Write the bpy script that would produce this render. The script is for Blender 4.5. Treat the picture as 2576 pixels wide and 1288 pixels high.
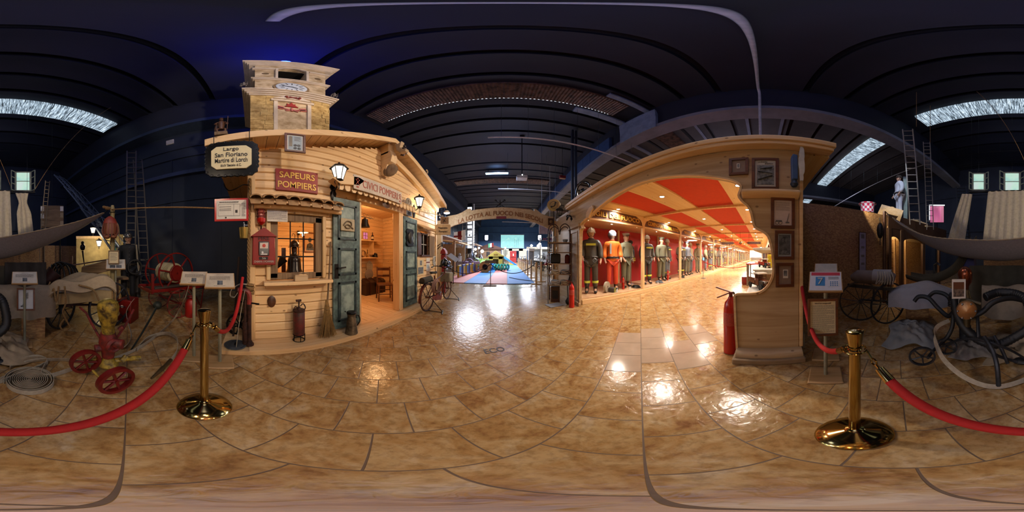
import bpy, random
from math import sin, cos, tan, atan2, atan, pi, radians, sqrt, hypot
from mathutils import Vector, Matrix

random.seed(7)
SC = bpy.context.scene
COL = SC.collection
for _o in list(bpy.data.objects):
    bpy.data.objects.remove(_o)

# ---------------------------------------------------------------- camera
H = 1.28                      # eye height of the 360 degree camera
K = 2*pi/2576
cd = bpy.data.cameras.new('camera')
cd.type = 'PANO'
cd.panorama_type = 'EQUIRECTANGULAR' if hasattr(cd, 'panorama_type') else None
try:
    cd.cycles.panorama_type = 'EQUIRECTANGULAR'
except Exception:
    pass
cd.clip_start = 0.01
cd.clip_end = 200
cam = bpy.data.objects.new('camera', cd)
COL.objects.link(cam)
cam.location = (0, 0, H)
cam.rotation_euler = (pi/2, 0, -13*K)
SC.camera = cam

# ---------------------------------------------------------------- view and light path
SC.view_settings.view_transform = 'Standard'
SC.view_settings.look = 'None'
SC.view_settings.exposure = 0.62
SC.view_settings.gamma = 1.0
SC.view_settings.use_curve_mapping = False
cy = SC.cycles
cy.use_denoising = True
cy.adaptive_threshold = .02
cy.max_bounces = 6
cy.diffuse_bounces = 3
cy.glossy_bounces = 3
cy.transmission_bounces = 4
cy.transparent_max_bounces = 8
cy.sample_clamp_indirect = 4.0
cy.caustics_reflective = False
cy.caustics_refractive = False
cy.blur_glossy = 0.6

world = bpy.data.worlds.new('World')
SC.world = world
world.use_nodes = True
world.node_tree.nodes['Background'].inputs[0].default_value = (0.10, 0.13, 0.25, 1)
world.node_tree.nodes['Background'].inputs[1].default_value = 0.05

def srgb(h):
    h = h.lstrip('#')
    v = [int(h[i:i+2], 16)/255 for i in (0, 2, 4)]
    return tuple(x/12.92 if x <= .04045 else ((x+.055)/1.055)**2.4 for x in v) + (1,)

def lamp(kind, loc, power, color='#ffffff', size=.1, target=None, spot=60, blend=.5, name='lamp'):
    l = bpy.data.lights.new(name, kind)
    l.energy = power
    l.color = srgb(color)[:3]
    if kind == 'AREA':
        l.shape = 'DISK'; l.size = size
    else:
        l.shadow_soft_size = size
    if kind == 'SPOT':
        l.spot_size = radians(spot); l.spot_blend = blend
    o = bpy.data.objects.new(name, l)
    COL.objects.link(o)
    o.location = loc
    if target is not None:
        o.rotation_euler = (Vector(target)-Vector(loc)).to_track_quat('-Z', 'Y').to_euler()
    return o

# stage floods of the hall (warm on the wooden house and tower, cool elsewhere)
lamp('SPOT', (3.9, 4.6, 4.3), 640, '#ffe8cc', .10, (-2.2, 1.9, 1.6), 62, .5, 'house_flood')
lamp('SPOT', (4.3, -1.6, 4.6), 190, '#ffe6c8', .25, (-2.3, .6, 1.4), 52, .6, 'house_fill')
lamp('SPOT', (3.2, 3.2, 3.2), 900, '#ffe8cf', .12, (-2.5, .7, 6.2), 34, .5, 'tower_flood')
lamp('SPOT', (4.2, 2.4, 7.2), 170, '#ffe0b8', .4, (-.3, 1.2, 0), 78, .8, 'aisle_flood')
lamp('POINT', (-2.9, .5, 7.9), 62, '#2030ff', .06, name='blue_lamp')
lamp('SPOT', (3.6, 1.2, 6.8), 110, '#e6e2f0', .4, (-1.5, -3.5, .3), 78, .8, 'exhibit_flood')
lamp('SPOT', (-4.0, 1.5, 6.5), 90, '#d5d8f0', .4, (1.5, -4.5, .8), 80, .8, 'exhibit_flood')
lamp('SPOT', (-2.5, -1.0, 3.8), 300, '#ffeed8', .08, (.6, -7.6, 4.2), 44, .15, 'curtain_flood')
# added unseen fill lamps standing in for bounce in the dark roof bays
for _x, _y, _p in ((0, 0, 60), (0, -8, 45), (0, 10, 120), (10.5, 2, 200), (10.5, -6, 60)):
    lamp('POINT', (_x, _y, 5.8), _p, '#b9c0e8' if _y < 9 else '#b8ccff', .9, name='bay_fill')
for _x, _y, _p in ((-1, 20, 900), (3.5, 27, 900), (-3, 13, 420), (-3.0, 29, 500), (7, 22, 900)):
    lamp('AREA', (_x, _y, 4.6), _p*.8, '#eef2ff', 2.2, (_x, _y, 0), name='far_hall_lamp')

# ---------------------------------------------------------------- picture -> place
def az(px):
    return (px-1275)*K

def P(px, py, X=None, Y=None, z=None, d=None):
    """the point of the place seen at a pixel, on a given plane or at a given ground distance"""
    a = az(px); e = tan((644-py)*pi/1288)
    if X is not None: d = X/sin(a)
    elif Y is not None: d = Y/cos(a)
    elif z is not None: d = (z-H)/e
    return Vector((d*sin(a), d*cos(a), H+d*e))

def face(px):
    return -az(px)

# ---------------------------------------------------------------- materials
MATS = {}
def newmat(name):
    m = bpy.data.materials.new(name); m.use_nodes = True
    t = m.node_tree
    b = t.nodes['Principled BSDF']
    MATS[name] = m
    return m, t, b

def nd(t, typ, ins=None, **kw):
    n = t.nodes.new(typ)
    for k, v in kw.items(): setattr(n, k, v)
    for k, v in (ins or {}).items():
        if hasattr(v, 'links') or isinstance(v, bpy.types.NodeSocket): t.links.new(v, n.inputs[k])
        else: n.inputs[k].default_value = v
    return n

def coords(t, scale=(1, 1, 1), rot=(0, 0, 0), src='Object'):
    tc = nd(t, 'ShaderNodeTexCoord')
    mp = nd(t, 'ShaderNodeMapping', {'Vector': tc.outputs[src], 'Scale': scale, 'Rotation': rot})
    return mp.outputs[0]

def ramp(t, fac, stops):
    r = nd(t, 'ShaderNodeValToRGB', {'Fac': fac})
    e = r.color_ramp.elements
    while len(e) < len(stops): e.new(.5)
    for el, (p, c) in zip(e, stops):
        el.position = p; el.color = srgb(c) if isinstance(c, str) else c
    return r.outputs[0]

def bump(t, b, h, strength=.3, dist=.01):
    n = nd(t, 'ShaderNodeBump', {'Height': h, 'Strength': strength, 'Distance': dist})
    t.links.new(n.outputs[0], b.inputs['Normal'])

def plain(name, c, rough=.6, metal=0, var=.12, scale=6, bmp=.08, c2=None, spec=.5, coat=0):
    if name in MATS: return MATS[name]
    m, t, b = newmat(name)
    v = coords(t)
    n = nd(t, 'ShaderNodeTexNoise', {'Vector': v, 'Scale': scale, 'Detail': 5.0, 'Roughness': .6})
    a = srgb(c)
    lo = srgb(c2) if c2 else tuple(x*(1-var*2) for x in a[:3])+(1,)
    col = ramp(t, n.outputs[0], [(.35, lo), (.62, a)])
    t.links.new(col, b.inputs['Base Color'])
    b.inputs['Roughness'].default_value = rough
    b.inputs['Metallic'].default_value = metal
    b.inputs['Specular IOR Level'].default_value = spec
    if coat: b.inputs['Coat Weight'].default_value = coat
    if bmp: bump(t, b, n.outputs[0], bmp, .01)
    return m

def wood(name, c1, c2, axis=0, knots=True, rough=.5, scale=1.0, dark='#6b3f1c'):
    """planed wood with its grain along one axis"""
    if name in MATS: return MATS[name]
    m, t, b = newmat(name)
    s = [14*scale]*3; s[axis] = .9*scale
    v = coords(t, tuple(s))
    n = nd(t, 'ShaderNodeTexNoise', {'Vector': v, 'Scale': 1.0, 'Detail': 6.0, 'Roughness': .65, 'Distortion': .6})
    col = ramp(t, n.outputs[0], [(.3, c2), (.65, c1)])
    if knots:
        s2 = [7.5*scale]*3; s2[axis] = 5*scale
        vo = nd(t, 'ShaderNodeTexVoronoi', {'Vector': coords(t, tuple(s2)), 'Scale': 1.0, 'Randomness': 1.0})
        k = ramp(t, vo.outputs['Distance'], [(.06, (1, 1, 1, 1)), (.12, (0, 0, 0, 1))])
        mx = t.nodes.new('ShaderNodeMix'); mx.data_type = 'RGBA'
        sel = nd(t, 'ShaderNodeMath', {0: k, 1: .75}, operation='MULTIPLY')
        t.links.new(sel.outputs[0], mx.inputs[0]); t.links.new(col, mx.inputs[6]); mx.inputs[7].default_value = srgb(dark)
        col = mx.outputs[2]
    t.links.new(col, b.inputs['Base Color'])
    b.inputs['Roughness'].default_value = rough
    bump(t, b, n.outputs[0], .15, .006)
    return m

def flat(name, c, rough=.5, metal=0):
    if name in MATS: return MATS[name]
    m, t, b = newmat(name)
    n = nd(t, 'ShaderNodeTexNoise', {'Vector': coords(t), 'Scale': 30.0})
    mx = ramp(t, n.outputs[0], [(.3, tuple(x*.92 for x in srgb(c)[:3])+(1,)), (.7, srgb(c))])
    t.links.new(mx, b.inputs['Base Color'])
    b.inputs['Roughness'].default_value = rough; b.inputs['Metallic'].default_value = metal
    return m

def glow(name, c, power):
    if name in MATS: return MATS[name]
    m, t, b = newmat(name)
    b.inputs['Base Color'].default_value = (0, 0, 0, 1)
    b.inputs['Emission Color'].default_value = srgb(c)
    b.inputs['Emission Strength'].default_value = power
    return m

def glassmat(name, tint='#ffffff', alpha=.12, rough=.03):
    if name in MATS: return MATS[name]
    m, t, b = newmat(name)
    out = t.nodes['Material Output']
    tr = nd(t, 'ShaderNodeBsdfTransparent', {'Color': srgb(tint)})
    gl = nd(t, 'ShaderNodeBsdfGlossy', {'Roughness': rough})
    fr = nd(t, 'ShaderNodeFresnel', {'IOR': 1.3})
    ge = nd(t, 'ShaderNodeNewGeometry')
    inv = nd(t, 'ShaderNodeMath', {0: 1.0, 1: ge.outputs['Backfacing']}, operation='SUBTRACT')
    ff = nd(t, 'ShaderNodeMath', {0: fr.outputs[0], 1: inv.outputs[0]}, operation='MULTIPLY')
    mx = nd(t, 'ShaderNodeMixShader', {0: ff.outputs[0], 1: tr.outputs[0], 2: gl.outputs[0]})
    t.links.new(mx.outputs[0], out.inputs[0])
    return m

# ---------------------------------------------------------------- mesh builder
class M:
    def __init__(s, mx=None):
        s.v = []; s.f = []; s.mx = mx
    def add(s, vs, fs):
        o = len(s.v)
        if s.mx is not None: vs = [s.mx @ Vector(p) for p in vs]
        s.v += [tuple(p) for p in vs]
        s.f += [tuple(i+o for i in f) for f in fs]
        return s
    def bx(s, x0, y0, z0, x1, y1, z1):
        x0, x1 = min(x0, x1), max(x0, x1); y0, y1 = min(y0, y1), max(y0, y1); z0, z1 = min(z0, z1), max(z0, z1)
        return s.add([(x0, y0, z0), (x1, y0, z0), (x1, y1, z0), (x0, y1, z0), (x0, y0, z1), (x1, y0, z1), (x1, y1, z1), (x0, y1, z1)],
                     [(0, 3, 2, 1), (4, 5, 6, 7), (0, 1, 5, 4), (1, 2, 6, 5), (2, 3, 7, 6), (3, 0, 4, 7)])
    def beam(s, a, b, w, h, up=(0, 0, 1)):
        """rectangular bar from a to b"""
        a = Vector(a); b = Vector(b); t = (b-a).normalized(); u = Vector(up)
        if abs(t.dot(u)) > .98: u = Vector((1, 0, 0)) if abs(t.x) < .9 else Vector((0, 1, 0))
        r = t.cross(u).normalized()*(w/2); u = r.cross(t).normalized()*(h/2)
        vs = [p+q for p in (a, b) for q in (-r-u, r-u, r+u, -r+u)]
        return s.add(vs, [(0, 1, 2, 3), (7, 6, 5, 4), (0, 4, 5, 1), (1, 5, 6, 2), (2, 6, 7, 3), (3, 7, 4, 0)])
    def prism(s, pts, a, b, axis='y'):
        """polygon extruded along an axis from a to b; pts are the two other coordinates in xyz order"""
        def q(p, c):
            return {'x': (c, p[0], p[1]), 'y': (p[0], c, p[1]), 'z': (p[0], p[1], c)}[axis]
        n = len(pts)
        return s.add([q(p, a) for p in pts]+[q(p, b) for p in pts],
                     [tuple(range(n)), tuple(range(2*n-1, n-1, -1))]+[(i, i+n, (i+1) % n+n, (i+1) % n) for i in range(n)])
    def sweep(s, pts, prof, up=None, closed=False, scale=None):
        """closed 2-D profile swept along a path"""
        pts = [Vector(p) for p in pts]; n = len(pts); k = len(prof)
        vs = []; pr = None
        for i, p in enumerate(pts):
            if closed: t = pts[(i+1) % n]-pts[i-1]
            else: t = pts[min(i+1, n-1)]-pts[max(i-1, 0)]
            t = t.normalized() if t.length > 1e-9 else Vector((0, 0, 1))
            if up is not None: ref = Vector(up)
            elif pr is None: ref = Vector((0, 0, 1)) if abs(t.z) < .9 else Vector((1, 0, 0))
            else: ref = pr
            r = t.cross(ref)
            if r.length < 1e-5: r = t.cross(Vector((.3, 1, .2)))
            r.normalize(); u = r.cross(t).normalized(); pr = u
            c = scale[i] if isinstance(scale, (list, tuple)) else (scale or 1)
            vs += [p+r*(a*c)+u*(b*c) for a, b in prof]
        fs = []
        m = n if closed else n-1
        for i in range(m):
            for j in range(k):
                a = i*k+j; b = i*k+(j+1) % k; c = ((i+1) % n)*k
                fs.append((a, b, c+(j+1) % k, c+j))
        if not closed: fs += [tuple(range(k-1, -1, -1)), tuple((n-1)*k+j for j in range(k))]
        return s.add(vs, fs)
    def tube(s, pts, r=.01, n=8, closed=False):
        rs = list(r) if isinstance(r, (list, tuple)) else [r]*len(pts)
        return s.sweep(pts, [(cos(2*pi*j/n), sin(2*pi*j/n)) for j in range(n)], closed=closed, scale=rs)
    def band(s, pts, w, t, up=(0, 0, 1), closed=False):
        return s.sweep(pts, [(-t/2, -w/2), (t/2, -w/2), (t/2, w/2), (-t/2, w/2)], up=up, closed=closed)
    def lathe(s, prof, o=(0, 0, 0), n=16, axis=(0, 0, 1), sx=1, sy=1):
        q = Vector((0, 0, 1)).rotation_difference(Vector(axis).normalized())
        o = Vector(o); vs = []; fs = []; k = len(prof)
        for i in range(n):
            a = 2*pi*i/n
            vs += [o+q @ Vector((r*cos(a)*sx, r*sin(a)*sy, z)) for r, z in prof]
        for i in range(n):
            j = (i+1) % n
            for p in range(k-1): fs.append((i*k+p, j*k+p, j*k+p+1, i*k+p+1))
        if prof[0][0] > 1e-6: fs.append(tuple(i*k for i in range(n-1, -1, -1)))
        if prof[-1][0] > 1e-6: fs.append(tuple(i*k+k-1 for i in range(n)))
        return s.add(vs, fs)
    def cyl(s, a, b, r, r2=None, n=12):
        a = Vector(a); b = Vector(b)
        return s.lathe([(r, 0), (r if r2 is None else r2, (b-a).length)], a, n, b-a)
    def ball(s, c, r, n=12, sx=1, sy=1, sz=1, a0=-pi/2, a1=pi/2):
        k = max(5, n//2+1)
        pr = [(max(0, r*cos(a0+(a1-a0)*i/(k-1))), r*sz*sin(a0+(a1-a0)*i/(k-1))) for i in range(k)]
        return s.lathe(pr, c, n, sx=sx, sy=sy)
    def ring(s, c, R, r, axis=(0, 0, 1), n=24, k=8, sq=None):
        q = Vector((0, 0, 1)).rotation_difference(Vector(axis).normalized())
        pts = [Vector(c)+q @ Vector((R*cos(2*pi*i/n), R*sin(2*pi*i/n), 0)) for i in range(n)]
        if sq: return s.sweep(pts, [(-r, -sq), (r, -sq), (r, sq), (-r, sq)], up=axis, closed=True)
        return s.sweep(pts, [(r*cos(2*pi*j/k), r*sin(2*pi*j/k)) for j in range(k)], up=axis, closed=True)
    def grid(s, f, nu, nv, th=.004):
        """a cloth: f(u, v) -> point, given a little thickness"""
        p = [[Vector(f(i/nu, j/nv)) for j in range(nv+1)] for i in range(nu+1)]
        top = []; bot = []
        for i in range(nu+1):
            for j in range(nv+1):
                a = p[min(i+1, nu)][j]-p[max(i-1, 0)][j]; b = p[i][min(j+1, nv)]-p[i][max(j-1, 0)]
                nn = a.cross(b); nn = nn.normalized()*th/2 if nn.length > 1e-9 else Vector((0, 0, th/2))
                top.append(p[i][j]+nn); bot.append(p[i][j]-nn)
        w = nv+1; n = len(top); fs = []
        for i in range(nu):
            for j in range(nv):
                a = i*w+j
                fs.append((a, a+w, a+w+1, a+1)); fs.append((n+a+1, n+a+w+1, n+a+w, n+a))
        for i in range(nu):
            a, b = i*w, i*w+w; fs.append((a+n, b+n, b, a)); a += nv; b += nv; fs.append((a, b, b+n, a+n))
        for j in range(nv):
            fs.append((j, j+1, j+1+n, j+n)); a = nu*w+j; fs.append((a+1, a, a+n, a+1+n))
        return s.add(top+bot, fs)
    def mesh(s, name):
        me = bpy.data.meshes.new(name)
        me.from_pydata(s.v, [], s.f); me.validate(); me.update()
        for p in me.polygons: p.use_smooth = True
        me.set_sharp_from_angle(angle=radians(38))
        return me
    def out(s, name, mat, parent=None, bev=0, loc=None, rz=None):
        me = s.mesh(name); me.materials.append(mat)
        o = bpy.data.objects.new(name, me); COL.objects.link(o)
        if parent is not None: o.parent = parent
        if loc is not None: o.location = loc
        if rz is not None: o.rotation_euler = (0, 0, rz)
        if bev:
            b = o.modifiers.new('bevel', 'BEVEL'); b.width = bev; b.segments = 2; b.limit_method = 'ANGLE'; b.angle_limit = radians(40)
        return o

ORD = ['first', 'second', 'third', 'fourth', 'fifth', 'sixth', 'seventh', 'eighth', 'ninth', 'tenth', 'eleventh', 'twelfth', 'thirteenth', 'fourteenth', 'fifteenth', 'sixteenth', 'seventeenth', 'eighteenth', 'nineteenth', 'twentieth']+['%dth' % i for i in range(21, 40)]
def T(name, label, cat, loc=(0, 0, 0), rz=0, group=None, tilt=0, sc=None):
    o = bpy.data.objects.new(name, None); COL.objects.link(o)
    o.empty_display_size = .1
    o.location = loc; o.rotation_euler = (tilt, 0, rz)
    if sc: o.scale = (sc, sc, sc)
    o['label'] = label; o['category'] = cat
    if group: o['group'] = group
    return o

def tag(o, label, cat, group=None, kind=None):
    if kind: o['kind'] = kind
    if label: o['label'] = label; o['category'] = cat
    if group: o['group'] = group
    return o

def struct(m, name, mat, bev=0, parent=None):
    o = m.out(name, mat, parent, bev)
    if parent is None: o['kind'] = 'structure'
    return o

def dup(root, loc=None, rz=None, label=None, group=None, sc=None):
    def cp(o, par):
        c = o.copy(); COL.objects.link(c)
        if par is not None: c.parent = par
        for ch in o.children: cp(ch, c)
        return c
    r = cp(root, None)
    if loc is not None: r.location = loc
    if rz is not None: r.rotation_euler = (r.rotation_euler[0], 0, rz)
    if label: r['label'] = label
    if group: r['group'] = group
    if sc: r.scale = (sc, sc, sc)
    return r

def text(body, w, h, mat, parent, x=0, z=0, y=0, name='lettering', depth=.004, arc=None, bold=0, space=1.0):
    """raised lettering w wide and h high, centred at x, z and facing -y"""
    cu = bpy.data.curves.new('t', 'FONT'); cu.body = body; cu.align_x = 'CENTER'; cu.offset = bold
    cu.space_character = space; cu.resolution_u = 4
    cu.extrude = .001
    ob = bpy.data.objects.new('t', cu); COL.objects.link(ob)
    bpy.context.view_layer.update()
    me = bpy.data.meshes.new_from_object(ob)
    bpy.data.objects.remove(ob)
    xs = [v.co.x for v in me.vertices]; ys = [v.co.y for v in me.vertices]
    x0, x1, y0, y1 = min(xs), max(xs), min(ys), max(ys)
    for v in me.vertices:
        a = ((v.co.x-x0)/(x1-x0)-.5)*w; b = ((v.co.y-y0)/(y1-y0)-.5)*h
        dz = arc(a) if arc else 0
        v.co = (x+a, y-(depth if v.co.z > 0 else 0), z+b+dz)
    me.name = name; me.materials.clear(); me.materials.append(mat)
    o = bpy.data.objects.new(name, me); COL.objects.link(o); o.parent = parent
    return o

def lines(m, x0, x1, z0, z1, n, y=0, th=.0012, dens=.35):
    """rows of print too small to read"""
    rnd = random.Random(int((x0+z1)*997)+n)
    dz = (z1-z0)/n
    for i in range(n):
        x = x0; zc = z1-dz*(i+.5)
        end = x1-(x1-x0)*(rnd.random()*.35 if i % 5 == 4 else 0)
        while x < end-.004:
            w = min(end-x, (x1-x0)*(.04+.09*rnd.random()))
            m.bx(x, y, zc-dz*dens/2, x+w*.86, y-th, zc+dz*dens/2); x += w
    return m

def wheel(m, c, R, axis=(1, 0, 0), rim=.02, hub=.04, n=10, spoke=.008, w=.02, seg=28):
    """rim, hub and spokes of a wheel in one mesh"""
    ax = Vector(axis).normalized(); c = Vector(c)
    m.ring(c, R-rim/2, rim/2, ax, seg, sq=w)
    m.cyl(c-ax*hub, c+ax*hub, hub*.7)
    q = Vector((0, 0, 1)).rotation_difference(ax)
    for i in range(n):
        a = 2*pi*i/n+.2
        m.cyl(c+q @ Vector((cos(a)*hub*.5, sin(a)*hub*.5, 0)), c+q @ Vector((cos(a)*(R-rim), sin(a)*(R-rim), 0)), spoke, n=6)
    return m

def sag(a, b, s, n=20, s2=None):
    a = Vector(a); b = Vector(b)
    return [a.lerp(b, i/n)-Vector((0, 0, s*4*(i/n)*(1-i/n))) for i in range(n+1)]

def smooth(pts, n=5, closed=False):
    """Catmull-Rom through the points"""
    P_ = [Vector(p) for p in pts]; k = len(P_); r = []
    for i in range(k if closed else k-1):
        if closed: p0, p1, p2, p3 = P_[i-1], P_[i], P_[(i+1) % k], P_[(i+2) % k]
        else: p0, p1, p2, p3 = P_[max(i-1, 0)], P_[i], P_[i+1], P_[min(i+2, k-1)]
        for j in range(n):
            t = j/n
            r.append(.5*((2*p1)+(p2-p0)*t+(2*p0-5*p1+4*p2-p3)*t*t+(3*p1-p0-3*p2+p3)*t*t*t))
    if not closed: r.append(P_[-1])
    return r
# ================================================================ materials of the place
PINE = wood('pine', '#e6c698', '#d3a973', 1)
PINEX = wood('pine_x', '#e6c698', '#d3a973', 0)
PINEZ = wood('pine_z', '#e3c293', '#cfa56e', 2)
PINEPALE = wood('pine_pale', '#bfa682', '#a5875f', 1, dark='#6a4a30')
PINEPALEZ = wood('pine_pale_z', '#d8bb8c', '#bf9760', 2, dark='#6a452a', scale=.8)
OLDWOOD = wood('old_wood', '#8d7252', '#57412c', 2, False, .7)
OLDWOODX = wood('old_wood_x', '#8d7252', '#57412c', 0, False, .7)
DARKWOOD = wood('dark_wood', '#55301a', '#2f190d', 0, False, .4)
FRAMEWOOD = wood('frame_wood', '#6e3b1c', '#43200f', 0, False, .35)
SOFTWOOD = wood('soft_wood', '#b89468', '#94703f', 0, False, .6)
PAPER = flat('paper', '#dcd8cf', .5)
PAPERCREAM = flat('cream_paper', '#cfc09a', .5)
INK = flat('ink', '#2a2422', .6)
INKGREY = flat('grey_ink', '#6a6460', .7)
BRASS = plain('brass', '#ad9358', .12, 1, .06, 3, .0)
STEEL = plain('steel', '#9c9fa3', .3, 1, .08)
IRON = plain('iron', '#201d1c', .45, .7, .2, 12, .1)
BLACK = flat('black', '#0d0d0e', .5)
BLACKGLOSS = flat('gloss_black', '#0b0b0c', .2)
RUST = plain('rust', '#4a2c20', .7, .4, .3, 25, .25, '#241411')
REDPAINT = plain('red_paint', '#741613', .35, 0, .2, 8, .05)
REDWORN = plain('worn_red_paint', '#8a2a24', .55, 0, .1, 14, .2, '#3b211d')
REDGLOSS = plain('gloss_red', '#b31d12', .22, 0, .05, 4, 0)
YELLOWWORN = plain('worn_yellow_paint', '#b79a35', .5, 0, .1, 16, .25, '#3b2a17')
CANVAS = plain('canvas', '#a08d72', .85, 0, .08, 20, .3)
CANVASGREY = plain('grey_canvas', '#8a8078', .85, 0, .08, 20, .3)
ROPE = plain('rope', '#8f6f45', .85, 0, .2, 60, .5)
HOSE = plain('hose_fabric', '#a89c88', .8, 0, .1, 30, .2)
RUBBER = plain('rubber', '#17171a', .55, 0, .2, 20, .1)
GREENPAINT = plain('green_paint', '#5f7673', .5, 0, .1, 9, .2, '#2d3c3c')
LAMPGLASS = glow('lamp_glass', '#fff0dc', 1.5)
WHITE = plain('white_paint', '#c9c5bc', .5)
SKIN = plain('mannequin_skin', '#b98e74', .5, 0, .05)
GOLD = plain('gold', '#d6ab4c', .35, .2, .1)

# ---- floor: slate-effect tiles in a running bond, laid at 45 degrees
def tile_material():
    m, t, b = newmat('slate_tiles')
    a = az(1610)
    tc = nd(t, 'ShaderNodeTexCoord')
    mp = nd(t, 'ShaderNodeMapping', {'Vector': tc.outputs['Object'], 'Rotation': (0, 0, -(pi/2-a)), 'Location': (.045, .012, 0)})
    br = nd(t, 'ShaderNodeTexBrick', {'Vector': mp.outputs[0], 'Color1': (1, 1, 1, 1), 'Color2': (.0, .0, .0, 1), 'Mortar': (.5, .5, .5, 1),
            'Scale': 1.0, 'Mortar Size': .0042, 'Mortar Smooth': .25, 'Bias': 0.0, 'Brick Width': .34, 'Row Height': .34}, offset=.5, squash=1.0)
    # every tile takes its own piece of the cloudy pattern
    off = nd(t, 'ShaderNodeVectorMath', {0: br.outputs['Color'], 1: (7, 5, 3)}, operation='MULTIPLY')
    vv = nd(t, 'ShaderNodeVectorMath', {0: tc.outputs['Object'], 1: off.outputs[0]}, operation='ADD')
    n1 = nd(t, 'ShaderNodeTexNoise', {'Vector': vv.outputs[0], 'Scale': 5.5, 'Detail': 8.0, 'Roughness': .62, 'Distortion': .7})
    n2 = nd(t, 'ShaderNodeTexNoise', {'Vector': vv.outputs[0], 'Scale': 26.0, 'Detail': 6.0, 'Roughness': .6})
    c = ramp(t, n1.outputs[0], [(.30, '#8a6138'), (.45, '#a88250'), (.58, '#b7986a'), (.74, '#bfab8e')])
    sp = ramp(t, n2.outputs[0], [(.36, (.45, .38, .32, 1)), (.55, (1, 1, 1, 1))])
    mul = t.nodes.new('ShaderNodeMix'); mul.data_type = 'RGBA'; mul.blend_type = 'MULTIPLY'
    mul.inputs[0].default_value = .5; t.links.new(c, mul.inputs[6]); t.links.new(sp, mul.inputs[7])
    g = t.nodes.new('ShaderNodeMix'); g.data_type = 'RGBA'
    t.links.new(br.outputs['Fac'], g.inputs[0]); t.links.new(mul.outputs[2], g.inputs[6]); g.inputs[7].default_value = srgb('#66513e')
    t.links.new(g.outputs[2], b.inputs['Base Color'])
    rr = nd(t, 'ShaderNodeMapRange', {'Value': n2.outputs[0], 'To Min': .10, 'To Max': .30})
    rg = nd(t, 'ShaderNodeMath', {0: br.outputs['Fac'], 1: .3}, operation='MULTIPLY')
    ra = nd(t, 'ShaderNodeMath', {0: rr.outputs[0], 1: rg.outputs[0]}, operation='ADD')
    t.links.new(ra.outputs[0], b.inputs['Roughness'])
    b.inputs['Specular IOR Level'].default_value = .55
    n3 = nd(t, 'ShaderNodeTexNoise', {'Vector': vv.outputs[0], 'Scale': 14.0, 'Detail': 3.0, 'Roughness': .5, 'Distortion': 1.2})
    hh = nd(t, 'ShaderNodeMath', {0: br.outputs['Fac'], 1: -1.3}, operation='MULTIPLY')
    h2 = nd(t, 'ShaderNodeMath', {0: n3.outputs[0], 1: hh.outputs[0]}, operation='ADD')
    bump(t, b, h2.outputs[0], .5, .006)
    return m
TILES = tile_material()

XE = 54.0
struct(M().bx(-6.2, -13, -.1, XE+1, 34, 0), 'floor', TILES)

# a patch of paler, smoother replacement tiles and one tile stamped with three letters
_a = az(1610); _u = Vector((sin(_a), cos(_a), 0)); _v = Vector((-cos(_a), sin(_a), 0))
m = M()
for _px, _py in ((1640, 841), (1640, 860), (1645, 885), (1560, 851), (1555, 875), (1548, 905), (1705, 877), (1722, 906), (1733, 836), (1750, 856)):
    p = P(_px, _py, z=0); r = int((p.dot(_v)+.012)//.34); off = 0 if r % 2 else .17
    k = (p.dot(_u)+.045+off)//.34
    c = _u*((k+.5)*.34-off-.045)+_v*((r+.5)*.34-.012)
    m.add([c+_u*a*.166+_v*b*.166+Vector((0, 0, z)) for z in (0, .0015) for a, b in ((-1, -1), (1, -1), (1, 1), (-1, 1))], [(4, 5, 6, 7), (0, 1, 5, 4), (1, 2, 6, 5), (2, 3, 7, 6), (3, 0, 4, 7)])
struct(m, 'floor_pale_tiles', plain('pale_tile', '#b39c86', .14, 0, .06, 4, .15))
t = T('floor_stamp', 'three dark letters stamped on a floor tile in the middle of the aisle', 'lettering', P(1244, 881, z=.002), face(1244)+.35)
q = text('ECO', .25, .12, plain('stamp_brown', '#3e2c20', .5), t, depth=.002, bold=.01); q.rotation_euler = (-pi/2, 0, 0)

# ---- hall shell
WALLBLUE = plain('dark_blue_wall', '#232b3b', .6, 0, .12, 1.5, .05)
WALLFAR = plain('far_blue_wall', '#2c5484', .6, 0, .1, 1.5, .05)
CEILBLUE = plain('dark_blue_ceiling', '#191d2b', .7, 0, .12, .8, .05)
CONCRETE = plain('pale_concrete', '#7d7f88', .8, 0, .12, 1.6, .1)
GREYBAY = plain('grey_bay_concrete', '#4d463f', .8, 0, .1, 1.2, .1)

w = M().bx(-6.1, -13, 0, -5.9, 34, 9.6)
for zz, hh, dd in ((6.3, .06, .05), (5.73, .07, .06), (3.56, .07, .05)):
    w.bx(-5.9, -12.5, zz-hh/2, -5.9+dd, 33.4, zz+hh/2)
for k in range(-12, 34, 2):
    w.bx(-5.9, k+.86, 0, -5.87, k+.92, 5.7)
struct(w, 'wall_left', WALLBLUE)
struct(M().bx(-5.9, -12.4, 4.72, -5.72, 9, 4.9), 'trim_1', plain('blue_rail', '#3a4666', .5))
w = M().bx(-6.1, -12.7, 0, XE+1, -12.5, 9.6)
for zz in (3.2, 6.3): w.bx(-5.9, -12.5, zz, XE, -12.4, zz+.1)
for k in range(-5, 40, 3): w.bx(k, -12.5, 0, k+.06, -12.44, 6.2)
struct(w, 'wall_back', WALLBLUE)
w = M().bx(-6.1, 33.5, 0, XE+1, 33.7, 9.6)
for zz in (4.3, 6.0, 7.3): w.bx(-5.9, 33.4, zz, 30, 33.5, zz+.09)
for k in (-3, 0, 6, 7.6, 9): w.bx(k, 33.42, 0, k+.1, 33.5, 7.3)
struct(w, 'wall_far', WALLFAR)
struct(M().bx(XE+.6, -12.5, 0, XE+.8, 33.5, 9.6), 'wall_right', WALLBLUE)

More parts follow.
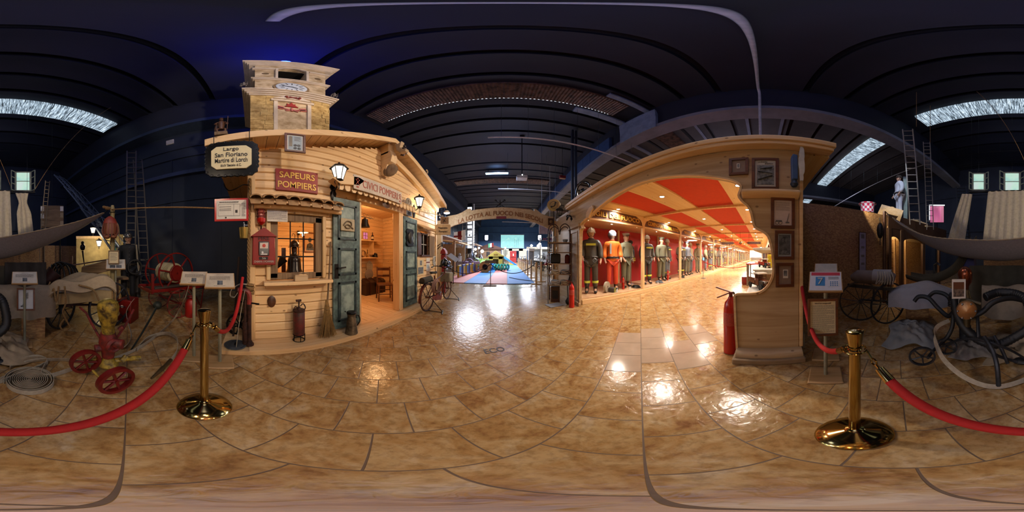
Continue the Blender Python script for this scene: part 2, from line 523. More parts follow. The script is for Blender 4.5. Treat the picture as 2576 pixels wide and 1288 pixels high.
GAPS = sorted(g+10.5*k for g in (-3.7, -2.6, -1.25, 1.3, 2.5, 3.7, 5.8) for k in range(-1, 4))
GAPS = [g for g in GAPS if -12.3 < g < 33.2]
SKYL = [4.7-10.5*2, 4.7-10.5, 4.7, 4.7+10.5, 4.7+21]
def ceiling_profile():
    ys = [-12.5]+GAPS+[33.5]; pr = []
    for a, b in zip(ys, ys[1:]):
        a2, b2 = a+.10, b-.10
        pr += [(a2-.001, 9.32), (a2, 8.93)]
        n = 6
        for i in range(1, n):
            u = i/n; pr.append((a2+(b2-a2)*u, 8.93+.08*sin(pi*u)*min(1, (b-a)/1.6)))
        pr += [(b2, 8.93), (b2+.001, 9.32)]
    return pr
pr = ceiling_profile()
BAYS = [(-5.3, 4.7), (5.35, 15.3), (15.95, 25.9), (26.55, 36.5), (37.15, XE+.6)]
for i, (xa, xb) in enumerate(BAYS):
    m = M()
    n = len(pr)
    m.add([(xa-.3, y, z) for y, z in pr]+[(xb+.3, y, z) for y, z in pr], [(j, j+1, n+j+1, n+j) for j in range(n-1)])
    m.bx(xa-.3, -12.6, 9.33, xb+.3, 33.6, 9.45)
    struct(m, 'ceiling' if i == 0 else 'ceiling_bay_%d' % i, CEILBLUE if i == 0 else GREYBAY)

# lengthwise roof beams
def roof_beam(x0, x1, name, mat, mat2, flange=True):
    o = struct(M().prism([(x0, 9.3), (x0, 8.6), (x0+.12, 8.35), (x0+.12, 7.5), (x1-.12, 7.5), (x1-.12, 8.35), (x1, 8.6), (x1, 9.3)], -12.5, 33.5, 'y'), name, mat)
    struct(M().bx(x0, -12.5, 7.3, x1, 33.5, 7.5), 'bottom_flange', mat2, parent=o)
    return o
roof_beam(-5.95, -5.25, 'beam_left', CEILBLUE, plain('beam_blue', '#2b3a52', .7))
for i, (a, b) in enumerate(((4.7, 5.35), (15.3, 15.95), (25.9, 26.55), (36.5, 37.15))):
    roof_beam(a, b, 'beam_%d' % (i+1), CEILBLUE, CONCRETE)
# the stretch of the right-hand beam and roof left in pale unpainted concrete
PALEBLUE = plain('pale_blue_concrete', '#7f8fa5', .8, 0, .15, 3, .1)
m = M().prism([(4.71, 8.62), (4.80, 8.36), (4.80, 7.32), (4.66, 7.30), (4.66, 8.0), (4.60, 8.66)], 3.6, 5.6, 'y')
struct(m, 'trim_2', PALEBLUE)
m = M()
for k in range(28):
    y = 6.4+k*.95; m.bx(4.64, y, 7.45, 4.83, y+.93, 8.32)
struct(m, 'trim_3', plain('blue_concrete', '#2b456c', .8, 0, .12, 3, .1))
struct(M().bx(2.9, 3.93, 8.80, 4.7, 4.15, 8.9).bx(2.4, 5.3, 8.78, 4.7, 5.62, 8.9), 'trim_4', PALEBLUE)
m = M()
for y in (6.6, 7.6): m.bx(5.4, y, 8.8, 9.5, y+.22, 8.9)
for y in (-.9, .6, 2.9): m.bx(5.4, y, 8.82, 15.3, y+.14, 8.88)
struct(m, 'trim_5', CONCRETE)

# ---- skylights: corrugated sheets let into the roof
def skylight_material(name, c, power, dark):
    m, t, b = newmat(name)
    v = coords(t, (16, 1.1, 1))
    n = nd(t, 'ShaderNodeTexNoise', {'Vector': v, 'Scale': 2.2, 'Detail': 6.0, 'Roughness': .75, 'Distortion': .4})
    e = ramp(t, n.outputs[0], [(.42, (0, 0, 0, 1)), (.5, (.25, .28, .3, 1)), (.62, (1, 1, 1, 1))])
    b.inputs['Base Color'].default_value = srgb(dark)
    s = t.nodes.new('ShaderNodeMix'); s.data_type = 'RGBA'; s.blend_type = 'MULTIPLY'; s.inputs[0].default_value = 1
    t.links.new(e, s.inputs[6]); s.inputs[7].default_value = srgb(c)
    t.links.new(s.outputs[2], b.inputs['Emission Color']); b.inputs['Emission Strength'].default_value = power
    return m
SKYB = skylight_material('daylit_skylight', '#dcefff', .95, '#101418')
SKYD = plain('brown_corrugated', '#6e5244', .45, .2, .3, 5, .2, '#33271f')
def skylight(x0, x1, yc, mat, label, g):
    m = M(); n = int((x1-x0)/.11)
    vs = []; 
    for i in range(n*2+1):
        x = x0+(x1-x0)*i/(n*2); z = 8.80+(.035 if i % 2 else 0)
        vs += [(x, yc-.46, z), (x, yc+.46, z)]
    m.add(vs, [(2*i, 2*i+1, 2*i+3, 2*i+2) for i in range(n*2)])
    m.bx(x0-.04, yc-.5, 8.84, x1+.04, yc+.5, 8.95)
    o = m.out('skylight', mat); o['kind'] = 'structure'
    return o
for i, (xa, xb) in enumerate(BAYS[:3]):
    for yc in SKYL:
        if yc < -12: continue
        br = yc < 0
        skylight((-4.9 if i == 0 else xa+1.1), (3.9 if i == 0 else xb-.1), yc, SKYB if br else SKYD, '', '')
# row of daylight gaps along the edge of the brown skylight
m = M()
for k in range(60): m.bx(-4.6+k*.14, 5.17, 8.83, -4.6+k*.14+.06, 5.19, 8.84)
struct(m, 'trim_6', glow('daylight_gap', '#e8f0ff', 1.2))
# overhead pipe crossing just above the camera and dropping at the beam
m = M().tube(smooth([(-.97, .13, 8.72), (0, .13, 8.72), (3, .13, 8.72), (4.3, .13, 8.7), (4.58, .10, 8.5), (4.62, .09, 8.0), (4.64, .08, 6.5), (4.66, .04, 3.0)], 4), .045, 10)
tag(m.out('downpipe', plain('pipe_white', '#b9bcc4', .5)), 'white pipe crossing the ceiling overhead and dropping beside the beam', 'pipe')
# hanging light rails
def rail(a, b, hz, label, n=7, r=.03, mat=None):
    t = T('hanging_rail', label, 'rail', tuple(a))
    a = Vector(a); b = Vector(b); d = b-a
    M().tube([Vector((0, 0, 0)), d], r, 8).out('bar', mat or WHITE, t)
    for i in range(n):
        p = d*((i+.5)/n); M().cyl(p, p+Vector((0, 0, hz+.16-a.z-p.z)), .006, n=5).out('suspension_wire', STEEL, t)
    return t
rail(P(1227, 346, z=6.0), P(1605, 418, z=6.0), 8.9, 'long white rail hung from the ceiling above the arched gallery roof')
rail(P(1253, 475, z=5.9), P(1440, 488, z=5.9), 8.9, 'white rail hung above the flat arch lettering, nearest of the far rails', 4)
rail(P(1263, 558, Y=24), P(1350, 561, Y=24), 8.9, 'short white rail hung far down the hall before the screen', 3)
rail(P(2098, 520, X=12.5), P(2340, 410, X=5.9), 8.9, 'pale rail hung under the sloping skylight on the shed side', 7)
rail(P(2342, 409, Y=-8.8), P(2600, 380, Y=-8.8), 8.9, 'thin dark rail hung across the back bay above the curtains', 5, .015, IRON)
# ================================================================ wooden house
XW = -2.17                                   # plane of the house front
ROOF = [(-.54, 2.93), (.5, 3.14), (1.16, 3.36), (1.75, 3.60), (2.28, 3.84), (3.2, 3.52), (4.05, 3.22), (4.78, 2.92)]
def roofz(y):
    for (a, za), (b, zb) in zip(ROOF, ROOF[1:]):
        if a <= y <= b: return za+(zb-za)*(y-a)/(b-a)
    return ROOF[0][1] if y < 0 else ROOF[-1][1]
house = T('wooden_house', 'pale pine plank house front with gable roof, blue doors and barred window', 'house', (0, 0, 0))
# planked front wall: every board in its own course, openings left free
OPEN = [(.24, 1.02, .98, 1.84), (1.70, 2.84, .0, 2.24), (3.66, 4.06, 1.30, 1.90)]
def planked(y0, y1, z0, zt, opens, step=.135):
    m = M(); k = 0; z = z0
    while z < 4:
        z2 = z+step-.006
        segs = [(y0, y1)]
        for a, b, c, d in opens:
            if c < z2 and d > z:
                segs = [s for (p, q) in segs for s in ((p, min(q, a)), (max(p, b), q)) if s[1]-s[0] > .01]
        for p, q in segs:
            # follow the roof line
            n = max(1, int((q-p)/.12)); run = None
            for i in range(n):
                a = p+(q-p)*i/n; b = p+(q-p)*(i+1)/n
                top = min(zt(a), zt(b))
                if top > z+.03:
                    t2 = min(z2, top)
                    if run and abs(run[2]-t2) < 1e-6: run[1] = b
                    else:
                        if run: m.prism([(XW-.10, z), (XW+.004, z), (XW+.02, z+.015), (XW+.02, run[2]-.012), (XW+.006, run[2]), (XW-.10, run[2])], run[0], run[1], 'y')
                        run = [a, b, t2]
                elif run:
                    m.prism([(XW-.10, z), (XW+.004, z), (XW+.02, z+.015), (XW+.02, run[2]-.012), (XW+.006, run[2]), (XW-.10, run[2])], run[0], run[1], 'y'); run = None
            if run: m.prism([(XW-.10, z), (XW+.004, z), (XW+.02, z+.015), (XW+.02, run[2]-.012), (XW+.006, run[2]), (XW-.10, run[2])], run[0], run[1], 'y')
        z += step; k += 1
    return m
planked(0, 4.62, .07, lambda y: roofz(y)-.12, OPEN).out('front_wall', PINE, house)
m = M()
for k in range(21):
    z = .07+k*.135
    m.bx(-4.35, -.03, z, XW-.1, .05, z+.129)
m.out('side_wall', PINEX, house)
m = M()
for k in range(21): m.bx(-4.35, 4.52, .07+k*.135, XW-.1, 4.6, .199+k*.135)
m.out('side_wall', PINEX, house)
m = M()
for k in range(24):
    z = .07+k*.135
    segs = [(0, 4.6)] if not (1.72 < z < 2.0) else [(0, 2.58), (2.84, 4.6)]
    for a, b in segs: m.bx(-4.4, a, z, -4.3, b, min(z+.129, 3.2))
m.out('back_wall', PINE, house)
# corner posts and door posts
M().bx(XW-.02, -.045, .07, XW+.05, .06, 2.82).out('corner_post', PINEZ, house, .008)
M().bx(XW-.02, 4.56, .07, XW+.05, 4.66, 2.85).out('corner_post', PINEZ, house, .008)
M().bx(XW-.12, 2.72, .07, XW+.06, 2.86, 2.26).out('door_post', PINEZ, house, .01)
M().bx(XW-.12, 1.66, .07, XW+.04, 1.72, 2.26).out('door_post', PINEZ, house, .01)
M().bx(XW-.12, 1.6, 2.22, XW+.08, 2.95, 2.34).out('door_lintel', PINE, house, .02)
# roof of boards with a curved sweep, fascia, rafters
m = M()
for (a, za), (b, zb) in zip(ROOF, ROOF[1:]):
    n = max(1, round(hypot(b-a, zb-za)/.15))
    for i in range(n):
        u, v = i/n, (i+1)/n
        ya, yb = a+(b-a)*u, a+(b-a)*v-.006; z0, z1 = za+(zb-za)*u, za+(zb-za)*v
        m.prism([(ya, z0-.06), (yb, z1-.06), (yb, z1-.03), (ya, z0-.03)], -4.6, -1.87, 'x')
m.out('roof_soffit', PINEX, house)
m = M().prism([(y, z-.03) for y, z in ROOF]+[(y, z) for y, z in reversed(ROOF)], -4.6, -1.87, 'x')
m.out('roof_deck', PINEX, house)
m = M().prism([(y, z-.11) for y, z in ROOF]+[(y, z+.02) for y, z in reversed(ROOF)], -1.875, -1.845, 'x')
m.out('fascia_board', PINE, house, .006)
M().bx(-4.6, 2.20, 3.44, -1.95, 2.36, 3.72).out('ridge_beam', PINEX, house, .01)
m = M().prism([(-2.15, 3.5), (-2.15, 2.95), (-2.09, 2.90), (-2.03, 2.98), (-1.99, 3.16), (-1.9, 3.2), (-1.87, 3.34), (-1.92, 3.5)], 2.2, 2.36, 'y')
m.out('ridge_bracket', PINEX, house, .008)
M().beam((XW+.06, 2.45, 3.5), (XW+.06, 4.65, 2.75), .1, .15).out('rafter', PINE, house, .01)
# carved oval shield on the bracket
m = M().lathe([(.0, 0), (.12, 0), (.13, .015), (.11, .035), (.05, .045), (0, .03)], (-1.97, 2.28, 3.02), 14, (.5, -.8, 0), sy=1.25)
m.out('carved_shield', OLDWOOD, house)
# deck
deck = M()
for i in range(4):
    deck.bx(-2.17+.082*i+.0, -.02, 0.02, -2.17+.082*i+.078, 4.62, .07)
deck.bx(-1.852, -.36, 0, -1.835, 4.62, .062)
for i in range(9):
    deck.bx(-2.17-.12*i+.2, -.36, .02, -2.17-.12*i+.315, -.022, .055)
deck.out('deck', PINE, house)
m = M()
for i in range(20): m.bx(-4.3, .05+i*.23, .03, XW-.0, .05+i*.23+.224, .07)
m.out('floorboards', PINEX, house)
M().bx(-4.3, 1.05, 2.72, -2.3, 4.5, 2.75).out('inner_ceiling', PINEX, house)

# window: pale casing, old dark frame, bars, sill
wf = M().bx(XW-.02, .20, .96, XW+.05, .26, 1.90).bx(XW-.02, 1.0, .96, XW+.05, 1.06, 1.90).bx(XW-.02, .16, 1.86, XW+.07, 1.10, 1.93)
wf = wf.out('window_casing', PINEPALEZ, house, .01)
M().bx(XW-.06, .26, .98, XW+.02, .36, 1.84).bx(XW-.06, .90, .98, XW+.02, 1.0, 1.84).bx(XW-.06, .26, 1.76, XW+.02, 1.0, 1.86).bx(XW-.06, .26, .96, XW+.02, 1.0, 1.05).out('old_frame', OLDWOOD, wf, .006)
m = M()
for y in (.54, .73): m.tube([(XW-.02, y, 1.05), (XW-.02, y, 1.78)], .009)
for z in (1.27, 1.52): m.tube([(XW-.02, .36, z), (XW-.02, .9, z)], .009)
m.out('bars', IRON, wf)
M().bx(XW, .16, .905, XW+.19, 1.10, .95).bx(XW, .19, .84, XW+.03, 1.07, .905).out('window_sill', PINE, house, .008)
M().prism([(.555, .95), (.74, .95), (.735, 1.03), (.56, 1.035)], XW+.09, XW+.16, 'x').out('sill_block', PINEPALE, house, .006)

# little roof of half-round tiles over the window
tr = M().prism([(XW, 2.02), (XW+.22, 1.95), (XW+.22, 1.98), (XW, 2.06)], .02, 1.24, 'y')
tr.cyl((XW+.12, .04, 1.93), (XW+.12, 1.26, 1.93), .035)
tr = tr.out('tile_roof', PINE, house)
m = M()
for i in range(8):
    y = .06+i*.155
    pts = [(XW+.0, y, 2.10), (XW+.28, y, 1.99)]
    pf = [(.075*cos(a), .05*sin(a)) for a in [pi*j/8 for j in range(9)]]+[(.06*cos(a), .035*sin(a)) for a in [pi-pi*j/8 for j in range(9)]]
    m.sweep(pts, pf, up=(0, 0, 1))
    m.prism([(y-.06, 1.93), (y+.06, 1.93), (y+.075, 2.0), (y-.075, 2.0)], XW+.2, XW+.225, 'x')
m.out('roof_tiles', plain('tile_wood', '#b08a5e', .6, 0, .15, 10, .2), tr)

# board row over the door and the small window
def scallops(y0, y1, z, x, n, name):
    m = M(); w_ = (y1-y0)/n
    for i in range(n):
        a = y0+i*w_
        m.prism([(a, z+.10), (a+.01, z), (a+w_*.3, z-.03), (a+w_*.7, z-.03), (a+w_-.012, z), (a+w_-.01, z+.10)], x, x+.02, 'x')
        m.prism([(x-.2, z+.16), (x+.03, z+.08), (x+.03, z+.095), (x-.2, z+.185)], a, a+w_-.008, 'y')
    return m.out(name, PINE, house)
scallops(1.15, 3.1, 2.30, XW+.2, 17, 'door_canopy')
M().prism([(1.05, 2.42), (1.18, 2.34), (1.5, 2.40), (1.62, 2.52), (1.5, 2.56), (1.2, 2.52)], XW+.1, XW+.26, 'x').out('canopy_bracket', PINE, house, .01)
m = M()
for i in range(10):
    y = 3.5+i*.075; m.prism([(XW, 2.08), (XW+.2, 1.98), (XW+.2, 2.0), (XW, 2.11)], y, y+.066, 'y'); m.prism([(y, 1.98), (y+.033, 1.95), (y+.066, 1.98), (y+.066, 2.0), (y, 2.0)], XW+.19, XW+.205, 'x')
m.out('small_tile_roof', plain('tile_wood', ''), house)
sw = M().bx(XW-.02, 3.66, 1.30, XW+.03, 3.71, 1.9).bx(XW-.02, 4.01, 1.30, XW+.03, 4.06, 1.9).bx(XW-.02, 3.66, 1.86, XW+.03, 4.06, 1.9).bx(XW-.05, 3.62, 1.27, XW+.09, 4.08, 1.31).out('small_window_frame', DARKWOOD, house)
M().bx(XW-.01, 3.85, 1.31, XW+.01, 3.87, 1.86).bx(XW-.01, 3.71, 1.58, XW+.01, 4.01, 1.6).out('glazing_bar', WHITE, sw)
M().bx(XW-.03, 3.71, 1.31, XW-.02, 4.01, 1.86).out('pane', plain('dark_pane', '#140d08', .1), sw)
m = M().bx(XW+.05, 4.08, 1.27, XW+.07, 4.42, 1.86)
for i in range(4): m.bx(XW+.07, 4.08+i*.086, 1.27, XW+.078, 4.16+i*.086, 1.86)
m.out('shutter', OLDWOOD, house)
M().bx(XW+.02, 3.5, 1.27, XW+.05, 3.64, 1.88).out('shutter', DARKWOOD, house)

# ---- the two old blue-green door leaves opened against the wall
def leaf(y0, y1, z0, z1, knob):
    x = XW+.025
    d = M().bx(x, y0, z0, x+.035, y1, z1).out('door', GREENPAINT, house, .004)
    pz = [z0+.13, z0+(z1-z0)*.37, z0+(z1-z0)*.42, z0+(z1-z0)*.62, z0+(z1-z0)*.68, z1-.10]
    m = M()
    for a, b in zip(pz[::2], pz[1::2]):
        m.bx(x+.034, y0+.08, a, x+.05, y0+.11, b).bx(x+.034, y1-.11, a, x+.05, y1-.08, b).bx(x+.034, y0+.08, a, x+.05, y1-.08, a+.03).bx(x+.034, y0+.08, b-.03, x+.05, y1-.08, b)
    m.out('moulding', plain('dark_green_paint', '#33474a', .5, 0, .1, 12, .2, '#1a2325'), d)
    m = M()
    for a, b in zip(pz[::2], pz[1::2]): m.bx(x+.034, y0+.13, a+.05, x+.044, y1-.13, b-.05)
    m.out('door_panel', plain('pale_green_paint', '#8d9f97', .5, 0, .15, 8, .2, '#5a6b68'), d)
    if knob:
        M().cyl((x+.03, y0+.06, z0+1.0), (x+.10, y0+.06, z0+1.0), .012).tube([(x+.09, y0+.06, z0+1.0), (x+.1, y0+.18, z0+1.01)], .011).bx(x+.03, y0+.02, z0+.84, x+.045, y0+.09, z0+1.06).out('door_handle', IRON, d)
    return d
leaf(1.17, 1.67, .10, 2.20, True)
leaf(2.88, 3.44, .10, 2.18, False)

def wall_thing(name, label, cat, px=None, py=None, x=XW+.02, y=None, z=None, group=None):
    """a thing fixed to the house front: local x runs along +Y, front faces +X"""
    if px is not None:
        p = P(px, py, X=x); y, z = p.y, p.z
    return T(name, label, cat, (x, y, z), pi/2, group)

t = wall_thing('carved_plaque', 'pale carved square plaque with a looping snake on the left blue door', 'plaque', 874, 566, XW+.078)
M().bx(-.13, -.02, -.10, .13, 0, .10).out('board', plain('carved_stone', '#b7a686', .7, 0, .1, 20, .4), t, .01)
M().tube(smooth([(-.09, -.03, -.02), (-.03, -.03, .05), (.05, -.03, .04), (.05, -.03, -.03), (-.02, -.03, -.06), (-.06, -.03, -.03), (.0, -.03, 0), (.09, -.03, -.06)], 4), .009).out('snake', plain('carved_brown', '#6a5a42'), t)  # snake in a darker brown than its board
t = wall_thing('iron_plaque', 'dark ornate cast-iron plaque on the right blue door', 'plaque', 1031, 598, XW+.078)
M().prism([(-.1, -.2), (.1, -.2), (.16, -.13), (.12, -.08), (.15, 0), (.12, .08), (.16, .14), (.1, .2), (-.1, .2), (-.16, .14), (-.12, .08), (-.15, 0), (-.12, -.08), (-.16, -.13)], -.02, 0, 'y').out('plate', IRON, t, .006)
M().lathe([(.02, 0), (.09, .0), (.1, .012), (.08, .02), (.0, .03)], (0, -.02, 0), 16, (0, -1, 0), sy=1.4).out('medallion', plain('iron_relief', '#3c3834', .4, .6), t)

# signs on the front
t = wall_thing('shop_sign', 'red board with raised gold letters on the plank gable wall', 'sign', 747, 456)
M().bx(-.30, -.03, -.18, .30, 0, .18).out('board', plain('sign_red', '#8f2115', .5), t, .004)
text('SAPEURS', .50, .105, GOLD, t, 0, .075, -.032, bold=.015)
text('POMPIERS', .54, .105, GOLD, t, 0, -.085, -.032, bold=.015)
t = wall_thing('shop_sign', 'long cream board with pale red letters above the open doorway', 'sign', 957, 479, XW+.24)
M().bx(-.57, -.02, -.13, .57, 0, .13).out('board', plain('sign_cream', '#cdbfae', .6), t, .004)
PINKRED = flat('faded_red', '#b5614c', .6)
text('CIVICI POMPIERI', .84, .14, PINKRED, t, .02, 0, -.022)
for s in (-.5, .51):
    M().tube([(s-.035, -.024, .05), (s+.035, -.024, -.05)], .006, 5).tube([(s+.035, -.024, .05), (s-.035, -.024, -.05)], .006, 5).ball((s, -.022, .06), .014, 8).bx(s-.02, -.026, -.1, s+.02, -.02, -.07).out('emblem', PINKRED, t)
t = wall_thing('oval_plate', 'small dark oval plate on the lintel above the open doorway', 'plate', 971, 516, XW+.16)
M().lathe([(0, 0), (.055, 0), (.06, .008), (.0, .014)], (0, 0, 0), 18, (0, -1, 0), sx=1.7).out('plate', DARKWOOD, t)
t = wall_thing('round_relief', 'round grey carved medallion to the right of the doorway sign', 'medallion', 1027, 511, XW+.1)
M().lathe([(0, 0), (.11, 0), (.125, .015), (.11, .03), (.0, .03)], (0, 0, 0), 20, (0, -1, 0)).out('disc', plain('relief_grey', '#8d8274', .7, 0, .1, 20, .4), t)
M().tube(smooth([(-.05, -.035, -.05), (-.02, -.04, .02), (-.04, -.04, .06), (.02, -.04, .05), (.05, -.04, -.01), (.01, -.04, -.06), (.06, -.035, -.07)], 4), .012).out('relief', plain('relief_pale', '#b5aa98', .7), t)
t = wall_thing('house_number', 'small metal house number plate beside the doorway', 'number plate', 1029, 537, XW+.08)
M().bx(-.11, -.01, -.06, .11, 0, .06).out('plate', STEEL, t, .004)
text('28', .12, .085, BLACK, t, 0, 0, -.012)
M().bx(-.10, -.008, .065, -.02, 0, .085).out('tab', IRON, t)
t = wall_thing('oval_plaque', 'brown oval wooden plaque low on the plank wall below the window', 'plaque', 683, 758)
M().lathe([(0, 0), (.055, 0), (.058, .012), (.045, .022), (.0, .022)], (0, 0, 0), 20, (0, -1, 0), sy=1.45).out('plate', DARKWOOD, t)
t = wall_thing('notice_sheet', 'clear sheet of small print stuck over the top left of the barred window', 'notice', 698, 542, XW+.08)
M().bx(-.135, -.004, -.085, .135, 0, .085).out('sheet', plain('acetate_sheet', '#d3ccbe', .25), t)
lines(M(), -.125, .125, -.06, .07, 11, -.004).out('printed_text', INKGREY, t)

# hanging street sign in black wrought frame
p = P(582, 397, X=-1.80)
t = T('street_sign', 'cream street name sign in a scalloped black wrought frame hung from the roof corner', 'street sign', p, pi/2)
w2, h2 = .225, .185
pts = []
N_ = 56
for i in range(N_):
    a = 2*pi*i/N_; c_, s_ = cos(a), sin(a)
    r = 1/((abs(c_)**5+abs(s_)**5)**.2)
    rr = 1+.022*cos(i*pi)
    pts.append((.305*c_*r*rr, .285*s_*r*rr))
M().prism(pts, -.012, .012, 'y').out('frame', BLACKGLOSS, t, .004)
c_ = .06
M().prism([(-w2+c_, -h2), (w2-c_, -h2), (w2, -h2+c_), (w2, h2-c_), (w2-c_, h2), (-w2+c_, h2), (-w2, h2-c_), (-w2, -h2+c_)], -.03, -.012, 'y').out('plate', flat('sign_ivory', '#d8cda4', .4), t, .004)
for s_, w_, h_, z_ in (('Largo', .17, .075, .12), ('San Floriano', .36, .07, .035), ('Martire di Lorch', .36, .07, -.055), ('III-IV Secolo d.C.', .23, .035, -.135)):
    text(s_, w_, h_, BLACK, t, 0, z_, -.032, bold=.006)
m = M()
for i in range(0, N_, 2):
    x, z = pts[i]; m.ring((x*.93, -.012, z*.93), .014, .004, (0, 1, 0), 8, 5)
m.out('wrought_beads', plain('iron_bead', '#2a2a2c', .35, .5), t)
M().tube([(-.2, 0, .27), (-.2, 0, .42)], .005).out('hanger', IRON, t); M().tube([(.2, 0, .27), (.2, 0, .5)], .005).out('hanger', IRON, t)

# framed picture hung on the fascia
def framed(name, label, cat, loc, rz, w, h, frame=FRAMEWOOD, fw=.03, sheet=PAPER, tilt=0, deco=None, mount=None, group=None):
    t = T(name, label, cat, loc, rz, group, tilt=tilt)
    f = fw
    M().prism([(-w/2, -h/2), (w/2, -h/2), (w/2-f, -h/2+f), (-w/2+f, -h/2+f)], -.022, 0, 'y').prism([(-w/2, h/2), (-w/2+f, h/2-f), (w/2-f, h/2-f), (w/2, h/2)], -.022, 0, 'y').prism([(-w/2, -h/2), (-w/2+f, -h/2+f), (-w/2+f, h/2-f), (-w/2, h/2)], -.022, 0, 'y').prism([(w/2, -h/2), (w/2, h/2), (w/2-f, h/2-f), (w/2-f, -h/2+f)], -.022, 0, 'y').out('frame', frame, t, .003)
    M().bx(-w/2+f*.9, -.008, -h/2+f*.9, w/2-f*.9, -.002, h/2-f*.9).out('mount' if mount else 'sheet', mount or sheet, t)
    if deco: deco(t, w/2-f, h/2-f)
    return t
BLUEPALE = flat('pale_blue_print', '#9fb0bd', .5)
PHOTOGREY = plain('old_photo', '#7f8286', .4, 0, .3, 25, 0, '#3b3f44')
PHOTODARK = plain('dark_photo', '#5d6063', .4, 0, .3, 18, 0, '#1c1f22')
def poster_deco(t, a, b):
    M().bx(-a*.85, -.010, -b*.9, a*.85, -.008, b*.9).out('print', BLUEPALE, t)
    M().bx(-a*.75, -.013, -b*.5, -a*.35, -.010, b*.75).prism([(-a*.8, b*.7), (-a*.3, b*.7), (-a*.55, b*.88)], -.013, -.010, 'y').out('tower_picture', plain('stone_print', '#8b8578'), t)
    m = M()
    for x, z in ((0, -.35), (.45, -.35), (0, -.7), (.5, -.72)): m.lathe([(0, 0), (a*.22, 0), (a*.22, .003), (0, .003)], (a*x, -.010, b*z), 14, (0, -1, 0))
    m.out('round_picture', PHOTODARK, t)
    lines(M(), -a*.1, a*.7, b*.2, b*.8, 6, -.010).out('printed_text', INKGREY, t)
framed('framed_poster', 'wood-framed pale poster with a tower picture hung on the roof fascia', 'poster', P(742, 360, X=-1.83), pi/2-.06, .25, .36, deco=poster_deco, tilt=.0)

# lanterns on wrought brackets
def lantern(t, loc, s=1, lit=True):
    x, y, z = loc
    g = M().lathe([(.055*s, -.13*s), (.105*s, .07*s)], loc, 6).out('glass', LAMPGLASS if lit else glassmat('lantern_pane'), t)
    m = M()
    for i in range(6):
        a = 2*pi*i/6
        m.tube([(x+.057*s*cos(a), y+.057*s*sin(a), z-.13*s), (x+.107*s*cos(a), y+.107*s*sin(a), z+.07*s)], .006*s, 5)
    m.lathe([(.0, -.17*s), (.03*s, -.155*s), (.062*s, -.14*s), (.062*s, -.128*s), (0, -.128*s)], loc, 6)
    m.lathe([(.14*s, .07*s), (.13*s, .085*s), (.09*s, .12*s), (.03*s, .15*s), (.012*s, .19*s), (0, .2*s)], loc, 6)
    m.out('lamp_cap', IRON, t)
def wall_lantern(px, py, mx, my, label, X=-1.93):
    b = P(mx, my, X=XW+.03); p = P(px, py, X=X)
    t = T('bracket_lantern', label, 'lantern', b, 0)
    q = p-b
    m = M().prism([(-.03, -.14), (0, -.18), (.03, -.14), (.05, -.05), (.03, 0), (.055, .06), (.03, .12), (0, .17), (-.03, .12), (-.055, .06), (-.03, 0), (-.05, -.05)], -.01, .015, 'x')
    m.tube(smooth([(0, 0, .02), (q.x*.5, q.y*.5, .0), (q.x, q.y, q.z*.3), (q.x, q.y, q.z-.15)], 4), .012)
    m.tube([(q.x, q.y, q.z-.28), (q.x, q.y, q.z-.15)], .007)
    for sgn in (-1, 1):
        m.tube(smooth([(q.x, q.y, q.z-.2), (q.x, q.y+.05*sgn, q.z-.15), (q.x, q.y+.07*sgn, q.z-.19), (q.x, q.y+.05*sgn, q.z-.2)], 4), .006)
    m.out('bracket', IRON, t)
    lantern(t, tuple(q), 1.0)
    return p
p = wall_lantern(853, 434, 838, 480, 'black six-sided lantern on wrought bracket beside the red letter board')
p = wall_lantern(1055, 507, 1041, 531, 'black six-sided lantern on wrought bracket near the right end of the house', -1.9)
lamp('POINT', (-1.9, 3.3, 2.55), 6, '#ffe2b8', .05)

# hanging wooden sign at the corner with its scrolled arm
t = T('hanging_sign', 'pale wooden hanging shop sign at the right corner of the house', 'sign', P(1115, 578, Y=4.5), face(1115))
M().prism([(-.2, -.16), (.2, -.16), (.22, -.14), (.22, .14), (.19, .17), (-.19, .17), (-.22, .14), (-.22, -.14)], -.012, .012, 'y').out('board', PINEPALE, t, .004)
text('Magazzino', .27, .075, IRON, t, -.01, .05, -.014)
text('Pompieri', .25, .075, IRON, t, .0, -.06, -.014)
s = M().bx(-.08, -.015, .18, .16, .015, .40).out('picture_board', plain('burnt_board', '#7c5f43', .6), t, .01)
M().tube([(.0, -.02, .22), (.07, -.02, .36)], .008, 5).tube([(.07, -.02, .24), (-.02, -.02, .34)], .008, 5).out('crossed_axes', IRON, s)
a = P(1047, 530, X=XW+.05); b = Vector(t.location)+Vector((0, 0, .42))
bt = T('scroll_bracket', 'white wrought scroll arm carrying the hanging wooden sign', 'bracket', a)
q = b-a
m = M().tube([(0, 0, 0), q], .009)
for i in range(6):
    c = q*(.1+.15*i); r = .09-.008*i
    m.tube([c+Vector((0, r*.9*cos(u)*(1-u/9), .02+r*.8*sin(u)*(1-u/9))) for u in [j*.55 for j in range(14)]], .006, 5)
    m.tube([c+Vector((0, r*.7*cos(u)*(1-u/9), -.06-r*.6*sin(u)*(1-u/9))) for u in [j*.6 for j in range(12)]], .005, 5)
m.out('scrollwork', plain('cream_iron', '#b7a98c', .5, .3), bt)
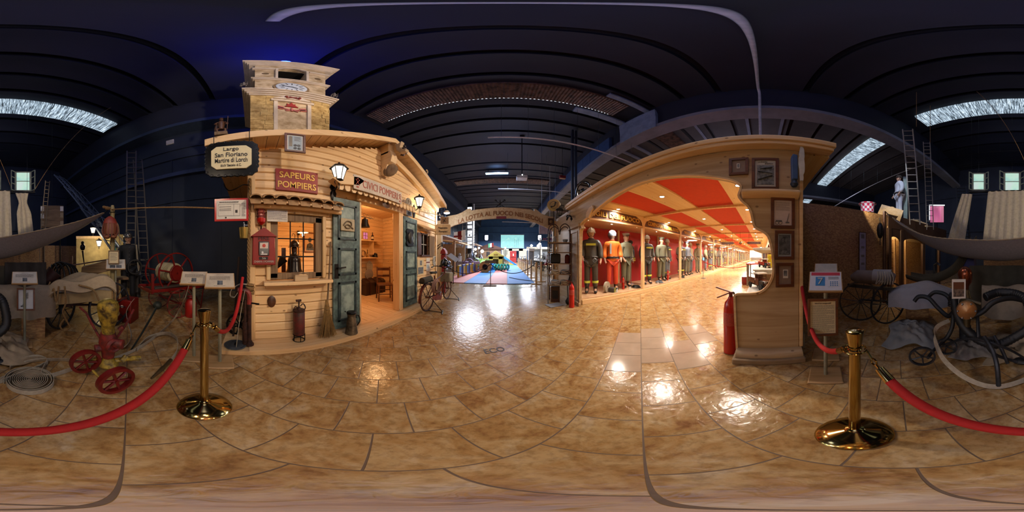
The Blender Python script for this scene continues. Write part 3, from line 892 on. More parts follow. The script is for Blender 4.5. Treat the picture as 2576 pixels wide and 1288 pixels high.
# bright flood lamp over the arch end
t = T('flood_lamp', 'bright white round flood lamp above the hanging wooden sign', 'lamp', P(1124, 536, Y=4.7))
M().lathe([(.0, .09), (.05, .08), (.09, .03), (.10, .0), (.095, -.005)], (0, 0, 0), 16).out('shade', WHITE, t)
M().lathe([(0, -.03), (.06, -.02), (.085, .0), (0, .0)], (0, 0, 0), 16).out('bulb', glow('bulb_white', '#f2f6ff', 16), t)
M().tube([(0, 0, .09), (-.1, -.02, .12), (-.22, -.05, .05)], .006).out('arm', IRON, t)
lamp('POINT', tuple(Vector(t.location)-Vector((0, 0, .1))), 22, '#f0f4ff', .06)

# carved figure and curl at the gable peak
t = T('carved_figurehead', 'dark carved dragon figure on a pale scroll at the gable peak', 'carving', P(1003, 375, X=-1.82), 0)
M().prism([(-.05, .15), (.02, .12), (.1, .16), (.06, .0), (.12, -.08), (.2, -.1), (.17, -.16), (.05, -.15), (-.02, -.05)], -.05, .05, 'y').out('scroll', PINEPALE, t, .01)
rnd = random.Random(3)
m = M()
for i in range(26):
    a = i/26; m.ball((.05+.05*rnd.uniform(-1, 1), .06+.05*rnd.uniform(-1, 1), .12-.26*a), .018+.022*rnd.random(), 8)
m.tube(smooth([(.05, .08, .05), (.06, .14, .1), (.04, .13, .17)], 4), [.02]*9).tube(smooth([(.05, .02, .08), (.06, -.03, .14), (.04, .0, .18)], 4), [.015]*9)
m.out('dragon', plain('dark_bronze', '#3a2518', .35, .3, .2, 20, .4), t)
t = T('carved_curl', 'small pale carved curl on the right slope of the gable', 'carving', P(1074, 437, X=-1.86))
M().tube(smooth([(0, 0, 0), (0, .03, .08), (0, -.01, .12), (0, -.04, .09), (0, -.02, .07)], 5), [.022-.0008*i for i in range(21)]).out('curl', PINEPALE, t)

# fire call box
t = wall_thing('fire_call_box', 'red gabled fire call box with dial window at the left corner of the house', 'call box', y=.165, z=1.385)
RB = plain('callbox_red', '#8d1f1a', .45, 0, .08)
M().prism([(-.15, -.22), (.15, -.22), (.14, .16), (-.14, .16)], -.10, 0, 'y').out('body', RB, t, .01)
M().prism([(-.17, .14), (.17, .14), (0, .26)], -.12, 0, 'y').out('gable', RB, t, .006)
text('FIRE', .14, .045, plain('callbox_dark', '#4a100d'), t, 0, .12, -.103, bold=.02)
f = M().bx(-.065, -.115, -.10, .065, -.10, .08).out('dial_frame', BLACKGLOSS, t, .006)
M().bx(-.05, -.118, -.01, .05, -.115, .06).out('dial_plate', flat('dial_white', '#d6c8bd'), f)
M().lathe([(0, 0), (.022, 0), (.022, .004), (0, .005)], (0, -.118, .025), 14, (0, -1, 0)).out('red_button', REDGLOSS, f)
M().cyl((-.02, -.115, -.06), (-.02, -.135, -.06), .014).bx(-.04, -.125, -.09, .04, -.118, -.075).out('handle', STEEL, f)
M().bx(-.06, -.106, -.15, .05, -.10, -.115).out('number_plate', BLACK, t)
text('56', .045, .025, WHITE, t, 0, -.132, -.108)
text('CHIAMA I POMPIERI', .25, .024, WHITE, t, 0, -.175, -.102)
t = wall_thing('caged_lamp', 'red bulkhead lamp in a wire cage above the fire call box', 'lamp', 657, 541, XW+.07)
M().lathe([(.0, -.14), (.02, -.13), (.03, -.12), (.055, -.10), (.06, -.05), (.045, -.045)], (0, 0, 0), 14).out('base', REDGLOSS, t)
M().lathe([(.042, -.045), (.045, .05), (.03, .09), (0, .105)], (0, 0, 0), 14).out('globe', plain('red_lens', '#a8554b', .15, 0, .05), t)
m = M()
for z in (-.02, .02, .06): m.ring((0, 0, z), .055, .004, n=16, k=5)
for i in range(6):
    a = 2*pi*i/6; m.tube([(.055*cos(a), .055*sin(a), -.05), (.055*cos(a), .055*sin(a), .07), (0, 0, .125)], .003, 5)
m.out('wire_cage', REDPAINT, t)
M().tube([(0, .04, -.1), (0, .0, -.15), (0, .03, -.2)], .01).out('conduit', RUST, t)

# rope hanging on the corner, knotted, over the standpipe
t = T('corner_rope', 'thick twisted rope hanging down the left corner post of the house', 'rope', (XW+.09, -.01, 2.35))
m = M()
for ph in (0, 2.09, 4.19):
    m.tube([(.011*cos(ph+i*.7), .011*sin(ph+i*.7)-.02*sin(i*.02), -i*.018) for i in range(88)], .011, 6)
m.out('rope', ROPE, t)
m = M()
for i in range(5): m.ring((0, 0, -1.44-.028*i), .04+.008*(i % 2), .014, (.2*(i % 2), .15, 1), 12, 6)
m.out('knot', ROPE, t)
t = T('evacuation_sign', 'white evacuation plan in a bright red frame beside the house corner', 'notice', P(582, 527, X=-2.06), pi/2+.02)
M().bx(-.218, -.006, -.158, .218, .006, .158).out('frame', REDGLOSS, t, .003)
M().bx(-.19, -.009, -.13, .19, -.006, .13).out('sheet', PAPER, t)
m = M()
for z in (-.09, .07): m.bx(-.17, -.011, z, .11, -.009, z+.003)
for x in (-.17, .03, .107): m.bx(x, -.011, -.09, x+.003, -.009, .07)
for i in range(9):
    for z in (-.02, .0, .03): m.bx(-.15+i*.017, -.0105, z, -.15+i*.017+.009, -.009, z+.012)
lines(m, .13, .18, -.1, .09, 12, -.009); m.bx(.05, -.011, -.05, .08, -.009, -.01)
m.out('floor_plan', INK, t)
text('PIANO DI EVACUAZIONE', .24, .016, INK, t, -.03, .10, -.011)
M().lathe([(0, 0), (.012, 0), (.012, .002), (0, .002)], (-.07, -.009, -.112), 12, (0, -1, 0)).out('round_mark', INK, t)
t = T('brass_bucket', 'small dented brass bucket hung from a tap below the evacuation plan', 'bucket', P(614, 600, X=-2.08))
M().lathe([(.055, 0), (.068, .14), (.062, .14), (.05, .01)], (0, 0, 0), 16).out('pail', plain('dull_brass', '#a58a45', .35, .7, .1), t)
M().cyl((0, 0, .17), (0, .06, .17), .012).tube([(-.04, 0, .2), (.04, 0, .2)], .008).cyl((0, 0, .14), (0, 0, .2), .012).tube(smooth([(-.06, 0, .14), (-.03, 0, .19), (.03, 0, .19), (.06, 0, .14)], 4), .003).out('tap', STEEL, t)
t = T('wrought_hook', 'curled black wrought-iron arm beneath the street sign', 'bracket', (-2.1, 0, 2.2))
M().tube(smooth([(0, 0, .05), (0, -.1, .06), (0, -.2, 0), (0, -.28, -.02), (0, -.33, .03), (0, -.35, .09)], 5), .008).bx(-.01, -.01, -.1, .01, .01, .12).out('arm', IRON, t)

# standpipe with canvas hose
t = T('standpipe', 'rusty hydrant standpipe with red elbow top standing on the deck corner', 'standpipe', (-2.0, -.02, .07))
M().lathe([(.06, 0), (.06, .02), (.04, .05), (.028, .08), (.028, .55), (.035, .56), (.035, .6), (.026, .61)], (0, 0, 0), 14).cyl((-.0, -.05, .34), (0, -.05, .66), .02).cyl((0, -.05, .0), (0, -.05, .36), .035).out('pipe', RUST, t)
M().tube([(.06, .11, .62), (0, -.0, .62), (-.05, -.14, .62)], .011).ball((.06, .11, .62), .014, 8).out('tee_handle', IRON, t)
M().tube(smooth([(0, 0, .6), (0, 0, .72), (0, -.03, .77), (0, -.10, .78)], 4), .032).cyl((0, -.1, .78), (0, -.14, .78), .04).cyl((0, -.09, .78), (0, -.11, .78), .045).out('red_elbow', REDWORN, t)
t = T('canvas_hose', 'flat pale hose strap looped over the red elbow and down to the deck', 'hose', (-2.0, -.02, .07))
M().band(smooth([(.0, -.03, .86), (.01, -.12, .86), (.02, -.21, .80), (.02, -.23, .72), (.02, -.18, .70), (.02, -.14, .76)], 5), .055, .006, (1, 0, 0)).band(smooth([(.06, -.05, .8), (.07, -.10, .5), (.075, -.13, .25), (.08, -.15, .01)], 5), .055, .006, (1, 0, 0)).out('strap', HOSE, t)
t = T('manhole_cover', 'round grey iron cover with a slot lying on the deck corner', 'cover', (-1.98, -.19, .071))
M().lathe([(0, 0), (.135, 0), (.14, .008), (.13, .016), (.11, .012), (.10, .018), (.03, .018), (0, .012)], (0, 0, 0), 28).out('disc', plain('cover_grey', '#4c5056', .6, .3), t)
M().bx(-.035, -.012, .018, .035, .012, .022).out('slot', BLACK, t)
# leaning dark tool and wheel behind the corner
t = T('spoked_reel', 'dark spoked reel leaning behind the standpipe beside the house', 'wheel', (-2.35, -.16, .22), pi/2)
m = M(); wheel(m, (0, 0, 0), .2, (.1, 1, 0), .03, .05, 8, .01, .02); m.out('wheel', IRON, t)
t = T('long_pole', 'long dark pole leaning against the house side behind the standpipe', 'pole', (-2.28, -.15, .02))
M().tube([(0, -.1, 0), (-.02, -.02, 1.25)], .016).out('shaft', plain('dark_pole', '#2a1a12'), t)

# antique extinguisher on its stand
p = P(752, 855, z=.07)
t = T('antique_extinguisher', 'rusty red antique fire extinguisher cylinder on the deck under the window', 'extinguisher', (p.x, p.y, .07))
M().lathe([(.072, .10), (.078, .115), (.078, .46), (.074, .47), (.0, .475)], (0, 0, 0), 20).out('cylinder', plain('rusty_red', '#6d2722', .5, .1, .1, 10, .2, '#3b2a26'), t)
M().lathe([(.079, .455), (.082, .46), (.082, .48), (.07, .485)], (0, 0, 0), 20).cyl((0, 0, .47), (0, 0, .52), .03, .02).cyl((0, 0, .5), (0, 0, .6), .01).cyl((-.0, -.04, .61), (0, .03, .61), .017).tube(smooth([(0, .02, .53), (0, .06, .56), (0, .09, .5), (0, .07, .47)], 4), .008).tube(smooth([(0, -.02, .5), (0, -.05, .53), (0, -.06, .48)], 4), .007).out('valve', RUST, t)
m = M().ring((0, 0, .10), .076, .006, n=20, k=6).ring((0, 0, .006), .078, .006, n=20, k=6)
for i in range(5):
    a = 2*pi*i/5; m.cyl((.077*cos(a), .077*sin(a), .003), (.077*cos(a), .077*sin(a), .11), .006)
m.out('stand', IRON, t)
# broom
p = P(822, 850, z=.07)
t = T('broom', 'straw besom broom leaning by the left blue door leaf', 'broom', (-2.02, 1.03, .07))
rnd = random.Random(5)
M().tube([(-.02, .0, .46), (-.06, .06, 1.0), (-.10, .10, 1.42)], .014).out('handle', OLDWOOD, t)
m = M()
for i in range(150):
    a = rnd.uniform(0, 2*pi); r = rnd.random()**.5; rb = r*.13
    x, y = rb*cos(a)*.6, rb*sin(a)+.02*rnd.uniform(-1, 1)
    m.tube([(r*.015*cos(a)-.03, r*.018*sin(a), .58), (x*.45-.01, y*.5, .3), (x+.02, y-.02+rnd.uniform(-.02, .02), .005+.04*rnd.random())], .003, 4)
o = m.out('bristles', plain('straw', '#9c7a45', .8, 0, .2, 30), t); o['kind'] = 'stuff'
M().ring((-.02, 0, .5), .024, .008, n=12, k=6).out('binding', ROPE, t); M().ring((-.015, 0, .44), .03, .008, n=12, k=6).out('binding', ROPE, t)
# milk can
p = P(884, 838, z=.07)
t = T('metal_can', 'dark worn metal can with a hinged lid in front of the left blue door', 'can', (p.x, p.y, .07))
M().lathe([(.085, 0), (.095, .01), (.088, .06), (.062, .27), (.058, .31), (.065, .32), (.065, .34)], (0, 0, 0), 20).out('body', plain('can_metal', '#7a6d56', .45, .5, .1, 10, .2, '#2c2721'), t)
M().lathe([(.07, .34), (.072, .36), (.06, .375), (0, .38)], (0, 0, 0), 18).tube([(-.06, -.06, .36), (-.03, -.09, .385)], .008).out('lid', IRON, t)
M().tube(smooth([(.02, .06, .30), (.03, .11, .29), (.035, .13, .2), (.02, .085, .12)], 4), .009).out('handle', IRON, t)
# ================================================================ clock tower standing on the roof
XT = -2.42
STONE = plain('painted_plaster', '#cdb99a', .75, 0, .12, 5, .15, '#9c8460')
STONEY = plain('yellow_stone', '#c4a76c', .75, 0, .1, 9, .3, '#92733c')
STONEP = plain('pale_moulding', '#cfc0ae', .7, 0, .1, 5, .1)
tw = T('clock_tower', 'tall plaster bell tower with a clock face rising behind the plank gable', 'tower', (XT-.6, .62, 3.0))
def TB(m, x0, x1, y0, y1, z0, z1):           # world coordinates to tower coordinates
    return m.bx(x0-XT+.6, y0-.62, z0-3.0, x1-XT+.6, y1-.62, z1-3.0)
def cornice(m, y0, y1, z, h, out, steps=3):
    for i in range(steps):
        o = out*(i+1)/steps
        TB(m, XT-1.2-o, XT+o, y0-o, y1+o, z+h*i/steps, z+h*(i+1)/steps-.004)
m = M(); TB(m, XT-1.2, XT, 0.0, 1.25, 3.05, 5.3); m.out('shaft', STONE, tw)
m = M()
rnd = random.Random(11)
for a, b in ((-.01, .34), (.93, 1.26)):
    z = 3.05; m = M()
    while z < 4.9:
        h = .11+.05*rnd.random(); y = a
        while y < b-.02:
            q = min(b, y+.14+.12*rnd.random()); TB(m, XT-.02, XT+.012+.012*rnd.random(), y+.002, q-.002, z, z+h-.004); y = q
        z += h
    m.out('corner_stones', STONEY, tw)
m = M(); TB(m, XT, XT+.03, .34, .40, 3.1, 4.72); TB(m, XT, XT+.03, .87, .93, 3.1, 4.72); TB(m, XT, XT+.05, .30, .97, 4.68, 4.76); m.out('panel_moulding', STONEP, tw)
m = M(); cornice(m, .0, 1.25, 4.93, .2, .13, 4); m.out('cornice', STONEP, tw, .006)
m = M(); m.prism([(.33-.62, 1.74), (.5-.62, 1.86), (.75-.62, 1.86), (.92-.62, 1.74)], .6, .68, 'x'); m.out('cartouche', STONEP, tw)
m = M()
for s in (-1, 1):
    m.tube([(.69, s*.10, 1.76), (.69, -s*.06, 1.84)], .014, 6).ball((.69, s*.10, 1.82), .03, 8)
m.out('crossed_axes_emblem', plain('brown_red', '#7a2d22', .6), tw)
# belfry storey with clock and arched opening
m = M(); TB(m, XT-1.15, XT-.02, .06, 1.2, 5.12, 5.86); m.out('clock_storey', STONE, tw)
m = M(); cornice(m, .05, 1.21, 5.84, .09, .05, 2); m.out('upper_cornice', STONEP, tw, .005)
m = M(); TB(m, XT-1.15, XT-.02, .06, .40, 5.93, 7.0); TB(m, XT-1.15, XT-.02, .86, 1.2, 5.93, 7.0); TB(m, XT-1.15, XT-1.05, .40, .86, 5.93, 7.0)
arc = [(.40-.62+.46*i/12, 3.72+.14*sin(pi*i/12)) for i in range(13)]
m.prism([(-.22, 4.0)]+arc+[(.24, 4.0)], -.55, .58, 'x'); m.out('belfry', STONE, tw)
m = M()
m.sweep([(.6, -.235, 2.93)]+[(.6, a*1.05, b+.01) for a, b in arc]+[(.6, .255, 2.93)], [(-.02, -.02), (.02, -.02), (.02, .02), (-.02, .02)], up=(1, 0, 0))
m.out('arch_moulding', STONEP, tw)
m = M(); TB(m, XT-.04, XT+.04, .02, .36, 6.62, 6.69); m.out('string_course', STONEP, tw)
m = M(); TB(m, XT-.04, XT+.04, .9, 1.25, 6.62, 6.69); m.out('string_course', STONEP, tw)
for y in (.22, 1.06): M().lathe([(0, 0), (.055, 0), (.055, .01), (0, .01)], (.58, y-.62, 3.32), 14, (1, 0, 0), sx=1.0).out('stone_roundel', plain('roundel_brown', '#6d5a42'), tw)
m = M(); cornice(m, .0, 1.28, 7.0, .24, .12, 4); m.out('top_cornice', STONEP, tw, .005)
M().bx(-.5, -.2, 2.94, -.44, .22, 3.9).bx(-.5, -.22, 3.72, .5, .24, 3.76).out('interior_shade', BLACK, tw)  # black slabs put in to paint the shade inside the belfry
c = (.59, 0, 2.47)
ck = M().lathe([(0, 0), (.24, 0), (.25, .02), (.235, .03), (0, .02)], c, 32, (1, 0, 0)).out('clock_face', flat('clock_white', '#c9d2dc', .4), tw)
for i in range(12):
    a = 2*pi*i/12
    M().beam((.62, .13*cos(a), 2.47+.13*sin(a)), (.62, .20*cos(a), 2.47+.20*sin(a)), .014, .006, (1, 0, 0)).out('hour_mark', INK, ck)
M().beam((.625, 0, 2.47), (.625, -.15, 2.49), .014, .006, (1, 0, 0)).beam((.628, 0, 2.47), (.628, .09, 2.41), .016, .006, (1, 0, 0)).out('clock_hand', BLACK, ck)
M().ring(c, .27, .02, (1, 0, 0), 32, sq=.012).out('clock_rim', plain('rim_brown', '#8c7455', .6), tw)
# painted flame and axes badge
m = M()
m.prism([(-.11, 1.50), (-.07, 1.56), (-.085, 1.62), (-.04, 1.59), (-.01, 1.68), (.02, 1.60), (.06, 1.63), (.05, 1.57), (.1, 1.5)], .6, .625, 'x')
m.out('flame_badge', plain('badge_red', '#9c2f2a', .5), tw)
m = M()
for s in (-1, 1):
    m.beam((.615, s*.22, 1.44), (.615, -s*.10, 1.34), .03, .02, (1, 0, 0)).prism([(s*.24, 1.40), (s*.14, 1.38), (s*.12, 1.47), (s*.22, 1.50)], .6, .625, 'x')
m.bx(.6, -.012, 1.33, .63, .012, 1.46)
m.out('axe_badge', plain('badge_pink', '#c9776e', .5), tw)
m = M(); m.tube(smooth([(.605, .27, 1.7), (.605, .31, 1.65), (.605, .27, 1.4), (.605, .285, .9), (.605, .26, .3)], 4), .006, 5); m.out('painted_crack', INKGREY, tw)
# saint figure on the left roof corner, gargoyles at cornice corners
rnd = random.Random(9)
def figurine(name, label, cat, loc, s, mat, ped=True):
    t = T(name, label, cat, loc)
    m = M()
    m.tube([(0, 0, .16*s), (0, 0, .36*s), (0, 0, .5*s), (0, 0, .56*s)], [.05*s, .085*s, .075*s, .03*s], 10)
    m.ball((0, 0, .62*s), .05*s, 10).lathe([(.055*s, .65*s), (.04*s, .7*s), (0, .74*s)], (0, 0, 0), 10)
    for sg in (-1, 1):
        m.tube(smooth([(0, sg*.05*s, .2*s), (.05*s, sg*.1*s, .12*s), (.02*s, sg*.08*s, 0)], 3), .028*s, 8)
        m.tube(smooth([(0, sg*.08*s, .5*s), (.03*s, sg*.15*s, .4*s), (.07*s, sg*.1*s, .34*s)], 3), .024*s, 8)
    m.tube(smooth([(-.03*s, -.1*s, .5*s), (-.08*s, -.14*s, .3*s), (-.06*s, -.12*s, .05*s)], 3), [.02*s, .03*s, .04*s, .045*s, .05*s, .05*s, .04*s], 8)
    m.out('figure', mat, t)
    M().tube([(.05*s, .14*s, .1*s), (.05*s, .16*s, .74*s)], .01*s, 6).out('staff', mat, t)
    if ped: M().bx(-.1*s, -.15*s, -.14*s, .1*s, .15*s, 0).out('plinth', OLDWOOD, t, .005)
    return t
M().bx(-2.75, -.50, 2.93, -1.9, .02, 2.99).out('roof_step', PINEPALE, house)
figurine('saint_statue', 'small carved wooden saint with a staff standing on the left roof corner', 'statue', P(557, 335, X=-2.3), .62, plain('carved_wood', '#5d3b25', .5, 0, .2, 20, .4))
figurine('corner_gargoyle', 'little grey figure on the left end of the tower cornice', 'figure', (XT+.08, -.10, 5.28), .34, plain('figure_grey', '#7c746e', .5, .2), False)
figurine('corner_gargoyle', 'little grey figure on the right end of the tower cornice', 'figure', (XT+.05, 1.34, 5.28), .34, MATS['figure_grey'], False)
# the blue lamp behind the cornice
t = T('blue_stage_lamp', 'blue glowing stage lamp on top of the tower', 'lamp', P(718, 151, X=XT+.02))
t.location.z = 7.31
M().bx(-.12, -.15, -.06, .0, .15, .04).out('housing', BLACK, t)
M().ball((.02, 0, .05), .05, 10, sy=2).out('lens', glow('blue_glow', '#2b50ff', 14), t)

# ================================================================ things inside the wooden house
WARMB = glow('warm_bulb', '#ffd89a', 14)
t = T('pendant_bulb', 'glowing bulb under a flat white shade seen through the barred window', 'lamp', (-3.2, 1.06, 1.72))
M().lathe([(.01, .08), (.11, .05), (.115, .045), (.01, .06)], (0, 0, 0), 20).out('shade', WHITE, t)
M().ball((0, 0, 0), .022, 10, sz=1.8).out('bulb', WARMB, t)
M().cyl((0, 0, .07), (0, 0, 1.0), .004).out('cord', BLACK, t)
lamp('POINT', (-3.2, 1.06, 1.62), 16, '#ffbf7a', .05)
lamp('POINT', (-3.1, 3.0, 2.55), 26, '#ffc68a', .12)
def portrait(t, a, b):
    M().ball((0, -.008, b*.3), a*.38, 10, sy=.1, sz=1.2).prism([(-a*.75, -b*.9), (a*.75, -b*.9), (a*.6, -b*.25), (0, b*.0), (-a*.6, -b*.25)], -.012, -.008, 'y').out('portrait', PHOTODARK, t)
framed('framed_portrait', 'pale framed portrait on the inner wall behind the hanging bulb', 'picture', (-4.28, 1.62, 1.66), pi/2, .36, .56, FRAMEWOOD, .03, flat('sepia_sheet', '#cfa980'), deco=portrait)
for i, (y, l) in enumerate(((1.32, 'first thin iron pole on the inner wall, left of the portrait'), (2.0, 'thin iron pole on the inner wall, just right of the portrait'), (2.12, 'second thin iron pole on the inner wall, right of the portrait'))):
    M().tube([(0, 0, 0), (.0, -.06, 1.6)], .012).bx(-.01, -.05, 1.3, .01, .05, 1.5)
    t = T('wall_pole', l, 'pole', (-4.25, y, .35)); M().tube([(0, 0, 0), (.0, -.06, 1.62)], .013).out('shaft', RUST, t); M().bx(-.01, -.08, 1.5, .015, -.01, 1.62).out('head', IRON, t)
t = T('wall_cross', 'small dark iron cross on the inner wall, seen at the right of the window', 'cross', (-4.27, 2.3, 1.9))
M().cyl((0, 0, -.15), (0, 0, .15), .008).cyl((0, -.07, .06), (0, .07, .06), .008).out('cross', IRON, t)
t = T('carbide_lantern', 'small black lantern hanging on the inner wall behind the window', 'lantern', (-4.2, 1.98, 1.20))
M().cyl((0, 0, -.1), (0, 0, .08), .05).lathe([(.055, .08), (.02, .14), (0, .15)]).ring((0, 0, .18), .03, .004, (1, 0, 0), 10, 5).out('body', IRON, t)
# helmeted bronze bell figure on the window sill
t = T('diving_helmet_bell', 'dark bronze bell topped by an old helmet on the inner window ledge', 'bell', (-2.42, .66, 1.02))
M().lathe([(.135, 0), (.13, .02), (.11, .06), (.10, .20), (.09, .24), (.06, .27), (.04, .30), (.04, .33)], (0, 0, 0), 20).out('bell', plain('dark_bell', '#2c2622', .3, .6, .1), t)
M().lathe([(.04, .32), (.045, .38), (.03, .4)], (0, 0, 0), 12).out('neck', RUST, t)
M().ball((0, 0, .42), .075, 14, sz=1.05, a0=-.2).tube(smooth([(0, -.07, .42), (0, 0, .5), (0, .07, .42)], 5), [.012]*11).lathe([(.075, .405), (.1, .395), (.1, .40)], (0, 0, 0), 16).out('helmet', plain('helmet_bronze', '#3a2e26', .3, .6, .1), t)
M().tube(smooth([(0, 0, .5), (0, .01, .58), (0, -.02, .61), (0, -.03, .57)], 4), .004).out('hook', IRON, t)
for nm, lb, ca, lo, f in (
    ('loud_hailer', 'grey funnel megaphone lying inside the window on the left', 'megaphone', (-2.45, .42, 1.1), lambda m: m.cyl((0, -.02, 0), (0, .08, .14), .018, .075)),
    ('wooden_tool', 'dark upright wooden tool inside the window on the left', 'tool', (-2.75, .56, 1.0), lambda m: m.bx(-.02, -.035, 0, .02, .035, .42).cyl((-.03, 0, .3), (.04, 0, .3), .02))):
    t = T(nm, lb, ca, lo); M_ = M(); f(M_); M_.out('body', IRON if 'funnel' in lb else DARKWOOD, t)
M().bx(-2.6, .1, .94, -2.27, 1.6, .99).out('inner_ledge', OLDWOOD, house)
# shelves on the right part of the back wall
sh = T('wall_shelf', 'upper pine shelf inside the house doorway', 'shelf', (-4.3, 3.3, 1.78)); M().bx(0, -.95, 0, .26, .85, .035).out('board', PINE, sh, .004); M().bx(0, .5, -.45, .22, .535, 0).out('divider', PINEZ, sh)
sh = T('wall_shelf', 'lower pine shelf inside the house doorway', 'shelf', (-4.3, 3.3, 1.20)); M().bx(0, -.95, 0, .26, .85, .035).out('board', PINE, sh, .004)
def bottle(y, z, label, r=.035, h=.2, mat=None, x=-4.15):
    t = T('bottle', label, 'bottle', (x, y, z)); M().lathe([(r, 0), (r, h*.6), (r*.35, h*.78), (r*.35, h)], (0, 0, 0), 12).out('glass', mat or plain('bottle_brown', '#2d130a', .1), t)
    M().cyl((0, 0, h), (0, 0, h+.02), r*.4).out('stopper', BLACK, t); M().cyl((0, 0, h*.2), (0, 0, h*.5), r*1.03).out('paper_label', PAPERCREAM, t)
bottle(3.27, 1.82, 'squat dark bottle on the upper shelf, left of the tiny window', .06, .2)
bottle(3.84, 1.82, 'dark bottle with a pale label at the right end of the upper shelf', .05, .26)
bottle(3.18, 1.82, 'small dark bottle on the upper shelf beside the dark cone', .035, .13)
t = T('dark_cone', 'dark pointed cone standing on the upper shelf', 'cone', (-4.15, 3.05, 1.82)); M().lathe([(.06, 0), (.055, .02), (.0, .27)], (0, 0, 0), 10).out('cone', IRON, t)
for i in range(5):
    t = T('hand_tool', ['dark tool at the left end of the upper shelf', 'second dark tool leaning on the upper shelf', 'third dark tool leaning on the upper shelf', 'fourth dark tool on the upper shelf beside small fittings', 'fifth dark tool on the upper shelf before the cone'][i], 'tool', (-4.15, 2.5+.1*i, 1.815))
    M().tube([(0, 0, .0), (0, .03, .10+.02*(i % 3))], [.02, .012], 8).ball((0, .03, .12+.02*(i % 3)), .02, 8).out('tool', IRON, t)
for i, (y, lb, cat, k) in enumerate(((2.50, 'pair of dark gloves hung over the lower shelf', 'gloves', 0), (2.72, 'second pair of worn gloves on the lower shelf', 'gloves', 0), (3.05, 'round pale drum standing on the lower shelf', 'drum', 1), (3.38, 'coil of rope leaning on the lower shelf', 'rope', 2), (3.6, 'brass nozzle standing on the lower shelf', 'nozzle', 3), (3.95, 'dark hat at the right end of the lower shelf', 'hat', 4))):
    t = T(cat if cat != 'gloves' else 'work_gloves', lb, cat, (-4.14, y, 1.24))
    m = M()
    if k == 0:
        for s in (-.03, .04): m.tube([(0, s, 0), (0, s, .12), (0, s+.01, .24)], [.03, .035, .022], 8)
        for s in range(4): m.tube([(0, -.05+.03*s, .2), (0, -.05+.03*s, .28)], .01, 6)
    elif k == 1: m.cyl((-.02, 0, .14), (.06, 0, .14), .13, n=24).ring((.06, 0, .14), .125, .01, (1, 0, 0))
    elif k == 2:
        for j in range(4): m.ring((.02*j, 0, .12), .11-.006*j, .014, (1, 0, 0), 20, 6)
    elif k == 3: m.lathe([(.05, 0), (.03, .05), (.02, .2), (.025, .26)], (0, 0, 0), 12)
    else: m.lathe([(.12, 0), (.1, .02), (.09, .12), (.0, .15)], (0, 0, 0), 14, sy=.9).cyl((0, 0, -.0), (0, 0, .02), .1)
    m.out('body', [DARKWOOD, DARKWOOD, CANVAS, ROPE, BRASS, IRON][i], t)
t = T('cap_badge_board', 'framed triangle emblem above the drum on the lower shelf', 'picture', (-4.28, 3.12, 1.60)); M().bx(0, -.12, -.12, .015, .12, .12).out('board', OLDWOOD, t); M().prism([(-.08, .08), (.08, .08), (0, -.02)], .015, .02, 'x').out('triangle', BLACK, t); M().prism([(-.09, -.09), (.09, -.09), (.09, -.04), (-.09, -.04)], .015, .02, 'x').out('strip', PAPER, t)
for y, z, lb, mat, k in ((2.55, .93, 'bundle of dark harness hung under the lower shelf', DARKWOOD, 0), (2.82, .93, 'bundle of pale rope hung under the lower shelf', CANVASGREY, 1), (3.75, .9, 'coil of pale cord hung at the right under the lower shelf', HOSE, 1), (3.2, .88, 'hanging dark leather straps behind the trunk', DARKWOOD, 0)):
    t = T('rope_bundle' if k else 'strap_bundle', lb, 'rope' if k else 'straps', (-4.22, y, z)); m = M()
    for j in range(6):
        a = (j-2.5)*.03
        m.tube(smooth([(0, 0, .22), (.02, a-.05, .08), (.02, a, -.2-.02*(j % 3)), (.03, a+.05, .06), (0, .01, .22)], 4), .012, 6)
    m.out('coils', mat, t)
framed('framed_photo', 'small framed photograph of two figures under the lower shelf', 'photo', (-4.26, 3.27, .98), pi/2, .19, .28, FRAMEWOOD, .02, PAPER, deco=lambda t, a, b: M().bx(-a*.6, -.012, -b*.5, -a*.1, -.008, b*.5).bx(a*.1, -.012, -b*.5, a*.6, -.008, b*.4).out('figures', PHOTODARK, t))
t = T('house_wall_window', 'tiny window with pink light in the back wall of the house', 'window', (-4.35, 2.71, 1.86)); t.location = (-4.30, 3.62, 1.98)
M().bx(-.02, -.12, -.14, .03, .12, .14).out('frame', PINEPALE, t); M().bx(.03, -.09, -.11, .035, .09, .11).out('pane', glow('pink_pane', '#c76a86', .8), t); M().bx(.035, -.006, -.11, .045, .006, .11).bx(.035, -.09, -.006, .045, .09, .006).out('glazing_bar', DARKWOOD, t)
# trunk, chair, spade
t = T('steamer_trunk', 'dark domed wooden trunk with straps against the back wall inside the house', 'trunk', (-3.9, 3.55, .07), pi/2)
M().bx(-.42, -.24, 0, .42, .24, .32).out('chest', plain('trunk_leather', '#2b1710', .4, 0, .2, 10, .2), t, .01)
M().prism([(-.24, .32), (.24, .32), (.23, .39), (.16, .45), (0, .48), (-.16, .45), (-.23, .39)], -.42, .42, 'x').out('domed_lid', MATS['trunk_leather'], t)
for x in (-.25, 0, .25): M().sweep([(x, -.25, 0), (x, -.25, .33), (x, -.235, .40), (x, -.165, .46), (x, 0, .49), (x, .16, .46)], [(-.02, -.004), (.02, -.004), (.02, .004), (-.02, .004)], up=(1, 0, 0)).out('strap', DARKWOOD, t)
M().bx(-.05, -.27, .26, .05, -.24, .36).out('lock', IRON, t)
M().lathe([(0, 0), (.17, 0), (.17, .05), (0, .06)], (.0, .14, .64), 20, (0, -1, 0)).out('round_hat_box', CANVASGREY, T('canvas_disc', 'round grey coiled disc standing on the domed trunk', 'coil', (-3.95, 3.6, .03), pi/2))
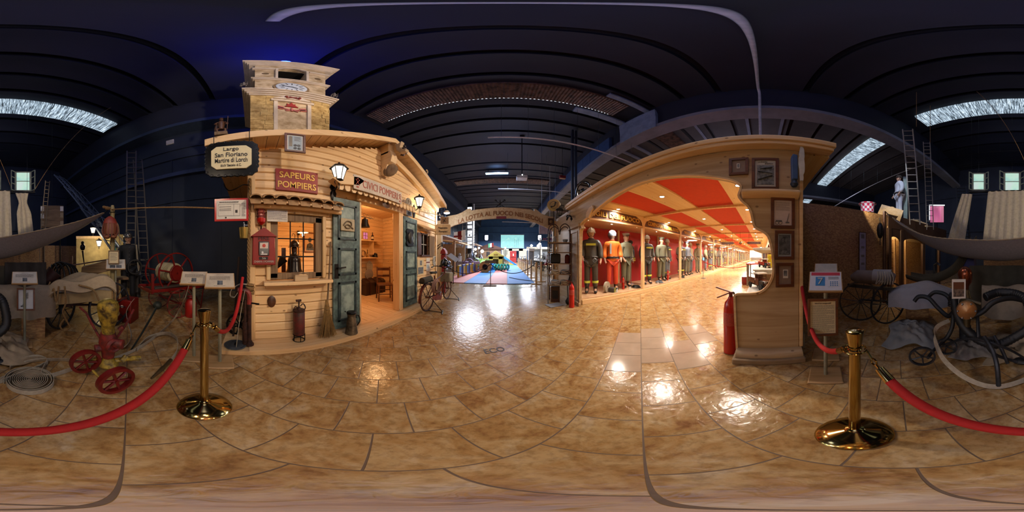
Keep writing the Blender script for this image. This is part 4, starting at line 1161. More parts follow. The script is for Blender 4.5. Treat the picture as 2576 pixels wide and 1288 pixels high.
def chair(loc, rz, label):
    t = T('wooden_chair', label, 'chair', loc, rz); wd = wood('chair_wood', '#6a3d20', '#3f2111', 2, False, .4)
    M().bx(-.2, -.2, .43, .2, .2, .46).out('seat', wd, t, .01)
    for x, y in ((-.18, -.18), (.18, -.18)): M().tube([(x, y, 0), (x*.95, y*.95, .44)], .018).out('leg', wd, t)
    for x in (-.18, .18): M().tube(smooth([(x*1.1, .22, 0), (x, .18, .45), (x, .24, .9)], 4), .018).out('leg', wd, t)
    M().cyl((-.17, -.18, .2), (.17, -.18, .2), .012).cyl((-.17, .19, .25), (.17, .19, .25), .012).cyl((-.18, -.17, .22), (-.18, .18, .22), .012).cyl((.18, -.17, .22), (.18, .18, .22), .012).out('stretcher', wd, t)
    M().bx(-.18, .21, .8, .18, .24, .88).bx(-.18, .2, .62, .18, .22, .68).out('backrest', wd, t)
chair((-3.0, 3.22, .07), .9, 'brown wooden chair just inside the house doorway')
t = T('wooden_sled_poles', 'two crossed brown wooden rods leaning inside the doorway on the left', 'rods', (-4.1, 2.55, .07)); M().tube([(0, 0, 0), (-.1, .12, .85)], .016).out('rod', DARKWOOD, t); M().tube([(0, .14, 0), (-.1, .2, .85)], .016).out('rod', DARKWOOD, t)
t = T('hanging_bell', 'dark bronze bell on a wrought bracket just inside the doorway', 'bell', P(918, 562, X=-2.45))
M().lathe([(.10, -.08), (.095, -.06), (.07, .0), (.06, .08), (.03, .1), (.01, .12)], (0, 0, 0), 18).out('bell', plain('dark_bell', ''), t)
m = M().cyl((0, -.15, .13), (0, .22, .13), .006)
for i in range(4): m.tube([(0, -.1+.08*i+.03*cos(u), .2-.02*i+.03*sin(u)) for u in [j*.6 for j in range(10)]], .004, 5)
m.out('bracket', plain('scroll_iron', '#8a7c68', .4, .5), t)
# stuff on the outer right wall
t = wall_thing('old_print', 'faded print with figures under the small window', 'picture', 1058, 672)
M().bx(-.17, -.01, -.2, .15, 0, .2).out('sheet', PAPERCREAM, t); M().bx(-.14, -.013, -.17, .12, -.01, .0).bx(-.05, -.013, .05, .05, -.01, .17).out('print', PHOTOGREY, t)
t = wall_thing('paper_notice', 'small white and red paper notice right of the faded print', 'notice', 1076, 664)
M().bx(-.1, -.008, -.2, .12, 0, .17).out('sheet', PAPER, t); M().bx(-.1, -.01, .03, .12, -.008, .06).out('red_band', REDPAINT, t); M().bx(-.06, -.01, -.12, .04, -.008, -.02).out('blue_photo', BLUEPALE, t)
t = wall_thing('round_gauge', 'white round dial with ornate rim on the wall behind the bicycle', 'dial', 1093, 656)
M().lathe([(0, 0), (.15, 0), (.155, .02), (.13, .02), (0, .012)], (0, 0, 0), 24, (0, -1, 0)).out('dial', WHITE, t); M().tube([(0, -.025, 0), (.03, -.025, .1)], .006).tube([(0, -.025, 0), (-.05, -.025, -.04)], .006).ring((0, -.022, 0), .11, .006, (0, 1, 0), 24).out('pointer', IRON, t)

# ================================================================ bicycle at the kerb of the deck
def bicycle():
    t = T('vintage_bicycle', 'old dark red bicycle on stands beside the house deck, helmet on its handlebar', 'bicycle', (-1.70, 3.22, 0), pi/2)
    RF = plain('bike_red', '#5a2019', .4, .2, .2, 15, .1); RIM = plain('bike_rim', '#6d4436', .4, .4, .2, 15, .1)
    R_ = .335
    for x in (0, 1.22):
        m = M(); m.ring((x, 0, R_), R_-.018, .017, (0, 1, 0), 40, 8)
        wo = m.out('tyre', plain('tyre_brown', '#3d2620', .7), t)
        m = M(); m.ring((x, 0, R_), R_-.04, .009, (0, 1, 0), 40, 6).cyl((x, -.05, R_), (x, .05, R_), .025)
        for i in range(18):
            a = 2*pi*i/18; m.tube([(x, (.03 if i % 2 else -.03), R_), (x+(R_-.04)*cos(a), 0, R_+(R_-.04)*sin(a))], .0022, 4)
        m.out('spoke_rim', RIM, wo)
        a0, a1 = (.5, 3.3) if x == 0 else (.25, 2.3)
        M().sweep([(x+(R_+.02)*cos(a0+(a1-a0)*i/14), 0, R_+(R_+.02)*sin(a0+(a1-a0)*i/14)) for i in range(15)], [(-.03, -.002), (.03, -.002), (.025, .008), (0, .014), (-.025, .008)], up=(0, 1, 0) if False else None).out('mudguard', RF, t)
    bb = (.48, 0, .29); st = (.36, 0, .72); hd = (1.02, 0, .80); hb = (1.07, 0, .62)
    m = M().tube([bb, (st[0]-.02, 0, .80)], .016).tube([(.42, 0, .68), hd], .016).tube([bb, hb], .018).tube([(1.0, 0, .86), hb], .02)
    for s in (-.04, .04): m.tube([(0, s, R_), bb], .01).tube([(0, s, R_), (.4, s*.4, .66)], .009).tube(smooth([(hb[0], s*.6, .64), (1.16, s, .48), (1.22, s, R_)], 4), .012)
    m.out('frame', RF, t)
    M().tube(smooth([(.82, -.27, .98), (.92, -.26, 1.0), (1.0, -.12, .98), (1.02, 0, .93), (1.0, .12, .98), (.92, .26, 1.0), (.82, .27, .98)], 5), .012).tube([(1.0, 0, .84), (1.02, 0, .94)], .014).tube([(.82, -.27, .98), (.74, -.27, .97)], .018).tube([(.82, .27, .98), (.74, .27, .97)], .018).out('handlebar', BLACK, t)
    M().prism([(.18, -.02), (.26, -.09), (.34, -.08), (.42, -.02), (.52, 0), (.42, .02), (.34, .08), (.26, .09), (.18, .02)], .86, .90, 'z').out('saddle', BLACK, t, .01)
    M().bx(-.28, -.07, .70, .22, .07, .715).tube([(-.24, -.06, .7), (0, -.05, R_)], .007).tube([(-.24, .06, .7), (0, .05, R_)], .007).out('luggage_rack', IRON, t)
    M().tube([(-.26, 0, .75), (.15, 0, .76)], [.07, .06], 10).out('rolled_blanket', plain('blanket_dark', '#38332c', .9), t)
    M().tube([(bb[0], .1, .29), (bb[0]+.12, .1, .18)], .01).tube([(bb[0], -.1, .29), (bb[0]-.12, -.1, .40)], .01).bx(bb[0]+.08, .08, .16, bb[0]+.17, .17, .185).bx(bb[0]-.17, -.17, .385, bb[0]-.08, -.08, .41).out('crank', STEEL, t)
    M().prism([(.28, .2), (.6, .14), (.66, .22), (.62, .36), (.5, .4), (.3, .34)], -.075, -.05, 'y').prism([(.12, .24), (.32, .22), (.32, .32), (.12, .34)], -.07, -.055, 'y').out('chain_guard', plain('guard_red', '#8d3a29', .5), t, .004)
    m = M()
    for i in range(4): m.ring((.2+.01*i, -.10-.012*i, .58-.01*i), .17-.012*i, .011, (.05, 1, .1), 30, 6)
    m.out('coiled_hose', plain('pinkish_hose', '#8d6a60', .7), t)
    m = M().prism([(.98, .55), (1.28, .53), (1.3, .80), (1.0, .82)], -.16, .13, 'y'); m.out('canvas_bag', plain('bag_canvas', '#8a8474', .85, 0, .1, 12, .4), t, .025)
    M().ball((.95, -.02, 1.06), .12, 16, sz=1.25, a0=-.3).lathe([(.115, 1.03), (.16, 1.0), (.165, 1.0), (.12, 1.04)], (.95, -.02, 0), 20).out('helmet', BLACKGLOSS, t)
    M().tube(smooth([(.95-.13, -.02, 1.08), (.95-.06, -.02, 1.2), (.95, -.02, 1.24), (.95+.08, -.02, 1.18), (.95+.14, -.02, 1.06)], 4), .008).out('helmet_comb', STEEL, t)
    M().lathe([(.02, 0), (.045, .05), (.045, .07), (0, .075)], (1.1, 0, .88), 14, (1, 0, 0)).out('head_lamp', STEEL, t)
    for x in (0.02, 1.24): M().tube([(x, -.06, R_), (x+.02, -.34, .02)], .008).tube([(x-.1, -.38, .012), (x+.14, -.3, .012)], .012).tube([(x, -.05, R_), (x-.02, .16, .02)], .008).tube([(x, .16, .012), (x, -.34, .012)], .008).out('stand', IRON, t)
    return t
bicycle()
# axes hung on the post behind the bicycle; red call box post
t = T('post_call_box', 'red pillar fire call box standing behind the bicycle', 'call box', P(1117, 700, Y=5.2)); t.location.z = 0; t.scale = (.68, .68, 1)
M().bx(-.10, -.10, .0, .10, .10, 1.35).out('pillar', RB, t, .01); M().prism([(-.15, 1.35), (.15, 1.35), (.12, 1.45), (0, 1.55), (-.12, 1.45)], -.15, .15, 'y').out('cap', RB, t, .006); M().bx(-.12, -.12, 1.0, .12, .12, 1.33).out('head_box', RB, t, .01)
t = T('crossed_hatchets', 'pair of small hatchets hung on the post behind the dial', 'hatchets', P(1104, 622, Y=5.52), face(1103)); M().tube([(-.12, 0, -.12), (.1, 0, .08)], .012).tube([(-.12, 0, .0), (.1, 0, .16)], .012).bx(.06, -.01, .02, .14, .01, .1).bx(.06, -.01, .1, .14, .01, .18).out('hatchet', IRON, t)

# ================================================================ brass stanchions and the red velvet rope
def stanchion(loc, label, s=1.0):
    t = T('brass_stanchion', label, 'stanchion', loc, 0, sc=s)
    M().lathe([(.0, .0), (.165, 0), (.172, .008), (.165, .02), (.11, .05), (.05, .075), (.036, .085)], (0, 0, 0), 48).out('base', BRASS, t)
    M().lathe([(.036, .08), (.04, .085), (.04, .10), (.027, .105), (.027, .87), (.032, .872), (.032, .88), (.026, .885)], (0, 0, 0), 28).out('pole', BRASS, t)
    M().lathe([(.027, .88), (.041, .975), (.041, .98), (.03, .985), (0, .983)], (0, 0, 0), 28).out('top', BRASS, t)
    M().ring((0, 0, .877), .05, .0045, n=36, k=8).cyl((-.05, 0, .877), (.05, 0, .877), .004).cyl((0, -.05, .877), (0, .05, .877), .004).out('ring', BRASS, t)
    return t
SL = P(514, 1022, z=0); SR = P(2150, 1089, z=0)
stanchion(SL, 'polished brass stanchion near the house, its dished base on the tiles', .965)
stanchion(SR, 'polished brass stanchion near the number seven lectern', .965)
VELVET = plain('red_velvet', '#a60907', .75, 0, .06, 40, .1)
VELVET.node_tree.nodes['Principled BSDF'].inputs['Sheen Weight'].default_value = .0
def velvet(a, b, dip, label, enda=True, endb=True, r=.02):
    a = Vector(a); b = Vector(b)
    t = T('velvet_rope', label, 'rope', a)
    pts = [p-a for p in sag(a, b, dip, 30)]
    k0, k1 = (3 if enda else 0), (len(pts)-3 if endb else len(pts))
    M().tube(pts[k0:k1], r, 14).out('velvet', VELVET, t)
    for on, q0, q1, e in ((enda, pts[3], pts[2], pts[0]), (endb, pts[-4], pts[-3], pts[-1])):
        if not on: continue
        d = (q1-q0).normalized()
        M().cyl(q0-d*.01, q0+d*.06, r*1.12, r*.95, 14).out('ferrule', BRASS, t)
        m = M().tube([q0+d*.06, q0+d*.085], .007, 8).ring(q0+d*.10, .018, .004, d.cross(Vector((0, 0, 1))), 12, 6)
        m.tube([q0+d*.11, e], .006, 6); m.out('snap_hook', BRASS, t)
zr = .846
velvet((SR.x-.02, SR.y-.04, zr), (SL.x+.02, SL.y-.045, zr), .27, 'red velvet rope sagging between the two brass stanchions')
velvet((SL.x-.03, SL.y+.035, zr), (-1.96, -.10, 1.02), .30, 'short red velvet rope from the left stanchion to the house standpipe', True, False, .018)
velvet((SR.x+.045, SR.y-.01, zr), (1.79, -.43, .98), .33, 'red velvet rope from the right stanchion to the pine panel edge', True, False, .019)

# ================================================================ lecterns
def lectern(name, label, base, rz, h, w, d, sheet=PAPER, base_w=.26, deco=None, tilt=.75, pole=.018, back=0):
    t = T(name, label, 'lectern', base, rz)
    M().bx(-base_w/2, -base_w/2, 0, base_w/2, base_w/2, .022).out('base_plate', SOFTWOOD, t, .012)
    M().cyl((0, 0, .02), (0, 0, h-.02), pole).out('pole', plain('greenish_pole', '#84806a', .5), t)
    q = bpy.data.objects.new('board', M().bx(-w/2, -d/2, -.012, w/2, d/2, 0).bx(-w/2, -d/2-.012, -.012, w/2, -d/2, .012).mesh('board')); q.data.materials.append(SOFTWOOD)
    COL.objects.link(q); q.parent = t; q.location = (0, 0, h); q.rotation_euler = (tilt, 0, 0)
    s = M().bx(-w/2+.008, -d/2+.004, .0, w/2-.008, d/2-.006, .004).out('sheet', sheet, q)
    if deco: deco(q, w, d)
    return t
def text_flat(q, rows):
    """printing lying on a board (built in the board's plane)"""
    m = M(Matrix.Rotation(-pi/2, 4, 'X'))
    rows(m); return m
def deco_text(pic=True, side=False):
    def f(q, w, d):
        mm = M(Matrix.Translation((0, 0, .0045)) @ Matrix.Rotation(-pi/2, 4, 'X'))
        lines(mm, -w*.36, w*.36, d*.0, d*.26, 6); lines(mm, -w*.12, w*.15, d*.33, d*.38, 1); lines(mm, -w*.2, w*.2, -d*.42, -d*.37, 1)
        mm.out('printed_text', INKGREY, q)
        if pic: M().bx(-w*.08, -d*.33, .004, w*.1, -d*.05, .006).out('small_photo', PHOTODARK, q)
    return f
lectern('info_lectern', 'slanted text lectern nearest the house, on a square wooden foot', P(553, 912, z=0), face(560), 1.03, .30, .19, plain('lectern_sheet', '#b5a997', .5), .28, deco_text())
lectern('info_lectern', 'slanted text lectern in front of the red hose reel cart', P(488, 898, z=0), face(489)-.12, 1.04, .29, .18, plain('lectern_sheet', ''), .26, deco_text())
l2 = lectern('info_lectern', 'slanted text lectern in front of the draped frame at the back', P(62, 868, z=0), face(62), 1.0, .33, .2, plain('lectern_sheet2', '#b9b4ab', .5), .2, deco_text())
def photo_ladder(t, a, b):
    M().prism([(-a*.1, b*.1), (a*.35, b*.1), (a*.35, b*.75), (-a*.1, b*.6)], -.011, -.008, 'y').out('building_picture', PHOTOGREY, t)
    M().beam((-a*.5, -.011, -b*.65), (a*.3, -.011, b*.25), .012, .003).prism([(-a*.7, -b*.8), (a*-.1, -b*.8), (-a*.2, -b*.6), (-a*.7, -b*.65)], -.011, -.008, 'y').out('ladder_picture', PHOTODARK, t)
pp = P(65, 753, z=None, d=2.12)
framed('framed_photo', 'wood-framed photograph of a long ladder against a house, hung on the lectern pole', 'photo', pp, face(65), .235, .31, FRAMEWOOD, .022, flat('cool_paper', '#b4b8bd'), deco=photo_ladder)
def deco_pics(q, w, d):
    deco_text(False)(q, w, d); M().bx(-w*.3, -d*.4, .004, -w*.02, -d*.12, .006).out('small_photo', PHOTODARK, q); M().bx(w*.02, -d*.4, .004, w*.3, -d*.12, .006).out('small_photo', PHOTODARK, q)
l3 = lectern('info_lectern', 'slanted text lectern behind the canvas-covered handcart', P(291, 808, z=0), face(291), 1.13, .36, .22, plain('lectern_sheet2', ''), .22, deco_pics, .9)
framed('framed_text', 'small framed text page standing above the lectern behind the handcart', 'notice', P(286, 647, d=3.0), face(286), .2, .25, OLDWOODX, .018, PAPERCREAM, deco=lambda t, a, b: lines(M(), -a*.8, a*.8, -b*.6, b*.8, 10, -.009).out('printed_text', INKGREY, t))
# number seven lectern
def deco7(q, w, d):
    M().bx(-w*.44, d*.28, .004, w*.44, d*.44, .006).out('red_band', flat('band_red', '#b9273a'), q)
    R2 = M().bx(-w*.30, -d*.25, .004, -w*.02, d*.2, .006).out('blue_square', flat('square_blue', '#2f7fbf'), q)
    tx = text('7', .045, .06, WHITE, q, -w*.16, 0); tx.rotation_euler = (-pi/2, 0, 0); tx.location = (0, -d*.02, .008)
    M().bx(w*.08, -d*.3, .004, w*.40, d*.0, .006).out('keypad_picture', flat('pale_key', '#c4ccd6'), q)
    m = M()
    for i in range(4):
        for j in range(3): m.bx(w*(.13+.065*i), -d*(.26-.085*j), .006, w*(.17+.065*i), -d*(.21-.085*j), .007)
    m.out('keypad_keys', flat('key_blue', '#3c6ea6'), q)
    mm = M(Matrix.Translation((0, 0, .0045)) @ Matrix.Rotation(-pi/2, 4, 'X')); lines(mm, w*.08, w*.4, d*.07, d*.22, 3); mm.out('printed_text', INKGREY, q)
b7 = P(2077, 945, z=0)
l7 = lectern('guide_lectern', 'audio guide lectern with a blue number seven square beside the pine panel', b7, face(2077), 1.06, .29, .19, flat('cold_white', '#c3c9d6', .3), .29, deco7, .95, .017)
framed('framed_text', 'tall framed page of dense print under the number seven lectern', 'notice', P(2070, 799, d=1.40), face(2072)+.08, .26, .36, FRAMEWOOD, .022, PAPERCREAM, deco=lambda t, a, b: (lines(M(), -a*.92, a*.92, -b*.9, b*.78, 27, -.009, dens=.3).out('printed_text', INKGREY, t), text('Scale di Funi, coregge e pioli', .14, .016, INKGREY, t, 0, b*.87, -.009)), tilt=-.05)
lectern('info_lectern', 'dark-edged lectern standing just behind the number seven lectern', P(2078, 893, z=0), face(2085), 1.13, .26, .16, plain('lectern_sheet2', ''), .3, None, .9)
# ================================================================ gallery on the right: arched pine panel
XP = 1.75
up_ = lambda px, py: (lambda v: (v.y, v.z))(P(px, py, X=XP))
OPENING = [(1855, 912), (1855, 885), (1850, 800), (1848, 748), (1854, 740), (1902, 738), (1925, 726), (1938, 708), (1945, 685), (1943, 640), (1935, 602), (1925, 587), (1905, 576), (1896, 566), (1890, 537), (1881, 519), (1866, 506), (1858, 492), (1864, 470), (1845, 455), (1800, 446), (1740, 441), (1680, 444), (1640, 451), (1600, 463), (1560, 483), (1525, 506), (1500, 527), (1482, 543), (1466, 557), (1460, 566), (1465, 574), (1458, 582), (1456, 640), (1455, 700)]
op = [up_(*q) for q in OPENING]
op[0] = (op[0][0], .0); op[1] = (op[1][0], op[1][1])
op.append((op[-1][0], 0.0))
edge = smooth([Vector((a, b, 0)) for a, b in op[3:-2]], 3)
edge = [(v.x, v.y) for v in edge]
poly = [(-.40, 0)]+op[:3]+edge+op[-2:]+[(4.30, 0), (4.30, 2.66), (-.40, 2.66)]
gal = T('pine_gallery_portal', 'large pine panel with a curved arched opening into the red gallery', 'portal', (0, 0, 0))
M().prism(poly, XP, XP+.10, 'x').out('arched_panel', PINEPALE, gal, .012)
M().sweep([(XP-.004, a, b) for a, b in op[1:3]+edge+op[-2:-1]], [(-.012, -.012), (.012, -.012), (.012, .012), (-.012, .012)], up=(1, 0, 0)).out('edge_moulding', PINE, gal)
M().bx(XP-.15, -.78, 2.68, XP+.2, 4.34, 2.76).bx(XP-.13, -.76, 2.62, XP, 4.32, 2.68).out('top_rail', PINE, gal, .01)
M().bx(XP, 4.3, 0, XP+.1, 5.58, 2.62).out('side_panel', PINEPALE, gal)
M().bx(XP-.14, -.44, 0, XP+.1, .31, .075).out('plinth', plain('stone_skirting', '#9b8365', .5), gal, .012)
M().prism([(XP-.10, .075), (XP-.10, .11), (XP-.07, .15), (XP-.01, .17), (XP, .17), (XP, .075)], -.42, .285, 'y').out('base_moulding', PINEPALE, gal, .004)
M().bx(XP-.01, -.44, .17, XP+.11, -.40, 2.66).out('edge_strip', PINE, gal, .006)
M().bx(XP-.02, -.455, .17, XP+.11, -.44, .36).out('metal_kick', STEEL, gal)
z_ = P(1930, 486, X=XP).z
M().prism([(XP-.09, z_+.02), (XP-.11, z_-.01), (XP-.09, z_-.04), (XP, z_-.07), (XP, z_+.035)], -.39, .22, 'y').out('capital_ledge', PINE, gal, .01)
# left jamb pilaster
M().bx(XP-.03, 3.62, .0, XP, 3.68, 2.1).bx(XP-.06, 3.60, 2.02, XP, 4.28, 2.10).bx(XP-.02, 3.75, .15, XP, 4.2, .18).bx(XP-.02, 3.75, 1.9, XP, 4.2, 1.93).bx(XP-.02, 3.75, .18, XP, 3.78, 1.9).bx(XP-.02, 4.17, .18, XP, 4.2, 1.9).out('pilaster_moulding', PINEPALE, gal, .004)
M().bx(XP-.05, 3.6, 0, XP, 4.3, .09).out('plinth', PINEPALE, gal, .006)
M().prism([(1.05+1.85, 2.30), (3.0, 2.24), (3.12, 2.12), (3.24, 2.16), (3.22, 2.27), (3.08, 2.36), (2.95, 2.38)], XP-.05, XP, 'x').out('scroll_cutout', PINE, gal, .006)

def on_panel(x0, y0, x1, y1, **kw):
    a = P(x0, (y0+y1)/2, X=XP-.012); b = P(x1, (y0+y1)/2, X=XP-.012)
    c = P((x0+x1)/2, y0, X=XP-.012); d = P((x0+x1)/2, y1, X=XP-.012)
    return dict(loc=((a+b)/2*1, )[0].lerp((a+b)/2, 1), w=abs(a.y-b.y), h=c.z-d.z, zc=(c.z+d.z)/2)
def panel_frame(name, label, cat, box, deco, sheet=PAPER, fw=.035, mount=None):
    q = on_panel(*box); loc = Vector((XP-.005, q['loc'].y, q['zc']))
    return framed(name, label, cat, loc, -pi/2, q['w'], q['h'], FRAMEWOOD, fw, sheet, deco=deco, mount=mount)
MOUNTG = flat('brown_mount', '#857266', .6)
panel_frame('framed_stamp', 'small dark frame with one tiny stamp, left of the tall print at the panel top', 'picture', (1834, 398, 1883, 440), lambda t, a, b: M().bx(-a*.3, -.012, -b*.35, a*.2, -.008, b*.45).out('stamp', PAPER, t) and M().bx(-a*.2, -.014, -b*.22, a*.1, -.012, b*.32).out('stamp_picture', PHOTOGREY, t), mount=MOUNTG)
def sportiva(t, a, b):
    M().bx(-a*.8, -.012, -b*.85, a*.85, -.008, b*.6).out('picture', PHOTOGREY, t)
    M().beam((-a*.7, -.014, b*.1), (a*.7, -.014, -b*.05), .03, .004).beam((-a*.7, -.014, -b*.5), (a*.7, -.014, -b*.2), .03, .004).beam((-a*.5, -.014, b*.3), (a*.7, -.014, b*.42), .025, .004).out('boat_picture', PHOTODARK, t)
    text('LA STAMPA', a*.9, .016, INKGREY, t, -a*.25, b*.86, -.009); text('SPORTIVA', a*.8, .016, INKGREY, t, a*.35, b*.72, -.009)
panel_frame('framed_print', 'tall dark-framed newspaper print at the top right of the pine panel', 'picture', (1891, 398, 1959, 477), sportiva, flat('grey_sheet', '#b3aea6'))
def patent(t, a, b):
    lines(M(), -a*.8, a*.8, b*.15, b*.9, 9, -.009, dens=.22).out('printed_text', INKGREY, t)
    M().beam((a*.45, -.012, -b*.7), (a*.72, -.012, -b*.05), .008, .003).bx(a*.3, -.014, -b*.82, a*.75, -.01, -b*.72).bx(-a*.8, -.012, -b*.75, -a*.1, -.01, -b*.6).ring((-a*.65, -.012, -b*.78), .02, .003, (0, 1, 0), 12, 4).ring((-a*.3, -.012, -b*.78), .02, .003, (0, 1, 0), 12, 4).out('tool_drawing', INKGREY, t)
panel_frame('framed_diploma', 'dark-framed pinkish printed sheet with tool drawings, second frame from the panel top', 'notice', (1939, 497, 1999, 575), patent, flat('pink_sheet', '#c6b3aa'))
panel_frame('framed_photograph', 'dark-framed grey photograph of a hall, third frame down the panel edge', 'photo', (1949, 580, 1998, 653), lambda t, a, b: M().bx(-a*.85, -.012, -b*.85, a*.85, -.008, b*.9).out('photo', PHOTODARK, t) and M().bx(-a*.3, -.014, b*.3, -a*.1, -.012, b*.55).bx(a*.1, -.014, b*.3, a*.3, -.012, b*.55).prism([(-a*.7, -b*.8), (a*.7, -b*.8), (a*.3, -b*.5), (-a*.3, -b*.5)], -.014, -.012, 'y').out('bright_windows', PHOTOGREY, t), flat('blue_grey_sheet', '#9aa3ae'))
panel_frame('framed_card', 'dark-framed brown mount with one small card, lowest frame on the panel edge', 'picture', (1951, 661, 1997, 722), lambda t, a, b: M().bx(-a*.3, -.012, -b*.35, a*.55, -.008, b*.6).out('card', PAPER, t) and M().bx(-a*.2, -.014, -b*.1, a*.42, -.012, b*.5).out('card_picture', PHOTOGREY, t), mount=MOUNTG)
# carved things on the panel edge
t = T('blue_scroll_panel', 'narrow blue wooden column with rounded lower end at the panel top right corner', 'ornament', P(1998, 428, X=XP-.06))
M().prism([(-.035, -.14), (.03, -.14), (.035, .18), (.02, .22), (-.03, .21)], -.04, .04, 'x').out('column', plain('blue_wood', '#35507f', .5), t, .01)
M().lathe([(.0, -.23), (.03, -.22), (.045, -.19), (.03, -.15), (.03, -.13)], (0, 0, 0), 12).out('finial', plain('blue_wood_dark', '#2a3448', .5), t)
t = T('white_silhouette', 'white jagged map-like cutout fixed edge-on at the panel top right corner', 'cutout', P(2016, 406, X=XP-.1))
rnd = random.Random(4); pts = []
for i in range(14): pts.append((-.012-.012*sin(pi*i/13)-.010*rnd.random(), -.27+.5*i/13))
for i in range(14): pts.append((.01+.016*sin(pi*i/13)+.012*rnd.random(), .23-.5*i/13))
M().prism([(b_*-1, z) for b_, z in pts], -.012, .012, 'x').out('cutout', WHITE, t)
M().tube([(0, 0, .2), (0, -.03, .38)], .007).ball((0, -.03, .39), .012, 8).out('pin', STEEL, t)

# gallery shell
GX = XE
PINEC = wood('pine_ceiling', '#ecd09c', '#dfb77a', 0, True, .5)
REDC = plain('red_ceiling_panel', '#cf3f1b', .8, 0, .04, 10, .05)
REDW = plain('red_case_back', '#c3232a', .7, 0, .05, 3, .05)
m = M()
for a, b in ((-.8, .75), (1.78, 2.42), (3.3, 4.3)): m.bx(XP+.1, a, 2.66, GX, b, 2.70)
struct(m, 'ceiling_gallery', PINEC)
struct(M().bx(XP+.1, -.8, 2.70, GX, 4.3, 2.76), 'ceiling_gallery_red', REDC)
m = M()
XB = [4.2+2.62*i for i in range(19)]
for x in XB:
    m.bx(x-.04, .0, 2.60, x+.04, 3.74, 2.66)
struct(m, 'ceiling_gallery_ribs', PINEX)
struct(M().bx(XP+.1, -.42, 0, GX, -.36, 2.66), 'wall_gallery_right', PINEX)
struct(M().bx(XP+.1, 5.2, 0, GX, 5.3, 2.66), 'wall_gallery_left', PINEX)
struct(M().bx(GX-.1, -.4, 0, GX, 5.2, 2.7), 'wall_gallery_end', WHITE)
# recessed downlights
LENS = glow('downlight_lens', '#fff4e4', 60)
def downlight(x, y, label, z=2.66, first=[None]):
    if first[0] is None:
        t = T('downlight', label, 'lamp', (x, y, z), group=None)
        M().ring((0, 0, 0), .055, .01, n=20, k=6).out('trim_ring', STEEL, t)
        M().lathe([(0, -.004), (.046, -.004), (.046, 0), (0, 0)], (0, 0, 0), 16).out('lens', LENS, t)
        first[0] = t
    else: t = dup(first[0], (x, y, z), label=label)
    return t
rows = (('nearest the pillar side', .45), ('in the middle strip', 2.1), ('along the display cases', 3.62))
for i in range(19):
    xc = 2.95+2.62*i
    for nm, y in rows:
        x_ = xc if y > .5 else 2.95+1.75*i
        if x_ > GX-1: continue
        g = 'gallery downlights '+nm
        t = downlight(x_, y, 'round gallery ceiling downlight '+nm+', '+ORD[i]+' from the arch')
        t['group'] = g if i else ''
        if i == 0: del t['group']
    if i < 3: 
        for y, p in ((.45, 26), (2.1, 30), (3.62, 22)): lamp('SPOT', (xc, y, 2.62), p*3.4, '#fff0dc', .05, (xc, y, 0), 150, .6, 'downlight_beam')
    elif i % 2: lamp('AREA', (xc+1.3, 1.9, 2.55), 300, '#fff0dc', .8, (xc+1.3, 1.9, 0), name='gallery_light')

# ---- display cases
GLASS = glassmat('case_glass')
SIGNB = wood('sign_brown', '#6b3f20', '#4f2c14', 0, False, .5)
YC = 3.75
def case(x0, x1, words, label):
    t = T('display_case', label, 'display case', (x0, YC, 0))
    L = x1-x0
    M().bx(0, -.05, 0, L, 1.4, .13).out('base', PINEX, t, .006)
    M().bx(0, .0, .13, L, 1.4, .16).out('floor_board', plain('case_floor', '#c9a27a'), t)
    M().bx(0, 1.38, .16, L, 1.42, 2.5).out('back_panel', REDW, t)
    M().bx(L-.10, -.03, .13, L, .06, 2.66).bx(L-.06, .06, .13, L-.04, 1.38, .18).out('post', PINEZ, t, .005)
    M().bx(L-.08, 1.32, .16, L, 1.38, 2.4).out('rear_post', PINEZ, t)
    M().bx(0, -.01, 2.26, L-.1, .05, 2.31).bx(0, -.03, 2.60, L-.1, .05, 2.66).bx(0, 0, 2.32, L, 1.4, 2.36).out('rail', PINEX, t)
    M().bx(0, -.005, 2.31, L-.1, .02, 2.60).out('sign_board', SIGNB, t)
    if words:
        n = len(words); text(words, min(L-.45, .12*n), .15, GOLD, t, L/2-.02, 2.455, -.008, depth=.012, bold=.02)
    M().prism([(L-.42, 2.60), (L-.1, 2.60), (L-.1, 2.28), (L-.13, 2.4), (L-.2, 2.5), (L-.3, 2.54)], -.03, -.01, 'y').prism([(0, 2.60), (.32, 2.60), (.2, 2.54), (.1, 2.5), (.03, 2.4), (0, 2.28)], -.03, -.01, 'y').out('bracket', PINEX, t)
    M().bx(0, .01, .16, L-.1, .016, 2.26).out('glass_pane', GLASS, t)
    return t
XS = [XP+.1]+[x for x in XB]
LBL = ['first glass display case, VIGILI DEL FUOCO in gold on its board', 'second glass display case, COMPAGNIA VIGILI DEL FUOCO in gold', 'third glass display case from the arched opening', 'fourth glass display case from the arched opening']
WORDS = ['VIGILI DEL FUOCO', 'COMPAGNIA VIGILI DEL FUOCO', 'VIGILI DEL FUOCO', 'POMPIERI']
cases = []
for i in range(len(XS)-1):
    if i < 4: cases.append(case(XS[i], XS[i+1], WORDS[i], LBL[i]))
    else:
        c = dup(cases[3], (XS[i], YC, 0), label='glass display case of the long gallery row, '+ORD[i]+' from the arched opening', group='far display cases of the gallery')
    if i < 6:
        lamp('SPOT', (XS[i]+1.3, YC+.14, 2.24), 72, '#fff4e8', .1, (XS[i]+1.3, YC+.65, .2), 130, .7, 'case_light')
for i in range(6):
    for k, dx in enumerate((.55, 1.3, 2.05)):
        t = dup(bpy.data.objects['downlight'], (XS[i]+dx, YC+.2+.25*(k % 2), 2.318), label='small spotlight under the top of the '+ORD[i]+' display case, '+('left', 'middle', 'right')[k]+' one', group='spotlights in the display cases'); t.scale = (.5, .5, .5)

